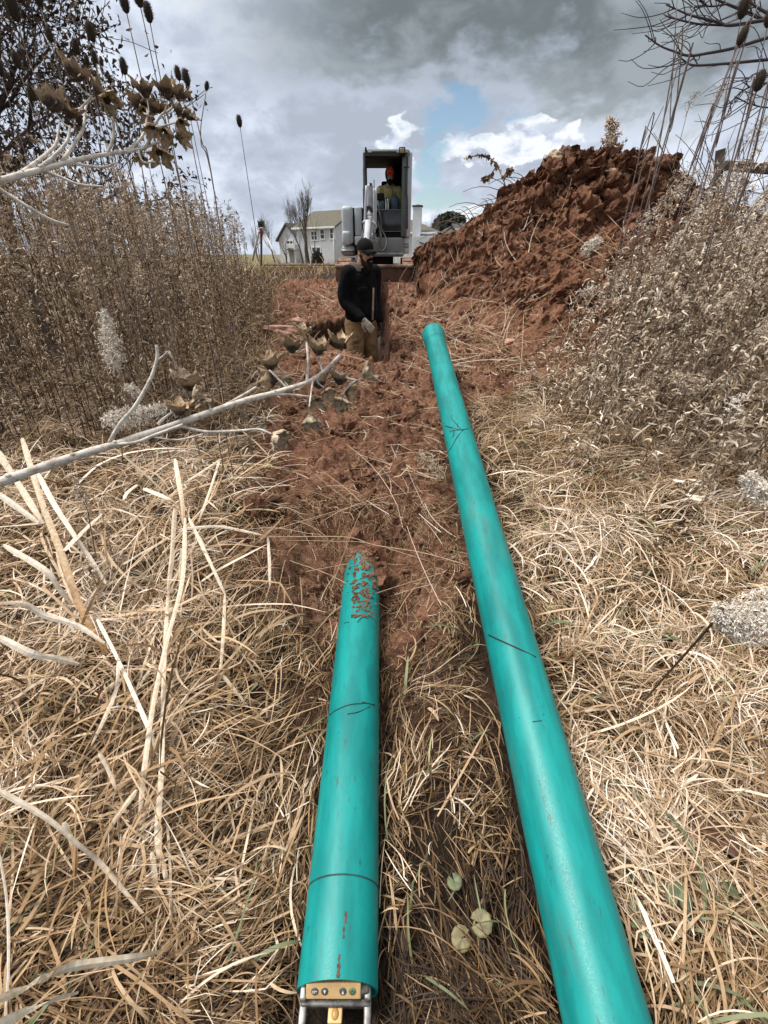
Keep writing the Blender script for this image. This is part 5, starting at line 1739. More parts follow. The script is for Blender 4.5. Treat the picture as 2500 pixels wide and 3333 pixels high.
def laser_box(p):
    return ((np.abs(p[..., 0] - PL0[0]) < 0.10) & (p[..., 1] > 0.20) & (p[..., 1] < 0.36) & (p[..., 2] > 0.03))


def site_tone(x, y):
    """straw is bleached on the right and beside the reeds, browner between the pipes and close by"""
    t = 0.45 + 0.17 * fbm(x * 1.6, y * 1.6, 3, 81)
    t = t + 0.17 * sstep(x, 0.45, 0.9) * sstep(y, 0.25, 0.8)
    t = t - 0.19 * (1 - sstep(y, 0.15, 0.75)) - 0.17 * np.exp(-((x - 0.1) / 0.45) ** 2) * (1 - sstep(y, 2.2, 3.0))
    t = t + 0.10 * sstep(-x, 0.5, 1.0) * sstep(y, 0.9, 1.6)
    return t


def blades(mb_, xy, L, wid, phi0, droop, theta, zoff, tone, rng, S=8, kink=0.12, floor=0.003):
    n = len(xy)
    p = np.concatenate([xy, (H(xy[:, 0], xy[:, 1]) + zoff)[:, None]], 1)
    pts = [p]; a = theta.copy(); e = phi0.copy(); curl = rng.normal(0, 0.085, n)
    for k in range(S - 1):
        d = np.stack([np.cos(a) * np.cos(e), np.sin(a) * np.cos(e), np.sin(e)], -1)
        q = pts[-1] + d * (L / (S - 1))[:, None]
        g_ = H(q[:, 0], q[:, 1]) + floor + zoff * 0.55
        low = q[:, 2] < g_
        q[:, 2] = np.maximum(q[:, 2], g_)
        e = np.where(low, np.maximum(e, 0.0) * 0.3, e - droop * rng.uniform(0.5, 1.5, n))
        kk = rng.random(n) < kink / 2
        a = a + curl + np.where(kk, rng.normal(0, 0.9, n), 0)
        e = e + np.where(kk, rng.normal(0, 0.35, n), 0)
        pts.append(q)
    pts = np.stack(pts, 1)
    flat = pts.copy()
    for a_, b_ in PAX:
        tt = np.clip((pts[..., 1] - a_[1]) / (b_[1] - a_[1]), 0, 1)
        over = (np.abs(pts[..., 0] - (a_[0] + (b_[0] - a_[0]) * tt)) < PR * 0.8) & (pts[..., 1] < b_[1])
        flat[..., 2] = np.where(over, a_[2] + (b_[2] - a_[2]) * tt, flat[..., 2])
    ok = (pipe_gap(pts).min(1) > PR + 0.002) & (pipe_gap(flat).min(1) > PR * 0.75) & ~laser_box(pts).any(1)
    tch = ((pts[..., 0] > -0.75) & (pts[..., 0] < 0.07) & (pts[..., 1] > 5.6) & (pts[..., 1] < 9.9)).any(1)
    ok &= ~tch
    px, py, zc = project(pts)
    ok &= ((px > -350) & (px < 2850) & (py > -200) & (py < 3750) & (zc > 0.25)).any(1)
    pts, wid, tone = pts[ok], wid[ok], tone[ok]
    prof = np.array([0.7, 1, 1, 1, 0.95, 0.8, 0.55, 0.12])[:S]
    tg = np.gradient(pts, axis=1)
    m = len(pts)
    up = norm(np.array((0, 0, 1.0)) + rng.normal(0, 0.45, (m, 3)))
    sd = norm(np.cross(tg, up[:, None]))
    ribbons(mb_, pts, wid[:, None] * prof, sd, np.clip(tone, 0, 1))


def sample(n, rng, yr=(0.02, 5.3), keepf=None):
    out = []
    c = 0
    while c < n:
        m = 40000
        y = yr[0] + (yr[1] - yr[0]) * rng.random(m) ** 1.45
        x = rng.uniform(-1, 1, m) * (0.62 * y + 1.25) + 0.1
        k = rng.random(m) < keepf(x, y)
        out.append(np.stack([x[k], y[k]], 1)); c += int(k.sum())
    return np.concatenate(out)[:n]


def veg(x, y): return 1 - 0.97 * soil_mask(x, y)


mb = MB()
n = 88000
xy = sample(n, rg, keepf=lambda x, y: veg(x, y) * (1 - 0.8 * sstep(fbm(x * 3.0 + 4, y * 3.0, 3, 91), 0.15, 0.5)))
x, y = xy[:, 0], xy[:, 1]
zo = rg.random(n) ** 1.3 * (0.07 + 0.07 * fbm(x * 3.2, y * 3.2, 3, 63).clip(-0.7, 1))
flow = 2.6 * fbm(x * 1.1, y * 1.1, 3, 61) + 0.9
blades(mb, xy, rg.lognormal(-2.1, 0.5, n), rg.lognormal(-5.85, 0.48, n), rg.uniform(-0.05, 0.45, n), rg.uniform(0.02, 0.18, n),
       flow + rg.normal(0, 0.55, n), zo, site_tone(x, y) - 0.05 + rg.normal(0, 0.22, n) + (zo - 0.045) * 6.5, rg)  # low blades browner like old thatch, darkened further as shade in the gaps
# tufts: blades that spring from one root and fall outwards
ct = sample(360, rg, (0.3, 4.6), keepf=lambda x, y: veg(x, y) * sstep(np.abs(x - 0.1), 0.4, 0.8))
ct = ct[(np.abs(ct[:, 0] - 0.15) > 0.35) | (ct[:, 1] < 0.3)]
nb = rg.integers(24, 52, len(ct))
ci_ = np.repeat(np.arange(len(ct)), nb); n = len(ci_)
xy = ct[ci_] + rg.normal(0, 0.018, (n, 2))
th0 = rg.uniform(0, 6.28, len(ct))
x, y = xy[:, 0], xy[:, 1]
blades(mb, xy, rg.lognormal(-1.55, 0.30, n), rg.lognormal(-5.65, 0.40, n), rg.uniform(0.35, 1.25, n), rg.uniform(0.12, 0.42, n),
       th0[ci_] + rg.normal(0, 0.8, n), np.full(n, 0.012), site_tone(x, y) + 0.10 + rg.normal(0, 0.12, n) + rg.normal(0, 0.06, len(ct))[ci_], rg)
# broad bleached blades in front
n = 1900
xy = sample(n, rg, (0.02, 3.6), keepf=lambda x, y: veg(x, y) * (np.abs(x - 0.15) > 0.42))
x, y = xy[:, 0], xy[:, 1]
blades(mb, xy, rg.lognormal(-1.55, 0.35, n), rg.lognormal(-5.0, 0.28, n), rg.uniform(0.1, 0.9, n), rg.uniform(0.08, 0.35, n),
       2.0 * fbm(x, y, 2, 66) + rg.normal(0.6, 1.0, n), rg.uniform(0.03, 0.085, n), site_tone(x, y) + 0.17 + rg.normal(0, 0.13, n), rg)
n = 850
xy = sample(n, rg, (0.02, 3.3), keepf=lambda x, y: veg(x, y) * (0.06 + 0.94 * sstep(-x, 0.35, 0.8)) * sstep(y, 0.35, 0.8))
x, y = xy[:, 0], xy[:, 1]
blades(mb, xy, rg.lognormal(-1.05, 0.4, n), rg.lognormal(-4.75, 0.32, n), rg.uniform(0.1, 0.8, n), rg.uniform(0.03, 0.22, n),
       2.0 * fbm(x, y, 2, 67) + rg.normal(0.2, 1.0, n), rg.uniform(0.02, 0.10, n), site_tone(x, y) + 0.12 + rg.normal(0, 0.17, n), rg, kink=0.3)
o = mb.build('dry_grass', M_STRAW); tag(o, 'matted dry straw coloured grass covering the foreground on both sides of the pipes', 'grass', kind='stuff')

mb = MB(); n = 520
xy = sample(n, rg, (0.02, 3.4), keepf=lambda x, y: veg(x, y) * (0.35 + (x > 0.5)))
blades(mb, xy, rg.lognormal(-1.75, 0.35, n), rg.lognormal(-5.1, 0.35, n), rg.uniform(0.2, 1.0, n), rg.uniform(0.08, 0.3, n), rg.uniform(0, 6.28, n), rg.uniform(0.02, 0.07, n), rg.random(n), rg)
o = mb.build('green_grass', M_GREEN); tag(o, 'sparse grey green grass blades among the straw', 'grass', kind='stuff')


def strewn(mb_, n, xr, yr, Lr, rr_, keepf, rng, top=surf, tone=(0.35, 0.95), S=7, lift=0.012):
    c = 0; P_, Rr_, Tn = [], [], []
    while c < n:
        m = 4000
        x, y = rng.uniform(*xr, m), rng.uniform(*yr, m)
        k = rng.random(m) < keepf(x, y)
        x, y = x[k], y[k]; m = len(x)
        L = rng.lognormal(math.log(Lr[0]), Lr[1], m); a = rng.uniform(0, PI, m); b = rng.normal(0, 0.12, m)
        t = np.linspace(-0.5, 0.5, S)
        aa = a[:, None] + b[:, None] * np.arange(S)
        dx_ = np.cumsum(np.cos(aa), 1) / S; dy_ = np.cumsum(np.sin(aa), 1) / S
        X_ = x[:, None] + (dx_ - dx_.mean(1, keepdims=True)) * L[:, None]; Y_ = y[:, None] + (dy_ - dy_.mean(1, keepdims=True)) * L[:, None]
        Z_ = top(X_, Y_)
        ends = Z_[:, :1] + (Z_[:, -1:] - Z_[:, :1]) * np.linspace(0, 1, S)
        Z_ = np.maximum(ends, Z_ * 0.75 + ends * 0.25) + 0.012 + lift * rng.random((m, 1)) + rng.random((m, 1)) ** 3 * 0.05 * np.linspace(0, 1, S) * L[:, None] * 4
        p = np.stack([X_, Y_, Z_], -1)
        ok = (pipe_gap(p).min(1) > PR + 0.004) & ~((X_ > -0.62) & (X_ < 0.06) & (Y_ > 5.66) & (Y_ < 9.8)).any(1)
        P_.append(p[ok]); Rr_.append(rng.uniform(*rr_, ok.sum())); Tn.append(rng.uniform(*tone, ok.sum())); c += int(ok.sum())
    p = np.concatenate(P_)[:n]; r_ = np.concatenate(Rr_)[:n]; tn = np.concatenate(Tn)[:n]
    ntubes(mb_, p, r_[:, None] * np.linspace(1, 0.6, S), tn, 0, 4)


mb = MB()
strewn(mb, 680, (-1.4, 1.8), (1.5, 9.5), (0.34, 0.5), (0.0013, 0.0036), lambda x, y: soil_mask(x, y) * (0.35 + 0.65 * fbm(x * 1.5, y * 1.5, 2, 4).clip(0, 1)), rg, tone=(0.5, 1.0))
strewn(mb, 3600, (-0.9, 0.7), (0.6, 2.6), (0.055, 0.6), (0.0007, 0.0017), soil_mask, rg, S=4, top=H, tone=(0.15, 0.8))
strewn(mb, 2800, (-1.4, 1.8), (1.4, 7.5), (0.05, 0.6), (0.0007, 0.0018), soil_mask, rg, S=4)
o = mb.build('straw_litter', M_STRAW); tag(o, 'thin dry stems and straw bits strewn over the red clay path', 'straw', kind='stuff')
mb = MB()
strewn(mb, 430, (0.7, 4.6), (4.9, 8.2), (0.40, 0.55), (0.0022, 0.0055), lambda x, y: 0.25 + 0.75 * (1 - sstep(mound_h(x, y) - H(x, y), 0.5, 1.6)), rg, lift=0.05)
strewn(mb, 1300, (0.6, 4.6), (4.9, 8.2), (0.08, 0.6), (0.0012, 0.0030), lambda x, y: 0.6 + 0 * x, rg, S=4, lift=0.05)
o = mb.build('straw_litter', M_STRAW); tag(o, 'dry stems and roots tangled over the heap of red soil', 'straw', kind='stuff')

# low trampled stems right of the long pipe, lying uphill of the straw
mb = MB(); n = 1900
xy = np.stack([rg.uniform(0.15, 2.2, n * 3), rg.uniform(2.6, 5.1, n * 3)], 1)
k = (rg.random(n * 3) < np.interp(xy[:, 1], [2.6, 3.5, 5.1], [1, 1, 0.25])) & (soil_mask(xy[:, 0], xy[:, 1]) < 0.8)
xy = xy[k][:n]; n = len(xy)
blades(mb, xy, rg.lognormal(-0.9, 0.4, n), rg.lognormal(-5.9, 0.3, n), rg.uniform(0.0, 0.35, n), rg.uniform(0.0, 0.10, n), rg.normal(0.55, 0.5, n) + PI * (rg.random(n) < 0.3), rg.random(n) * 0.10, 0.42 + rg.normal(0, 0.2, n), rg)
o = mb.build('flattened_weeds', M_STRAW); tag(o, 'trampled thin weed stems lying flat right of the upper long pipe', 'weeds', kind='stuff')

# thin grass along the thicket edge
mb = MB(); n = 9000
xy = np.stack([rg.uniform(-2.9, -0.9, n), rg.uniform(4.6, 9.6, n)], 1)
xy = xy[rg.random(n) > soil_mask(xy[:, 0], xy[:, 1]) * 0.95]; n = len(xy)
blades(mb, xy, rg.lognormal(-1.5, 0.4, n), rg.lognormal(-5.3, 0.3, n), rg.uniform(0.1, 1.2, n), rg.uniform(0.05, 0.3, n), rg.uniform(0, 6.28, n), rg.random(n) * 0.05, 0.42 + rg.normal(0, 0.18, n), rg)
o = mb.build('edge_grass', M_STRAW); tag(o, 'short dry grass between the left thicket and the clay path', 'grass', kind='stuff')

# rough dead grass round the plateau, tripod and lawn edge
mb = MB(); n = 9000
xy = np.stack([rg.uniform(-7, 3.2, n), rg.uniform(9.2, 19, n)], 1)
xy = xy[~((np.abs(xy[:, 0] + 0.1) < 1.3) & (xy[:, 1] < 13.5)) & ~((xy[:, 0] > -1.9) & (xy[:, 1] < 10.6))]; n = len(xy)
blades(mb, xy, rg.lognormal(-1.35, 0.4, n), rg.lognormal(-4.9, 0.3, n), rg.uniform(0.6, 1.5, n), rg.uniform(0.02, 0.2, n), rg.uniform(0, 6.28, n), np.zeros(n), 0.38 + rg.normal(0, 0.18, n), rg)
o = mb.build('rough_grass', M_STRAW); tag(o, 'rough tan grass around the tripod and beyond the trench', 'grass', kind='stuff')

# ------------------------------------------------------------------ broken reeds, left foreground
M_REED = tone_mat('bleached_reed', [(0, (0.16, 0.065, 0.02)), (0.3, (0.38, 0.21, 0.09)), (0.55, (0.50, 0.37, 0.24)), (0.75, (0.64, 0.53, 0.40)), (1, (0.84, 0.76, 0.66))], 0.55, streak=0.75)


def strap(pts, w, th, up=(0, -0.5, 1.0), tone=0.8):
    S = len(pts)
    tg = norm(np.gradient(pts, axis=0)); u = norm(np.cross(tg, np.array(up, float))); v = np.cross(u, tg)
    w = np.full(S, float(w)) if np.ndim(w) == 0 else np.asarray(w)
    V = np.stack([pts - u * w[:, None] / 2, pts - v * th * 0.25, pts + u * w[:, None] / 2, pts + v * th], 1).reshape(-1, 3)
    Q = [(i * 4 + k, i * 4 + (k + 1) % 4, i * 4 + 4 + (k + 1) % 4, i * 4 + 4 + k) for i in range(S - 1) for k in range(4)]
    e = (S - 1) * 4
    Q += [(3, 2, 1, 0), (e, e + 1, e + 2, e + 3)]
    return V, Q


def zA(x, y): return x / 1.659, 1500 + y / 1.659


def zB(x, y): return x / 1.659, 2400 + y / 1.659


REEDS = [
    (zA, [(945, 255), (930, 480), (905, 740)], 25, 0.80, 0.96, 'tall bleached reed stub standing upright in the reed clump', 0),
    (zA, [(1000, 310), (985, 640), (900, 980), (830, 1300), (780, 1659), (765, 1800), (745, 2030)], 26, 0.80, 0.97, 'long bleached reed crossing down from the clump, left of its twin', 0),
    (zA, [(905, 740), (885, 1150), (872, 1659), (850, 2030), (885, 2200), (960, 2500)], 28, 0.88, 0.97, 'long bleached reed running straight down beside its twin to the straw', 0),
    (zA, [(1020, 310), (1140, 560), (1215, 720)], 18, 0.82, 0.90, 'thin kinked reed right of the clump, upper piece', 0),
    (zA, [(1215, 720), (1205, 960), (1190, 1140), (1340, 1330)], 18, 0.90, 0.965, 'thin kinked reed ending in a bent white tip beside the clay path', 0),
    (zA, [(120, -120), (215, 190), (330, 500), (430, 780), (570, 1045)], 34, 0.70, 0.94, 'thick leaning reed with orange brown base at the left', 0.62),
    (zA, [(-20, -60), (90, 110), (230, 335)], 32, 0.68, 0.80, 'broad pale reed leaf sloping down at the upper left edge', 0),
    (zA, [(200, 60), (290, 230), (400, 400), (480, 520), (575, 665)], 25, 0.72, 0.90, 'straight grey reed leaf right of the thick leaning reed', 0),
    (zA, [(-20, 170), (210, 335)], 30, 0.70, 0.78, 'short buff reed leaf over the thick leaning reed', 0),
    (zA, [(-20, 362), (110, 350), (262, 332)], 26, 0.70, 0.80, 'flat grey reed pointing sideways at the left edge', 0.15),
    (zA, [(345, 490), (430, 400), (550, 288)], 30, 0.80, 0.84, 'short broad reed piece tilted up to the right', 0),
    (zA, [(20, 455), (240, 590), (320, 690), (385, 770)], 30, 0.74, 0.88, 'curved buff reed leaf under the thick leaning reed', 0),
    (zA, [(-20, 770), (130, 775), (250, 840), (420, 890), (565, 985)], 30, 0.72, 0.90, 'wide arching reed leaf entering from the left edge', 0),
    (zA, [(525, 855), (640, 1080), (800, 1440), (850, 1590)], 21, 0.84, 0.95, 'slim grey white reed slanting down to the crossing reeds', 0),
    (zA, [(640, 1080), (628, 1230), (560, 1400), (492, 1540)], 22, 0.88, 0.94, 'curled pink buff reed leaf hanging from the slim reed', 0.1),
    (zA, [(-20, 945), (170, 1040), (300, 1065), (425, 1097)], 36, 0.72, 0.86, 'wide buff reed leaf with a cut end, lower left', 0),
    (zA, [(960, 375), (1100, 357), (1220, 360), (1420, 402)], 18, 0.86, 0.95, 'pale reed leaf bent over to the right above the clay', 0),
    (zA, [(945, -10), (968, 130), (985, 230), (990, 345)], 24, 0.80, 0.86, 'upright reed stub with an orange lower end, back of the clump', 0.5),
    (zA, [(1195, -10), (1090, 60), (968, 138)], 15, 0.84, 0.86, 'thin reed tilted up to the right from the clump', 0),
    (zA, [(1185, 0), (1130, 170), (1072, 332)], 14, 0.86, 0.93, 'thin straw coloured reed leaning right behind the clump', 0),
    (zA, [(740, 130), (690, 170), (665, 215)], 22, 0.84, 0.84, 'very short broad reed scrap left of the clump', 0),
    (zA, [(775, 150), (850, 180), (925, 212)], 22, 0.84, 0.86, 'short reed piece lying against the clump', 0),
    (zA, [(665, 560), (780, 490), (915, 418)], 14, 0.90, 0.93, 'narrow white reed strip rising to the clump from the left', 0),
    (zA, [(1447, 415), (1455, 550), (1457, 680)], 16, 0.94, 0.985, 'single white reed standing on the clay at the path edge', 0),
    (zA, [(985, 470), (975, 640), (1000, 790)], 22, 0.88, 0.97, 'orange brown reed base at the foot of the clump', 0.75),
    (zA, [(935, 480), (925, 640), (930, 770)], 20, 0.90, 0.97, 'tan reed base left in the foot of the clump', 0.5),
    (zB, [(-20, 280), (250, 435), (430, 585), (560, 700), (820, 1010)], 26, 0.74, 0.95, 'long bleached reed sweeping down from the lower left edge', 0.1),
    (zB, [(-5, 620), (38, 900), (45, 1250), (20, 1600)], 16, 0.70, 0.84, 'thin white reed dropping along the bottom left edge', 0),
    (zB, [(-20, 1425), (180, 1330), (380, 1240), (720, 1190), (900, 1150)], 40, 0.70, 0.94, 'broad pale reed leaf sweeping up to the right near the bottom', 0),
    (zB, [(-20, 1560), (200, 1450), (420, 1375)], 46, 0.66, 0.80, 'broad blurred tan reed leaf in the bottom left corner', 0.1),
    (zB, [(535, 85), (585, 180), (630, 290)], 20, 0.88, 0.93, 'short white reed scrap above the lower straw', 0),
    (zB, [(740, 285), (640, 420), (560, 540)], 25, 0.88, 0.95, 'pale split reed leaf pointing down left of the crossing reeds', 0),
    (zB, [(345, 460), (400, 600), (405, 760)], 34, 0.88, 0.96, 'rusty brown reed base in the lower left straw', 0.7),
    (zB, [(820, 620), (840, 800), (850, 980)], 30, 0.93, 0.98, 'pinkish brown reed base where the crossing reeds meet the ground', 0.55),
]
rq = np.random.default_rng(8)
for zf, L, wpx, k0, k1, lab, org in REEDS:
    ks = np.linspace(k0, k1, len(L))
    wp = []
    for (x, y), kk in zip(L, ks):
        X_, Y_ = zf(x, y)
        wp.append(Pg(X_, Y_, kk))
    wp = np.array(wp)
    _, _, zc = project(wp)
    kinked = len(L) >= 4 and 'kinked' in lab
    p = np.concatenate([wp[:-1] + (wp[1:] - wp[:-1]) * t for t in ()]) if False else (spline(wp, 6 * len(wp)) if not kinked else np.concatenate([np.linspace(wp[i], wp[i + 1], 8)[:7] for i in range(len(wp) - 1)] + [wp[-1:]]))
    w = wpx / 1.659 * float(zc.mean()) / F
    S = len(p)
    wp_ = w * (1 + 0.10 * np.sin(np.linspace(0, 9, S) + wpx)) * np.interp(np.linspace(0, 1, S), [0, 0.05, 0.8, 1], [0.55, 1, 0.95, 0.4])
    V, Q = strap(p, wp_, w * 0.22)
    tn = np.repeat(0.84 + rq.normal(0, 0.06) - org * np.linspace(0.25, 1, S) ** 1.5, 4)
    o = np.array(wp[-1])
    ob = MB().add(V - o, Q, None, 0, np.clip(tn + np.tile((-0.05, 0.03, -0.02, 0.05), S), 0, 1)).build('reed', M_REED, loc=o, smooth=False)
    tag(ob, lab, 'reed')

# ------------------------------------------------------------------ seed pod branches, close to the camera
M_PALEB = mat('bleached_branch', (0.66, 0.61, 0.55), 0.8, (0.38, 0.325, 0.27), 45, bump=0.8, bdist=0.003)
M_PODI = mat('pod_lining', (0.58, 0.46, 0.31), 0.6, (0.32, 0.18, 0.08), 70, bump=0.5, bdist=0.002)
M_PODO = mat('pod_shell', (0.040, 0.025, 0.016), 0.75, (0.26, 0.175, 0.105), 45, bump=0.4)
m_, n_, b_ = new_mat('pod_shell_two_tone')
co_ = n_.n('ShaderNodeTexCoord').outputs['Object']
sx_ = n_.n('ShaderNodeSeparateXYZ'); n_.put(sx_.inputs[0], co_)
nz_ = n_.noise(co_, 120, 5, 0.7)
c_ = n_.mix(n_.ss(n_.m('ADD', sx_.outputs[2], n_.m('MULTIPLY', n_.m('SUBTRACT', nz_, 0.5), 0.030)), 0.012, 0.026), (0.030, 0.019, 0.013), (0.36, 0.25, 0.15))
n_.put(b_.inputs['Base Color'], n_.mix(n_.ss(nz_, 0.5, 0.68), c_, (0.13, 0.08, 0.05)))
b_.inputs['Roughness'].default_value = 0.75
add_bump(n_, b_, nz_, 0.6, 0.002)
M_PODO = m_
M_PODP = mat('pale_pod_husk', (0.56, 0.46, 0.33), 0.7, (0.22, 0.14, 0.08), 80, bump=0.6, bdist=0.002)


def pod_mesh(seed, openness, size, husk=False):
    """five boat-shaped valves spread round a short stalk, dark shell outside, tan lining within"""
    rng = np.random.default_rng(seed)
    mb_ = MB()
    nu, nv = 9, 7
    for k in range(5):
        a = k * 2 * PI / 5 + rng.normal(0, 0.14)
        op_ = openness * rng.uniform(0.65, 1.3); Ls_ = size * rng.uniform(0.85, 1.15)
        u = np.linspace(0, 1, nu); v = np.linspace(-1, 1, nv)
        U, V_ = np.meshgrid(u, v, indexing='ij')
        wid = Ls_ * 0.235 * np.sin(np.clip(U * 0.96 + 0.05, 0, 1) * PI) ** 0.9 + Ls_ * 0.012
        ang = 0.9 - (0.9 - op_) * U + 0.3 * U ** 3 * rng.uniform(-0.6, 1.2)
        rad = Ls_ * 0.05 + np.cumsum(np.sin(ang), 0) * Ls_ / nu
        z = np.cumsum(np.cos(ang), 0) * Ls_ / nu
        cup = 0.55 * wid * (V_ ** 2)
        r_in = rad - cup * np.cos(ang) * 1.2; zz = z + cup * np.sin(ang)
        t = V_ * wid * (1 + 0.17 * rng.normal(size=U.shape)); r_in = r_in + Ls_ * 0.025 * rng.normal(size=U.shape); zz = zz + Ls_ * 0.02 * rng.normal(size=U.shape)
        for sgn, mi, off in ((1, 0, 0), (-1, 1, Ls_ * 0.035)):
            rr2 = r_in + off; tt = t * (1.0 if sgn > 0 else 1.04)
            X_ = rr2 * math.cos(a) - tt * math.sin(a); Y_ = rr2 * math.sin(a) + tt * math.cos(a)
            P_ = np.stack([X_, Y_, zz - off * 0.5], -1).reshape(-1, 3)
            q = [(i * nv + j, i * nv + j + 1, (i + 1) * nv + j + 1, (i + 1) * nv + j) for i in range(nu - 1) for j in range(nv - 1)]
            mb_.add(P_, q if sgn > 0 else [f[::-1] for f in q], None, mi)
        for s_ in (-1, 1):                   # ragged hairs along the valve edge
            c = np.stack([(r_in[:, 0 if s_ < 0 else -1]) * math.cos(a) - t[:, 0 if s_ < 0 else -1] * math.sin(a), (r_in[:, 0 if s_ < 0 else -1]) * math.sin(a) + t[:, 0 if s_ < 0 else -1] * math.cos(a), zz[:, 0 if s_ < 0 else -1]], -1)
            d = norm(rng.normal(size=c.shape)) * size * 0.10
            ribbons(mb_, np.stack([c, c + d * 0.5, c + d], 1), np.repeat(np.array([[0.0012, 0.0009, 0.0004]]), len(c), 0), norm(rng.normal(size=c.shape)), np.full(len(c), 0.5), 0)
    mb_.add_xf(ell((0, 0, size * 0.10), (size * 0.20, size * 0.20, size * 0.16), 10, 7), None, 1)
    for k in range(8):                        # narrow bracts below
        a = rng.uniform(0, 6.28); Lb = size * rng.uniform(0.35, 0.6)
        u = np.linspace(0, 1, 5)[:, None]
        p = np.array((math.cos(a), math.sin(a), 0.0)) * u * Lb * 0.8 + np.array((0, 0, 1.0)) * (u ** 2 * Lb * rng.uniform(-0.6, 0.5))
        ribbons(mb_, p[None], np.array([[0.002, 0.0025, 0.002, 0.0015, 0.0005]]) * 1.0, norm(rng.normal(size=(1, 3))), np.array([0.5]), 0)
    return mb_


def pod_branch(name, label, zf, main, subs, pods, zc0, zc1, r0, r1, size, seed, pk_=1.25):
    rng = np.random.default_rng(seed)
    xs_ = [p[0] for p in main]
    xlo, xhi = min(xs_), max(xs_)

    def zcx(x): return float(np.interp(x, [xlo, xhi], [zc0, zc1]))

    def W3(x, y, dz_=0.0): return Pc(*zf(x, y), zcx(x) + dz_)
    o = W3(*main[0])
    root = empty(name, o); tag(root, label, 'branch')
    mb_ = MB()
    pm = spline([W3(*p) for p in main], 70) - o
    rad = np.linspace(r0, r1, 70) * (1 + 0.06 * np.sin(np.arange(70) * 0.9))
    mb_.add_xf(tube(pm, rad, 10))
    for k in (9, 19, 27, 38, 48, 57):         # leaf scars
        mb_.add_xf(ell(pm[k] + (0, -rad[k] * 0.4, rad[k] * 0.75), (rad[k] * 0.7, rad[k] * 0.55, rad[k] * 0.5), 8, 6))
    for L, ra, rb, dz_ in subs:
        q = spline([W3(x, y, dz_ * i / max(1, len(L) - 1)) for i, (x, y) in enumerate(L)], 24) - o
        mb_.add_xf(tube(q, np.linspace(ra, rb, 24), 8))
    mb_.build('stem', M_PALEB, root)
    for i, (x, y, tx, ty, s, husk) in enumerate(pods):
        c = W3(x, y, rng.uniform(-0.04, 0.06))
        d = Pc(*zf(x + tx, y + ty), zcx(x)) - Pc(*zf(x, y), zcx(x))
        d = norm(norm(d) + norm(CAM - c) * rng.uniform(0.2, 0.6))
        pmh = pod_mesh(seed * 31 + i, rng.uniform(0.25, 0.62), size * s * pk_)
        q = Vector(d).to_track_quat('Z', 'X').to_matrix().to_4x4()
        ob = pmh.build('seed_pod', [M_PODP if husk else M_PODI, M_PODP if husk == 2 else M_PODO], root)
        ob.location = c - o - d * size * s * 0.4
        ob.rotation_euler = q.to_euler()
        j = int(np.argmin(np.linalg.norm(pm - (c - o), axis=1)))
        ends = [pm[j]] + [W3(*L[-1]) - o for L, _, _, _ in subs]
        k = int(np.argmin([np.linalg.norm(e - (c - o)) for e in ends]))
        e = ends[k]; b_ = c - o - d * size * s * 0.4
        st_ = spline([e, (e + b_) / 2 - d * 0.008 + rng.normal(0, 0.003, 3), b_], 8)
        MB().add_xf(tube(st_, np.linspace(0.0026, 0.0018, 8), 6)).build('pod_stalk', M_PALEB, root)
    return root


def z8(x, y): return x / 1.276, 900 + y / 1.276


pod_branch('seed_pod_branch', 'bleached branch with open seed pods reaching across the middle from the left edge', z8,
           [(-60, 875), (0, 855), (180, 790), (350, 735), (500, 690), (740, 610), (1000, 520), (1150, 480), (1280, 438), (1350, 390), (1412, 328)],
           [([(455, 690), (500, 610), (560, 540), (625, 425), (652, 340), (650, 285)], 0.0055, 0.0035, -0.05), ([(650, 350), (672, 335), (700, 310)], 0.0025, 0.002, -0.02),
            ([(655, 615), (680, 590), (722, 560)], 0.0045, 0.003, 0.0), ([(740, 620), (860, 645), (1000, 640), (1075, 635), (1130, 655)], 0.0045, 0.003, -0.08),
            ([(440, 700), (560, 690), (640, 660), (760, 615)], 0.005, 0.004, -0.03), ([(640, 668), (740, 678), (842, 655)], 0.0025, 0.002, -0.05),
            ([(870, 568), (980, 510), (1065, 460)], 0.0045, 0.004, 0.05), ([(1100, 490), (1200, 490), (1290, 500)], 0.004, 0.003, 0.0), ([(1275, 435), (1280, 350), (1272, 265)], 0.0045, 0.0035, 0.05),
            ([(1300, 430), (1290, 500), (1285, 540)], 0.003, 0.002, -0.05), ([(1375, 385), (1440, 420), (1480, 430)], 0.0035, 0.002, 0.0), ([(1340, 400), (1330, 360), (1325, 330)], 0.003, 0.0025, 0.0), ([(1200, 470), (1150, 420), (1120, 390)], 0.003, 0.0025, 0.0)],
           [(785, 440, -0.2, -1, 1.3, 1), (820, 490, 0.6, -0.5, 0.8, 2), (745, 548, -0.1, -1, 1.05, 0), (862, 525, 0.4, 1, 1.15, 0), (1120, 360, -0.1, -1, 1.1, 0), (1120, 430, -0.7, 0.1, 1.2, 1), (1180, 430, 0.6, 0.6, 0.8, 2),
            (1212, 288, 0.0, -1, 1.1, 0), (1325, 298, 0.0, -1, 1.05, 0), (1410, 270, 0.1, -1, 1.15, 0), (1322, 440, -0.2, -1, 1.0, 0), (1412, 425, 0.1, -1, 1.0, 1), (1360, 480, 0.5, 0.8, 0.9, 0), (1450, 480, 1, 0.3, 0.8, 0),
            (1412, 520, 0, 1, 0.9, 2), (1320, 520, -0.2, 1, 0.8, 1), (1292, 600, 0.2, 1, 1.15, 2), (1155, 668, 0.6, 0.5, 1.1, 2), (1528, 402, 0.5, -0.3, 1.1, 2), (1256, 225, 0.1, -1, 0.8, 2)],
           0.98, 1.30, 0.0120, 0.0050, 0.041, 5)


def z5(x, y): return x / 1.843, y / 1.843


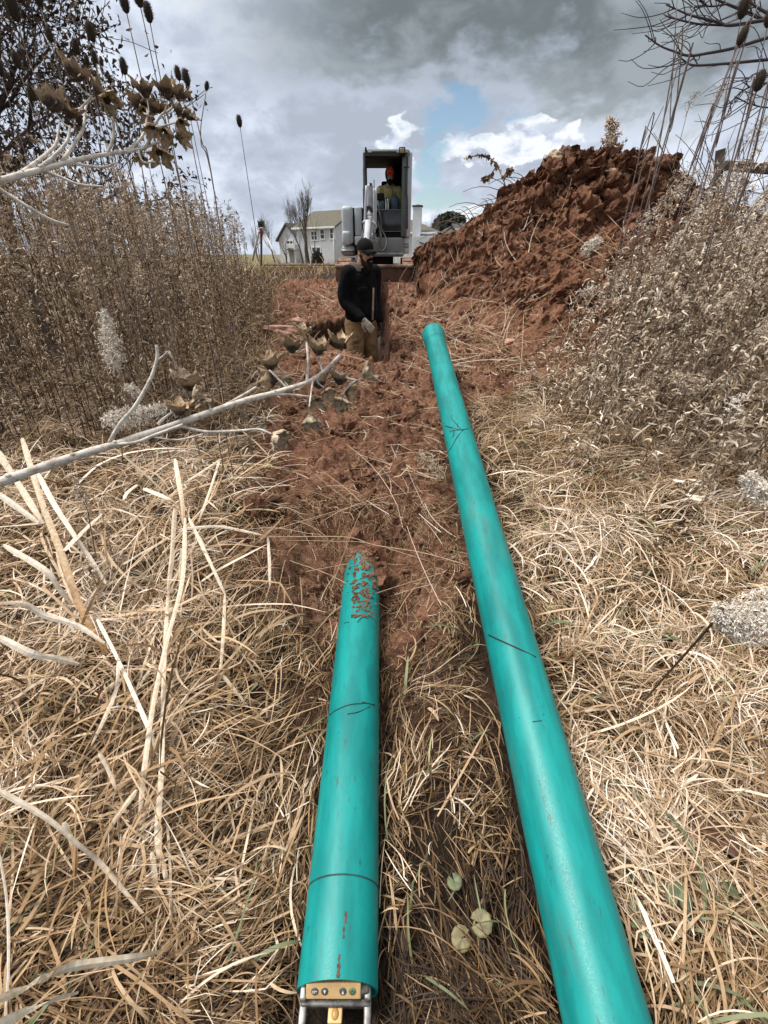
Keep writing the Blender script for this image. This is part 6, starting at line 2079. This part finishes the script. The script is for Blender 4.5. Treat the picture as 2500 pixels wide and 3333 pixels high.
pod_branch('seed_pod_branch', 'upper bleached branch carrying a bunch of dark open seed pods at the upper left', z5,
           [(-70, 1110), (0, 1085), (120, 1050), (250, 1018), (400, 975), (500, 950), (640, 925), (750, 910), (862, 893)],
           [([(90, 1062), (200, 985), (300, 905), (340, 850), (356, 745)], 0.0050, 0.0028, 0.05), ([(235, 1010), (320, 940), (400, 850), (420, 760)], 0.0048, 0.0028, 0.0), ([(375, 968), (440, 870), (500, 770), (515, 640), (550, 580)], 0.0045, 0.0028, 0.08),
            ([(640, 918), (670, 860), (682, 780), (680, 700)], 0.0045, 0.0028, 0.0), ([(760, 905), (830, 850), (870, 780), (885, 690)], 0.0045, 0.003, 0.03), ([(855, 895), (905, 830), (925, 760), (965, 690)], 0.0045, 0.003, -0.03), ([(930, 770), (1000, 750), (1065, 732)], 0.0030, 0.002, 0.0),
            ([(860, 893), (910, 870), (960, 850)], 0.0035, 0.003, 0.0), ([(830, 900), (845, 950), (870, 975), (930, 970)], 0.003, 0.002, -0.05), ([(450, 982), (560, 1000), (640, 1000), (695, 975)], 0.0038, 0.0022, -0.04), ([(280, 1030), (380, 1070), (480, 1108), (620, 1120)], 0.0042, 0.0025, -0.06)],
           [(455, 430, 0.1, -1, 1.2, 0), (310, 615, -0.3, -1, 1.2, 0), (415, 665, 0.2, -1, 0.95, 0), (600, 555, 0.5, -0.8, 1.0, 0), (655, 615, 0.6, 0.7, 1.1, 0), (865, 530, -0.3, -1, 1.15, 0), (838, 625, -0.3, -1, 1.1, 0), (912, 635, 0.1, -1, 1.05, 0),
            (1000, 540, -0.1, -1, 1.1, 0), (1078, 560, 0.2, -1, 1.05, 0), (870, 680, 0, 1, 0.9, 0), (960, 640, 0.3, -1, 0.95, 0), (1085, 670, 0.1, -1, 1.0, 0), (1140, 690, 0.5, -0.8, 0.75, 0), (990, 800, -0.2, 1, 1.15, 0), (1100, 825, 1, -0.1, 1.1, 0), (960, 935, 0.2, 1, 1.2, 0),
            (910, 775, -0.2, 1, 0.9, 0), (1090, 740, 0.2, 1, 0.7, 0), (850, 955, -0.3, 1, 0.7, 0)],
           0.96, 1.28, 0.0078, 0.0036, 0.043, 6, 1.08)
o0 = Pc(*z5(-30, 1120), 1.0)
tw = MB().add_xf(tube(spline([Pc(*z5(x, y), 1.0 + k * 0.02) - o0 for k, (x, y) in enumerate([(-30, 1120), (60, 1175), (200, 1260), (310, 1320), (415, 1352)])], 20), np.linspace(0.0048, 0.003, 20), 8)).build('twig', M_PALEB, loc=o0)
tag(tw, 'thin bleached twig sloping down under the upper pod branch', 'twig')

# ------------------------------------------------------------------ teasels
M_TSTEM = mat('teasel_stem', (0.16, 0.115, 0.085), 0.8, (0.26, 0.20, 0.16), 30)
M_TSTEMP = mat('purplish_teasel_stem', (0.14, 0.105, 0.095), 0.8, (0.24, 0.18, 0.155), 30)
M_THEAD = tone_mat('teasel_head', [(0, (0.018, 0.013, 0.009)), (0.5, (0.060, 0.043, 0.028)), (1, (0.16, 0.12, 0.08))], 0.85)


def teasel_head(seed, L):
    rng = np.random.default_rng(seed)
    mb_ = MB()
    V, Q, T = ell((0, 0, L * 0.5), (L * 0.25, L * 0.25, L * 0.5), 12, 10)
    mb_.add(V, Q, T, 0, 0.15)
    n = 420
    t = rng.uniform(0.03, 0.99, n); a = rng.uniform(0, 6.28, n)
    r_ = L * 0.25 * np.sqrt(np.clip(1 - (2 * t - 1) ** 2, 0, 1))
    p = np.stack([r_ * np.cos(a), r_ * np.sin(a), L * t], -1)
    d = norm(np.stack([np.cos(a), np.sin(a), rng.uniform(0.3, 1.4, n)], -1)) * L * rng.uniform(0.07, 0.15, (n, 1))
    ribbons(mb_, np.stack([p, p + d * 0.5, p + d], 1), np.repeat(np.array([[0.012, 0.008, 0.002]]) * L, n, 0) * 1.6, norm(rng.normal(size=(n, 3))), rng.uniform(0.2, 1, n))
    for k in range(9):
        a = k * 0.7 + rng.normal(0, 0.2); u = np.linspace(0, 1, 8)[:, None]
        p = np.array((math.cos(a), math.sin(a), 0)) * L * 0.36 * np.sin(u * 1.7) + np.array((0, 0, 1.0)) * L * (u ** 1.5) * rng.uniform(0.5, 1.1)
        ribbons(mb_, p[None], np.linspace(0.022, 0.006, 8)[None] * L, norm(rng.normal(size=(1, 3))), np.array([0.8]))
    return mb_.mesh('seed_head')


th_protos = [teasel_head(300 + i, 0.068) for i in range(4)]
for m_ in th_protos: m_.materials.append(M_THEAD)


def teasel(px, py, D, label, i, s=1.0, base=None, mid=None, group=None, sm=M_TSTEM, hd=True, r_=0.0021):
    top = P(px, py, D)
    if base is None:
        bx, by = top[0] + rg.normal(0, 0.05), D + rg.normal(0, 0.05)
    else:
        q = P(*base, D); bx, by = q[0], q[1]
    bz = float(H(bx, by)) - 0.02
    pts = [np.array((bx, by, bz))]
    if mid: pts += [P(x, y, D) for x, y in mid]
    else: pts.append((pts[0] * 0.5 + top * 0.5) + (rg.normal(0, 0.02), 0, 0))
    pts.append(top)
    root = empty('teasel', pts[0]); tag(root, label, 'teasel', group)
    st = spline(pts, 22) - pts[0]
    MB().add_xf(tube(st, np.linspace(r_ * 1.9, r_, 22), 6)).build('stem', sm, root)
    if hd:
        o = link('seed_head', th_protos[i % 4], None, root, st[-1])
        o.scale = (s, s, s); o.rotation_euler = Vector(norm(st[-1] - st[-2])).to_track_quat('Z', 'X').to_euler()


TG = 'smaller teasels standing against the dark tree'
for i, (px, py, D, s, lab, g_) in enumerate([
        (413, 45, 2.7, 1.0, 'teasel at the left of the tall top trio, seen against the sky', None), (458, 26, 2.65, 1.05, 'middle and tallest teasel of the top trio', None), (489, 76, 2.7, 1.0, 'right and lowest teasel of the top trio', None),
        (304, 138, 3.0, 1.1, 'pale round teasel at the edge of the dark tree, left of the trio', None), (407, 245, 2.9, 0.95, 'lone teasel directly below the trio, above the pod bunch', None),
        (584, 264, 3.0, 0.85, 'teasel at the upper right of the pod bunch, left of a pair', None), (613, 281, 2.9, 0.95, 'dark teasel on a long stalk right of the pod bunch', None), (671, 296, 3.2, 0.62, 'small teasel on a forked stalk against the sky', None),
        (782, 416, 3.9, 1.0, 'solitary tall teasel rising alone above the right end of the left thicket', None), (56, 72, 2.9, 1.55, 'big near teasel in the top left corner', None), (132, 22, 3.2, 1.2, 'teasel cut off by the top edge beside the big near one', None),
        (168, 140, 3.2, 0.9, None, TG), (287, 216, 4.0, 0.9, None, TG), (312, 205, 4.0, 0.95, None, TG), (312, 222, 4.2, 0.8, None, TG), (334, 217, 4.4, 0.7, None, TG), (361, 272, 4.2, 0.75, None, TG), (254, 178, 3.4, 1.0, None, TG), (310, 275, 3.6, 0.9, None, TG),
        (282, 255, 3.5, 0.9, None, TG), (435, 288, 4.4, 0.7, None, TG), (62, 225, 3.0, 1.0, None, TG), (112, 330, 3.0, 1.0, None, TG), (262, 410, 3.0, 0.95, None, TG), (620, 385, 3.6, 0.7, None, TG), (5, 250, 3.3, 1.2, None, TG)]):
    mid = None
    if px == 613: mid = [(700, 640), (657, 460)]
    if px == 671: mid = [(700, 640), (654, 460)]
    teasel(px, py, D, lab or 'small dark teasel among others in front of the dark leafed tree', i, s, base=(705, 800) if mid else None, mid=mid, group=g_)

TR = 'bare purplish stalks rising at the right edge'
for i, (px, py, D, s, base, mid, lab) in enumerate([
        (2404, 150, 2.75, 1.0, (2150, 900), [(2310, 385), (2238, 575)], 'lower teasel on a leaning stalk at the upper right'),
        (2412, 64, 2.9, 1.15, (2240, 900), [(2385, 250), (2330, 480)], 'upper teasel leaning right near the top right corner'),
        (2497, 92, 2.8, 1.0, (2330, 900), [(2440, 300), (2400, 520)], 'teasel half cut by the right edge near the top'),
        (2462, 300, 2.5, 1.1, (2290, 900), [(2440, 360), (2380, 560)], 'blurred tan teasel low at the right edge'),
        (2268, -20, 3.0, 0, (1975, 1100), [(2235, 211), (2180, 422), (2133, 590), (2053, 810)], 'leaning bare stalk crossing the sky, leftmost tall one at upper right'),
        (2205, -20, 3.1, 0, (2120, 900), [(2198, 180), (2206, 295), (2180, 420)], None), 
        (2478, -10, 3.2, 0, (2180, 900), [(2430, 120), (2310, 380), (2240, 570)], None),  
         (2520, 380, 2.6, 0, (2300, 1000), [(2440, 560), (2390, 700)], None), 
        (2540, 150, 2.7, 0, (2380, 900), [(2490, 300), (2440, 560)], None), (2110, 422, 4.0, 0, (2075, 560), [(2090, 470), (2080, 500)], None), (2160, 345, 3.4, 0, (2030, 760), [(2120, 420), (2076, 515)], None)]):
    teasel(px, py, D + 1.1, lab or 'slender bare purplish stalk rising into the sky at the right edge', i, s * 1.38, base, mid, TR if lab is None else None, M_TSTEMP, s > 0, 0.0027)

# small dark weeds in the straw
for k, (px, py, h_, lab) in enumerate([(392, 1890, 0.42, 'small dark weed with curled leaves standing behind the broken reeds'), (330, 1960, 0.30, 'short dark weed left of the taller one behind the reeds'), (2080, 1900, 0.40, 'dark weed with curled leaves in the straw right of the long pipe'), (2210, 1760, 0.45, 'taller dark weed near the foot of the right thicket')]):
    q = Pg(px, py, 1.0)
    s_, l_ = weed(700 + k, h_, (0.1, 0.0), 60, False, M_LEAFR, (0.03, 0.075), (0.004, 0.009))
    o = s_.build('weed_stalk', M_STEMW, loc=q); tag(o, lab, 'weed')
    l_.build('leaves', [M_LEAFL, M_FLUFFT], o)

# ------------------------------------------------------------------ white seed plumes
def plume(label, axis, rad, n, stem, rng, name='seed_plume', m=M_FLUFF, size=(0.007, 0.015), each=5, sr=0.0025, droop=True, stemm=M_STEMW):
    a = spline(axis, 30)
    o = np.array(stem[-1]) if stem is not None else a[0]
    root = empty(name, o); tag(root, label, 'seed plume')
    t = rng.random(n) ** 0.9; i = (t * 29).astype(int)
    rr_ = np.interp(t, np.linspace(0, 1, len(rad)), rad) * np.sqrt(rng.random(n))
    c = a[i] + norm(rng.normal(size=(n, 3))) * rr_[:, None]
    mb_ = MB(); fluff(mb_, c - o, each, rng, size)
    mb_.build('fluff', m, root)
    s_ = MB(); s_.add_xf(tube(np.concatenate([spline(stem[::-1], 24)[:-1], a]) - o if stem is not None else a - o, np.linspace(sr, sr * 0.4, 53 if stem is not None else 30), 6), tone=0.3)
    for k in rng.integers(0, n, min(n, 40)):
        j = i[k]; s_.add_xf(tube([a[j] - o, (a[j] + c[k]) / 2 - o + (0, 0, 0.004), c[k] - o], 0.0007, 3), tone=0.4)
    s_.build('stem', stemm, root)


rp = np.random.default_rng(91)


def Z(pts, zc): return [Pc(x, y, zc) for x, y in pts]


plume('tall white fluffy seed plume before the left thicket', Z([(375, 1195), (362, 1130), (350, 1070), (338, 1005)], 1.9), (0.042, 0.055, 0.042, 0.012), 700, Z([(375, 1195), (385, 1330), (400, 1500)], 1.9), rp, size=(0.004, 0.009), each=7)
plume('small white fluff head below the tall left plume', Z([(452, 1290), (432, 1268), (412, 1262)], 1.7), (0.018, 0.024, 0.014), 150, Z([(452, 1290), (460, 1400)], 1.7), rp, size=(0.004, 0.008), each=7)
plume('drooping white fluff cluster behind the middle pod branch', Z([(535, 1325), (470, 1345), (400, 1360), (350, 1375)], 1.45), (0.022, 0.030, 0.045, 0.028), 520, Z([(535, 1325), (600, 1420)], 1.45), rp, size=(0.004, 0.008), each=7)
plume('pale fluff head at the edge of the left straw', Z([(285, 1660), (262, 1610), (245, 1570)], 1.75), (0.03, 0.03, 0.015), 80, Z([(285, 1660), (310, 1800)], 1.8), rp, m=M_FLUFFT)
plume('large white fluffy plume close by at the right edge', Z([(2560, 1990), (2470, 2020), (2400, 2030), (2330, 1985)], 1.15), (0.085, 0.085, 0.050, 0.016), 1500, [Pc(2330, 1985, 1.15), Pc(2330, 2015, 1.17), Pg(2110, 2265, 0.90), Pg(2010, 2395, 0.95), Pg(1916, 2512, 1.0)], rp, size=(0.005, 0.010), each=7, sr=0.0042)
plume('white plume part hidden by the right edge under a pale stalk', Z([(2500, 1610), (2460, 1590), (2430, 1545)], 1.6), (0.06, 0.05, 0.02), 420, Z([(2430, 1545), (2300, 1500), (2200, 1490)], 1.6), rp)
plume('white fluff on the front slope of the soil heap', Z([(1905, 815), (1925, 800), (1945, 780)], 4.6), (0.05, 0.10, 0.05), 190, Z([(1905, 815), (1900, 900)], 4.6), rp, size=(0.012, 0.03))
plume('small white fluff low on the soil heap', Z([(1885, 955), (1915, 945), (1950, 935)], 4.3), (0.04, 0.06, 0.03), 90, Z([(1950, 935), (2000, 950)], 4.3), rp, size=(0.01, 0.025))
plume('buff plume lying in the right thicket', Z([(2290, 1260), (2240, 1240), (2180, 1225)], 2.2), (0.06, 0.05, 0.02), 200, Z([(2180, 1225), (2120, 1205)], 2.2), rp, m=M_FLUFFT)
plume('pale fluff beside the left flank of the long pipe', Z([(1360, 1480), (1400, 1510), (1435, 1550)], 2.95), (0.05, 0.07, 0.05), 240, Z([(1435, 1550), (1450, 1600)], 2.95), rp, m=M_FLUFFT, size=(0.006, 0.014))
plume('dry branched plume standing on the peak of the soil heap', [P(1990, 480, 8.2), P(1988, 440, 8.2), P(1985, 385, 8.2)], (0.20, 0.15, 0.03), 150, [P(1990, 480, 8.2), P(1996, 515, 8.2)], rp, m=M_FLUFFT, size=(0.03, 0.07), each=4, sr=0.008)
for k, (x, y, zc, w) in enumerate([(2240, 590, 3.0, 0.10), (2380, 620, 2.9, 0.10), (2180, 650, 3.1, 0.09), (2440, 700, 2.7, 0.10), (2300, 700, 2.9, 0.08), (2470, 780, 2.4, 0.09), (2100, 720, 3.3, 0.08), (2340, 300, 3.2, 0.07), (2470, 420, 2.9, 0.08), (2250, 330, 3.4, 0.05), (2430, 900, 2.2, 0.08), (2470, 1080, 2.0, 0.08), (2390, 1320, 1.9, 0.06), (2120, 880, 3.0, 0.05), (2350, 1000, 2.4, 0.06)]):
    plume('pale seed plume among the stalks of the right thicket', Z([(x - 14, y + 40), (x, y), (x + 26, y - 34)], zc), (w * 0.5, w, w * 0.35), int(1100 * w), Z([(x - 14, y + 40), (x - 60, y + 220)], zc), rp, m=M_FLUFF if k % 3 == 0 else M_FLUFFT, size=(0.006, 0.013))
for o in bpy.data.objects:
    if o.get('label') == 'pale seed plume among the stalks of the right thicket': o['group'] = 'seed plumes of the right thicket'
for k in range(26):
    x = rp.uniform(0, 640); y = rp.uniform(560, 860) + 0.25 * x
    zc = rp.uniform(2.6, 4.0)
    plume('tan fluffy weed top in the left thicket', Z([(x, y + 45), (x + 4, y), (x - 4, y - 45)], zc), (0.05, 0.07, 0.02), 85, Z([(x, y + 45), (x + 12, y + 240)], zc), rp, m=M_FLUFFT, size=(0.008, 0.018))
for o in bpy.data.objects:
    if o.get('label') == 'tan fluffy weed top in the left thicket': o['group'] = 'fluffy weed tops of the left thicket'

# ------------------------------------------------------------------ brambles behind the heap
M_BRAM = mat('bramble_cane', (0.16, 0.115, 0.10), 0.8)
br = empty('bramble_bush', P(1650, 640, 9.3)); tag(br, 'arching bare brambles with a few dry leaves behind the left shoulder of the heap', 'bush')
bo = np.array(br.location); mb, lb = MB(), MB()
rb = np.random.default_rng(19)
for k in range(46):
    x0 = rb.uniform(1520, 1760); y0 = np.interp(x0, [1515, 1600, 1693, 1774], [752, 690, 605, 560]) + 40
    L = rb.uniform(60, 240); a = rb.uniform(-2.9, -0.9); D = 9.2 + rb.uniform(-0.4, 0.6)
    p = [P(x0 + L * u * math.cos(a), y0 + L * u * math.sin(a) + 0.55 * L * u * u, D) for u in np.linspace(0, 1, 7)]
    mb.add_xf(tube(np.array(p) - bo, np.linspace(0.008, 0.0035, 7), 4))
for L in ([(1660, 650), (1640, 590), (1618, 540), (1592, 512), (1560, 505), (1510, 517)], [(1640, 590), (1655, 560), (1660, 552)], [(1618, 540), (1588, 580), (1575, 585)]):
    p = spline([P(x, y, 9.0) for x, y in L], 20) - bo
    mb.add_xf(tube(p, np.linspace(0.010, 0.005, 20), 5))
    pts, w, sd, tone = leaves_along(p, 45, rb, (0.05, 0.12), (0.03, 0.06), 0.25, 1.0)
    ribbons(lb, pts, w, sd, tone * 0.5)
mb.build('canes', M_BRAM, br); lb.build('leaves', M_LEAFL, br)
b2 = empty('bramble_bush', P(2300, 700, 8.8)); tag(b2, 'thin bare brambles against the sky right of the heap peak', 'bush')
bo = np.array(b2.location); mb = MB()
for k in range(60):
    x0 = rb.uniform(2140, 2500); y0 = rb.uniform(620, 720)
    L = rb.uniform(120, 420); a = rb.normal(-1.5, 0.5); D = 8.0 + rb.uniform(-1.5, 1.0)
    p = [P(x0 + L * u * math.cos(a), y0 + L * u * math.sin(a) + 0.35 * L * u * u, D) for u in np.linspace(0, 1, 8)]
    mb.add_xf(tube(np.array(p) - bo, np.linspace(0.007, 0.003, 8), 4))
mb.build('canes', M_BRAM, b2)

# ------------------------------------------------------------------ twigs on the pipes and loose stems
M_TWIG = mat('dark_twig', (0.030, 0.024, 0.018), 0.8)
M_STEM = mat('dry_buff_stem', (0.46, 0.34, 0.23), 0.7, (0.30, 0.20, 0.12), 40)
M_STEMD = mat('dark_brown_stem', (0.075, 0.052, 0.036), 0.8, (0.14, 0.10, 0.07), 50)


def on_pipe(px, py, which, lift=0.003):
    """where the view ray first meets the pipe"""
    a, b = PAX[which]; d = ray(px, py)
    t = np.linspace(0.8, 8, 6000)[:, None]; p = CAM + d * t
    ab = norm(b - a); v = p - a
    dist = np.linalg.norm(v - (v @ ab)[:, None] * ab, axis=1)
    i = int(np.argmax(dist < PR + lift)) if (dist < PR + lift).any() else int(np.argmin(dist))
    return p[i]


def zP(x, y): return 1350 + x / 2.765, 1000 + y / 2.765


def zQ(x, y): return 950 + x / 3.318, 1750 + y / 3.318


def twig(label, lines, which, zf, r_=0.0016, m=M_TWIG, name='twig'):
    o = on_pipe(*zf(*lines[0][0]), which)
    mb_ = MB()
    for L in lines:
        p = spline([on_pipe(*zf(x, y), which) for x, y in L], 5 * len(L)) - o
        mb_.add_xf(tube(p, np.linspace(r_ * 1.2, r_ * 0.7, len(p)), 5))
    tag(mb_.build(name, m, loc=o), label, 'twig')


twig('dark branched weed sprig lying across the upper long pipe', [[(485, 1092), (420, 1102), (330, 1112), (262, 1165)], [(400, 1100), (300, 1075), (240, 1050)], [(440, 1098), (380, 1170), (330, 1260), (295, 1310)], [(420, 1100), (375, 1050), (330, 1000), (330, 965)], [(385, 1075), (385, 1040)], [(350, 1108), (345, 1160), (290, 1222)], [(330, 1085), (290, 1072), (245, 1078)]], 0, zP, 0.0020)
twig('single dark twig lying across the middle of the long pipe', [[(1590, 2066), (1630, 2085), (1690, 2112), (1745, 2138)]], 0, lambda x, y: (x, y), 0.0028)
twig('short dark scratch of stem on the lower long pipe', [[(1734, 2349), (1764, 2345)]], 0, lambda x, y: (x, y), 0.0012)
twig('curved dark stem draped over the middle of the short pipe', [[(405, 1915), (500, 1850), (640, 1800), (760, 1790), (900, 1800)], [(600, 1905), (720, 1880), (850, 1820)], [(760, 1775), (850, 1795), (905, 1815)]], 1, zQ, 0.0015)
twig('small bent dark twig near the torn end of the short pipe', [[(705, 915), (770, 855), (850, 855), (900, 890)]], 1, zQ, 0.0013)
twig('tiny twig with a bud on the short pipe', [[(565, 925), (590, 912), (620, 915)]], 1, zQ, 0.0012)


def stem(label, pts, zf, r_, m=M_STEM, k=None, group=None, lift=0.02):
    wp = []
    for i, (x, y) in enumerate(pts):
        q = Pg(*zf(x, y), 1.0)
        a = 1.0 if k is None else k[i]
        wp.append(CAM + (q - CAM) * a + (0, 0, lift))
    o = wp[0].copy(); p = spline(wp, 8 * len(wp)) - o
    tag(MB().add_xf(tube(p, np.linspace(r_, r_ * 0.65, len(p)), 6)).build('dry_stem', m, loc=o), label, 'stem', group)


def zR(x, y): return 1700 + x / 2.074, 1700 + y / 2.074


idt = lambda x, y: (x, y)
stem('long straight stem crossing the torn end of the short pipe from upper left', [(-200, 200), (0, 285), (430, 440), (830, 670), (1060, 810)], zQ, 0.0030, k=[0.99, 0.975, 0.93, 0.925, 0.985])
stem('stem crossing the torn end of the short pipe towards upper right', [(200, 1120), (490, 800), (830, 660), (1250, 520), (1659, 400)], zQ, 0.0028, k=[0.99, 0.94, 0.925, 0.955, 0.97])
stem('thin straight stem lying level just beyond the torn pipe end', [(160, 395), (700, 305), (1250, 325)], zQ, 0.0022, k=[0.98, 0.96, 0.975])
stem('long pale stem bridging the clay ledge behind the short pipe', [(-350, 30), (0, 22), (600, 25), (900, 110), (1400, 190), (1900, 330)], zQ, 0.0042, k=[0.97] * 6)
stem('pale stem just under the one bridging the clay ledge', [(-450, 90), (0, 62), (500, 70), (850, 95), (1500, 290)], zQ, 0.0030, k=[0.98] * 5)
stem('kinked stem on the clay left of the short pipe', [(-60, 900), (0, 1050), (230, 1430), (380, 1750)], zQ, 0.0026, k=[0.985] * 4)
stem('thin stem on the clay between both pipes', [(1659, 860), (1200, 1310), (920, 1500)], zQ, 0.0022, k=[0.98] * 3)
stem('long thin stem on the left of the clay path, running up to the left', [(1610, 455), (1540, 560), (1440, 1060), (1320, 1290)], zA, 0.0026, k=[0.98] * 4)
stem('long brown stem leaning down the straw right of the long pipe', [(180, 20), (370, 560), (590, 1180), (830, 1580), (1080, 1866)], zR, 0.0034, M_STEM, k=[0.90, 0.92, 0.94, 0.96, 0.97])
stem('brown stem lying over the dark clod, lower right', [(2130, 2500), (2280, 2660), (2405, 2790), (2480, 2860)], idt, 0.0036, M_STEM, k=[0.95, 0.945, 0.945, 0.95])
stem('thin pale stem rising to the right edge, lower right', [(2240, 2730), (2350, 2620), (2500, 2540)], idt, 0.0022, M_STEM, k=[0.96, 0.93, 0.90])
stem('dark bent stem among the weeds right of the long pipe', [(1300, 640), (1200, 800), (1150, 900)], zR, 0.0030, M_STEMD, k=[0.90, 0.93, 0.97])
stem('brown stem angled over the straw toward the right edge', [(720, 1430), (1000, 1330), (1400, 1190), (1659, 1130)], zR, 0.0030, M_STEM, k=[0.97, 0.95, 0.93, 0.90])
stem('long stem lying on the clay right of the pipe bell', [(1600, 1065), (1720, 1095), (1810, 1130)], idt, 0.006, M_STEM, k=[0.98] * 3)
stem('thin upright weed stem standing in front of the soil heap', [(1690, 1250), (1700, 1130), (1705, 1015)], idt, 0.005, M_STEM, k=[1.0, 0.93, 0.86], lift=0)
stem('white stem poking from the weeds beside the long pipe', [(1552, 1470), (1600, 1510), (1640, 1550)], idt, 0.0055, M_STEM, k=[0.95, 0.96, 0.98])

# ------------------------------------------------------------------ small green leaves and a dead leaf
M_IVY = mat('grey_green_leaf', (0.135, 0.155, 0.075), 0.6, (0.085, 0.105, 0.055), 60, bump=0.3)
M_IVYD = mat('dull_tan_leaf', (0.23, 0.20, 0.10), 0.65, (0.14, 0.12, 0.065), 60, bump=0.3)


def scallop(px, py, k, size, m, label, seed):
    rng = np.random.default_rng(seed)
    o = Pg(px, py, k)
    a = np.linspace(0.35, 2 * PI - 0.35, 45)
    r_ = size * (1 + 0.07 * np.abs(np.sin(a * 5.5))) * (1 - 0.12 * np.cos(a))
    V, n_ = [], 45
    for f in (0.08, 0.4, 0.75, 1.0):
        z = 0.18 * size * math.sin(f * 2.2) + 0.05 * size * f * np.cos(a * 5.5)
        V.append(np.stack([r_ * f * np.sin(a), -r_ * f * np.cos(a), np.full(45, z) if np.ndim(z) == 0 else z], -1))
    V = np.concatenate(V); V = np.concatenate([V, V - (0, 0, 0.0007)])
    q = [(i * 45 + j, i * 45 + j + 1, (i + 1) * 45 + j + 1, (i + 1) * 45 + j) for i in range(3) for j in range(44)]
    q2 = [tuple(t + 180 for t in f[::-1]) for f in q]
    e = [(135 + j, 135 + j + 1, 315 + j + 1, 315 + j) for j in range(44)]
    ob = MB().add(V @ rotm(rng.normal(0.25, 0.2), rng.normal(0, 0.3), rng.uniform(0, 6)).T, q + q2 + e).add_xf(tube([(0, 0, 0), (0.2 * size, 0.3 * size, -0.03), (0.3 * size, 0.6 * size, -0.06)], 0.0012, 5)).build('leaf', m, loc=o)
    tag(ob, label, 'leaf')


scallop(2078, 2958, 0.955, 0.026, M_IVY, 'round scalloped green leaf right of the long pipe, upper of a close pair', 1)
scallop(2085, 3022, 0.955, 0.024, M_IVY, 'round scalloped green leaf, lower of the close pair beside the long pipe', 2)
scallop(2062, 2852, 0.955, 0.022, M_IVY, 'small green leaf touching the right flank of the long pipe', 3)
scallop(2208, 2925, 0.955, 0.034, M_IVY, 'larger shaded green leaf under the straw right of the pair', 4)
scallop(2375, 2892, 0.955, 0.024, M_IVY, 'green leaf below the dark clod at the lower right', 5)
scallop(2135, 2868, 0.955, 0.022, M_IVYD, 'yellowish leaf just above the close pair of green leaves', 6)
scallop(1563, 3005, 0.955, 0.030, M_IVYD, 'tan scalloped leaf in the straw between the two pipes', 7)
scallop(1505, 3052, 0.955, 0.028, M_IVYD, 'tan curled leaf lower left of the one between the pipes', 8)
scallop(1478, 2868, 0.955, 0.022, M_IVY, 'dull grey leaf higher up between the two pipes', 9)
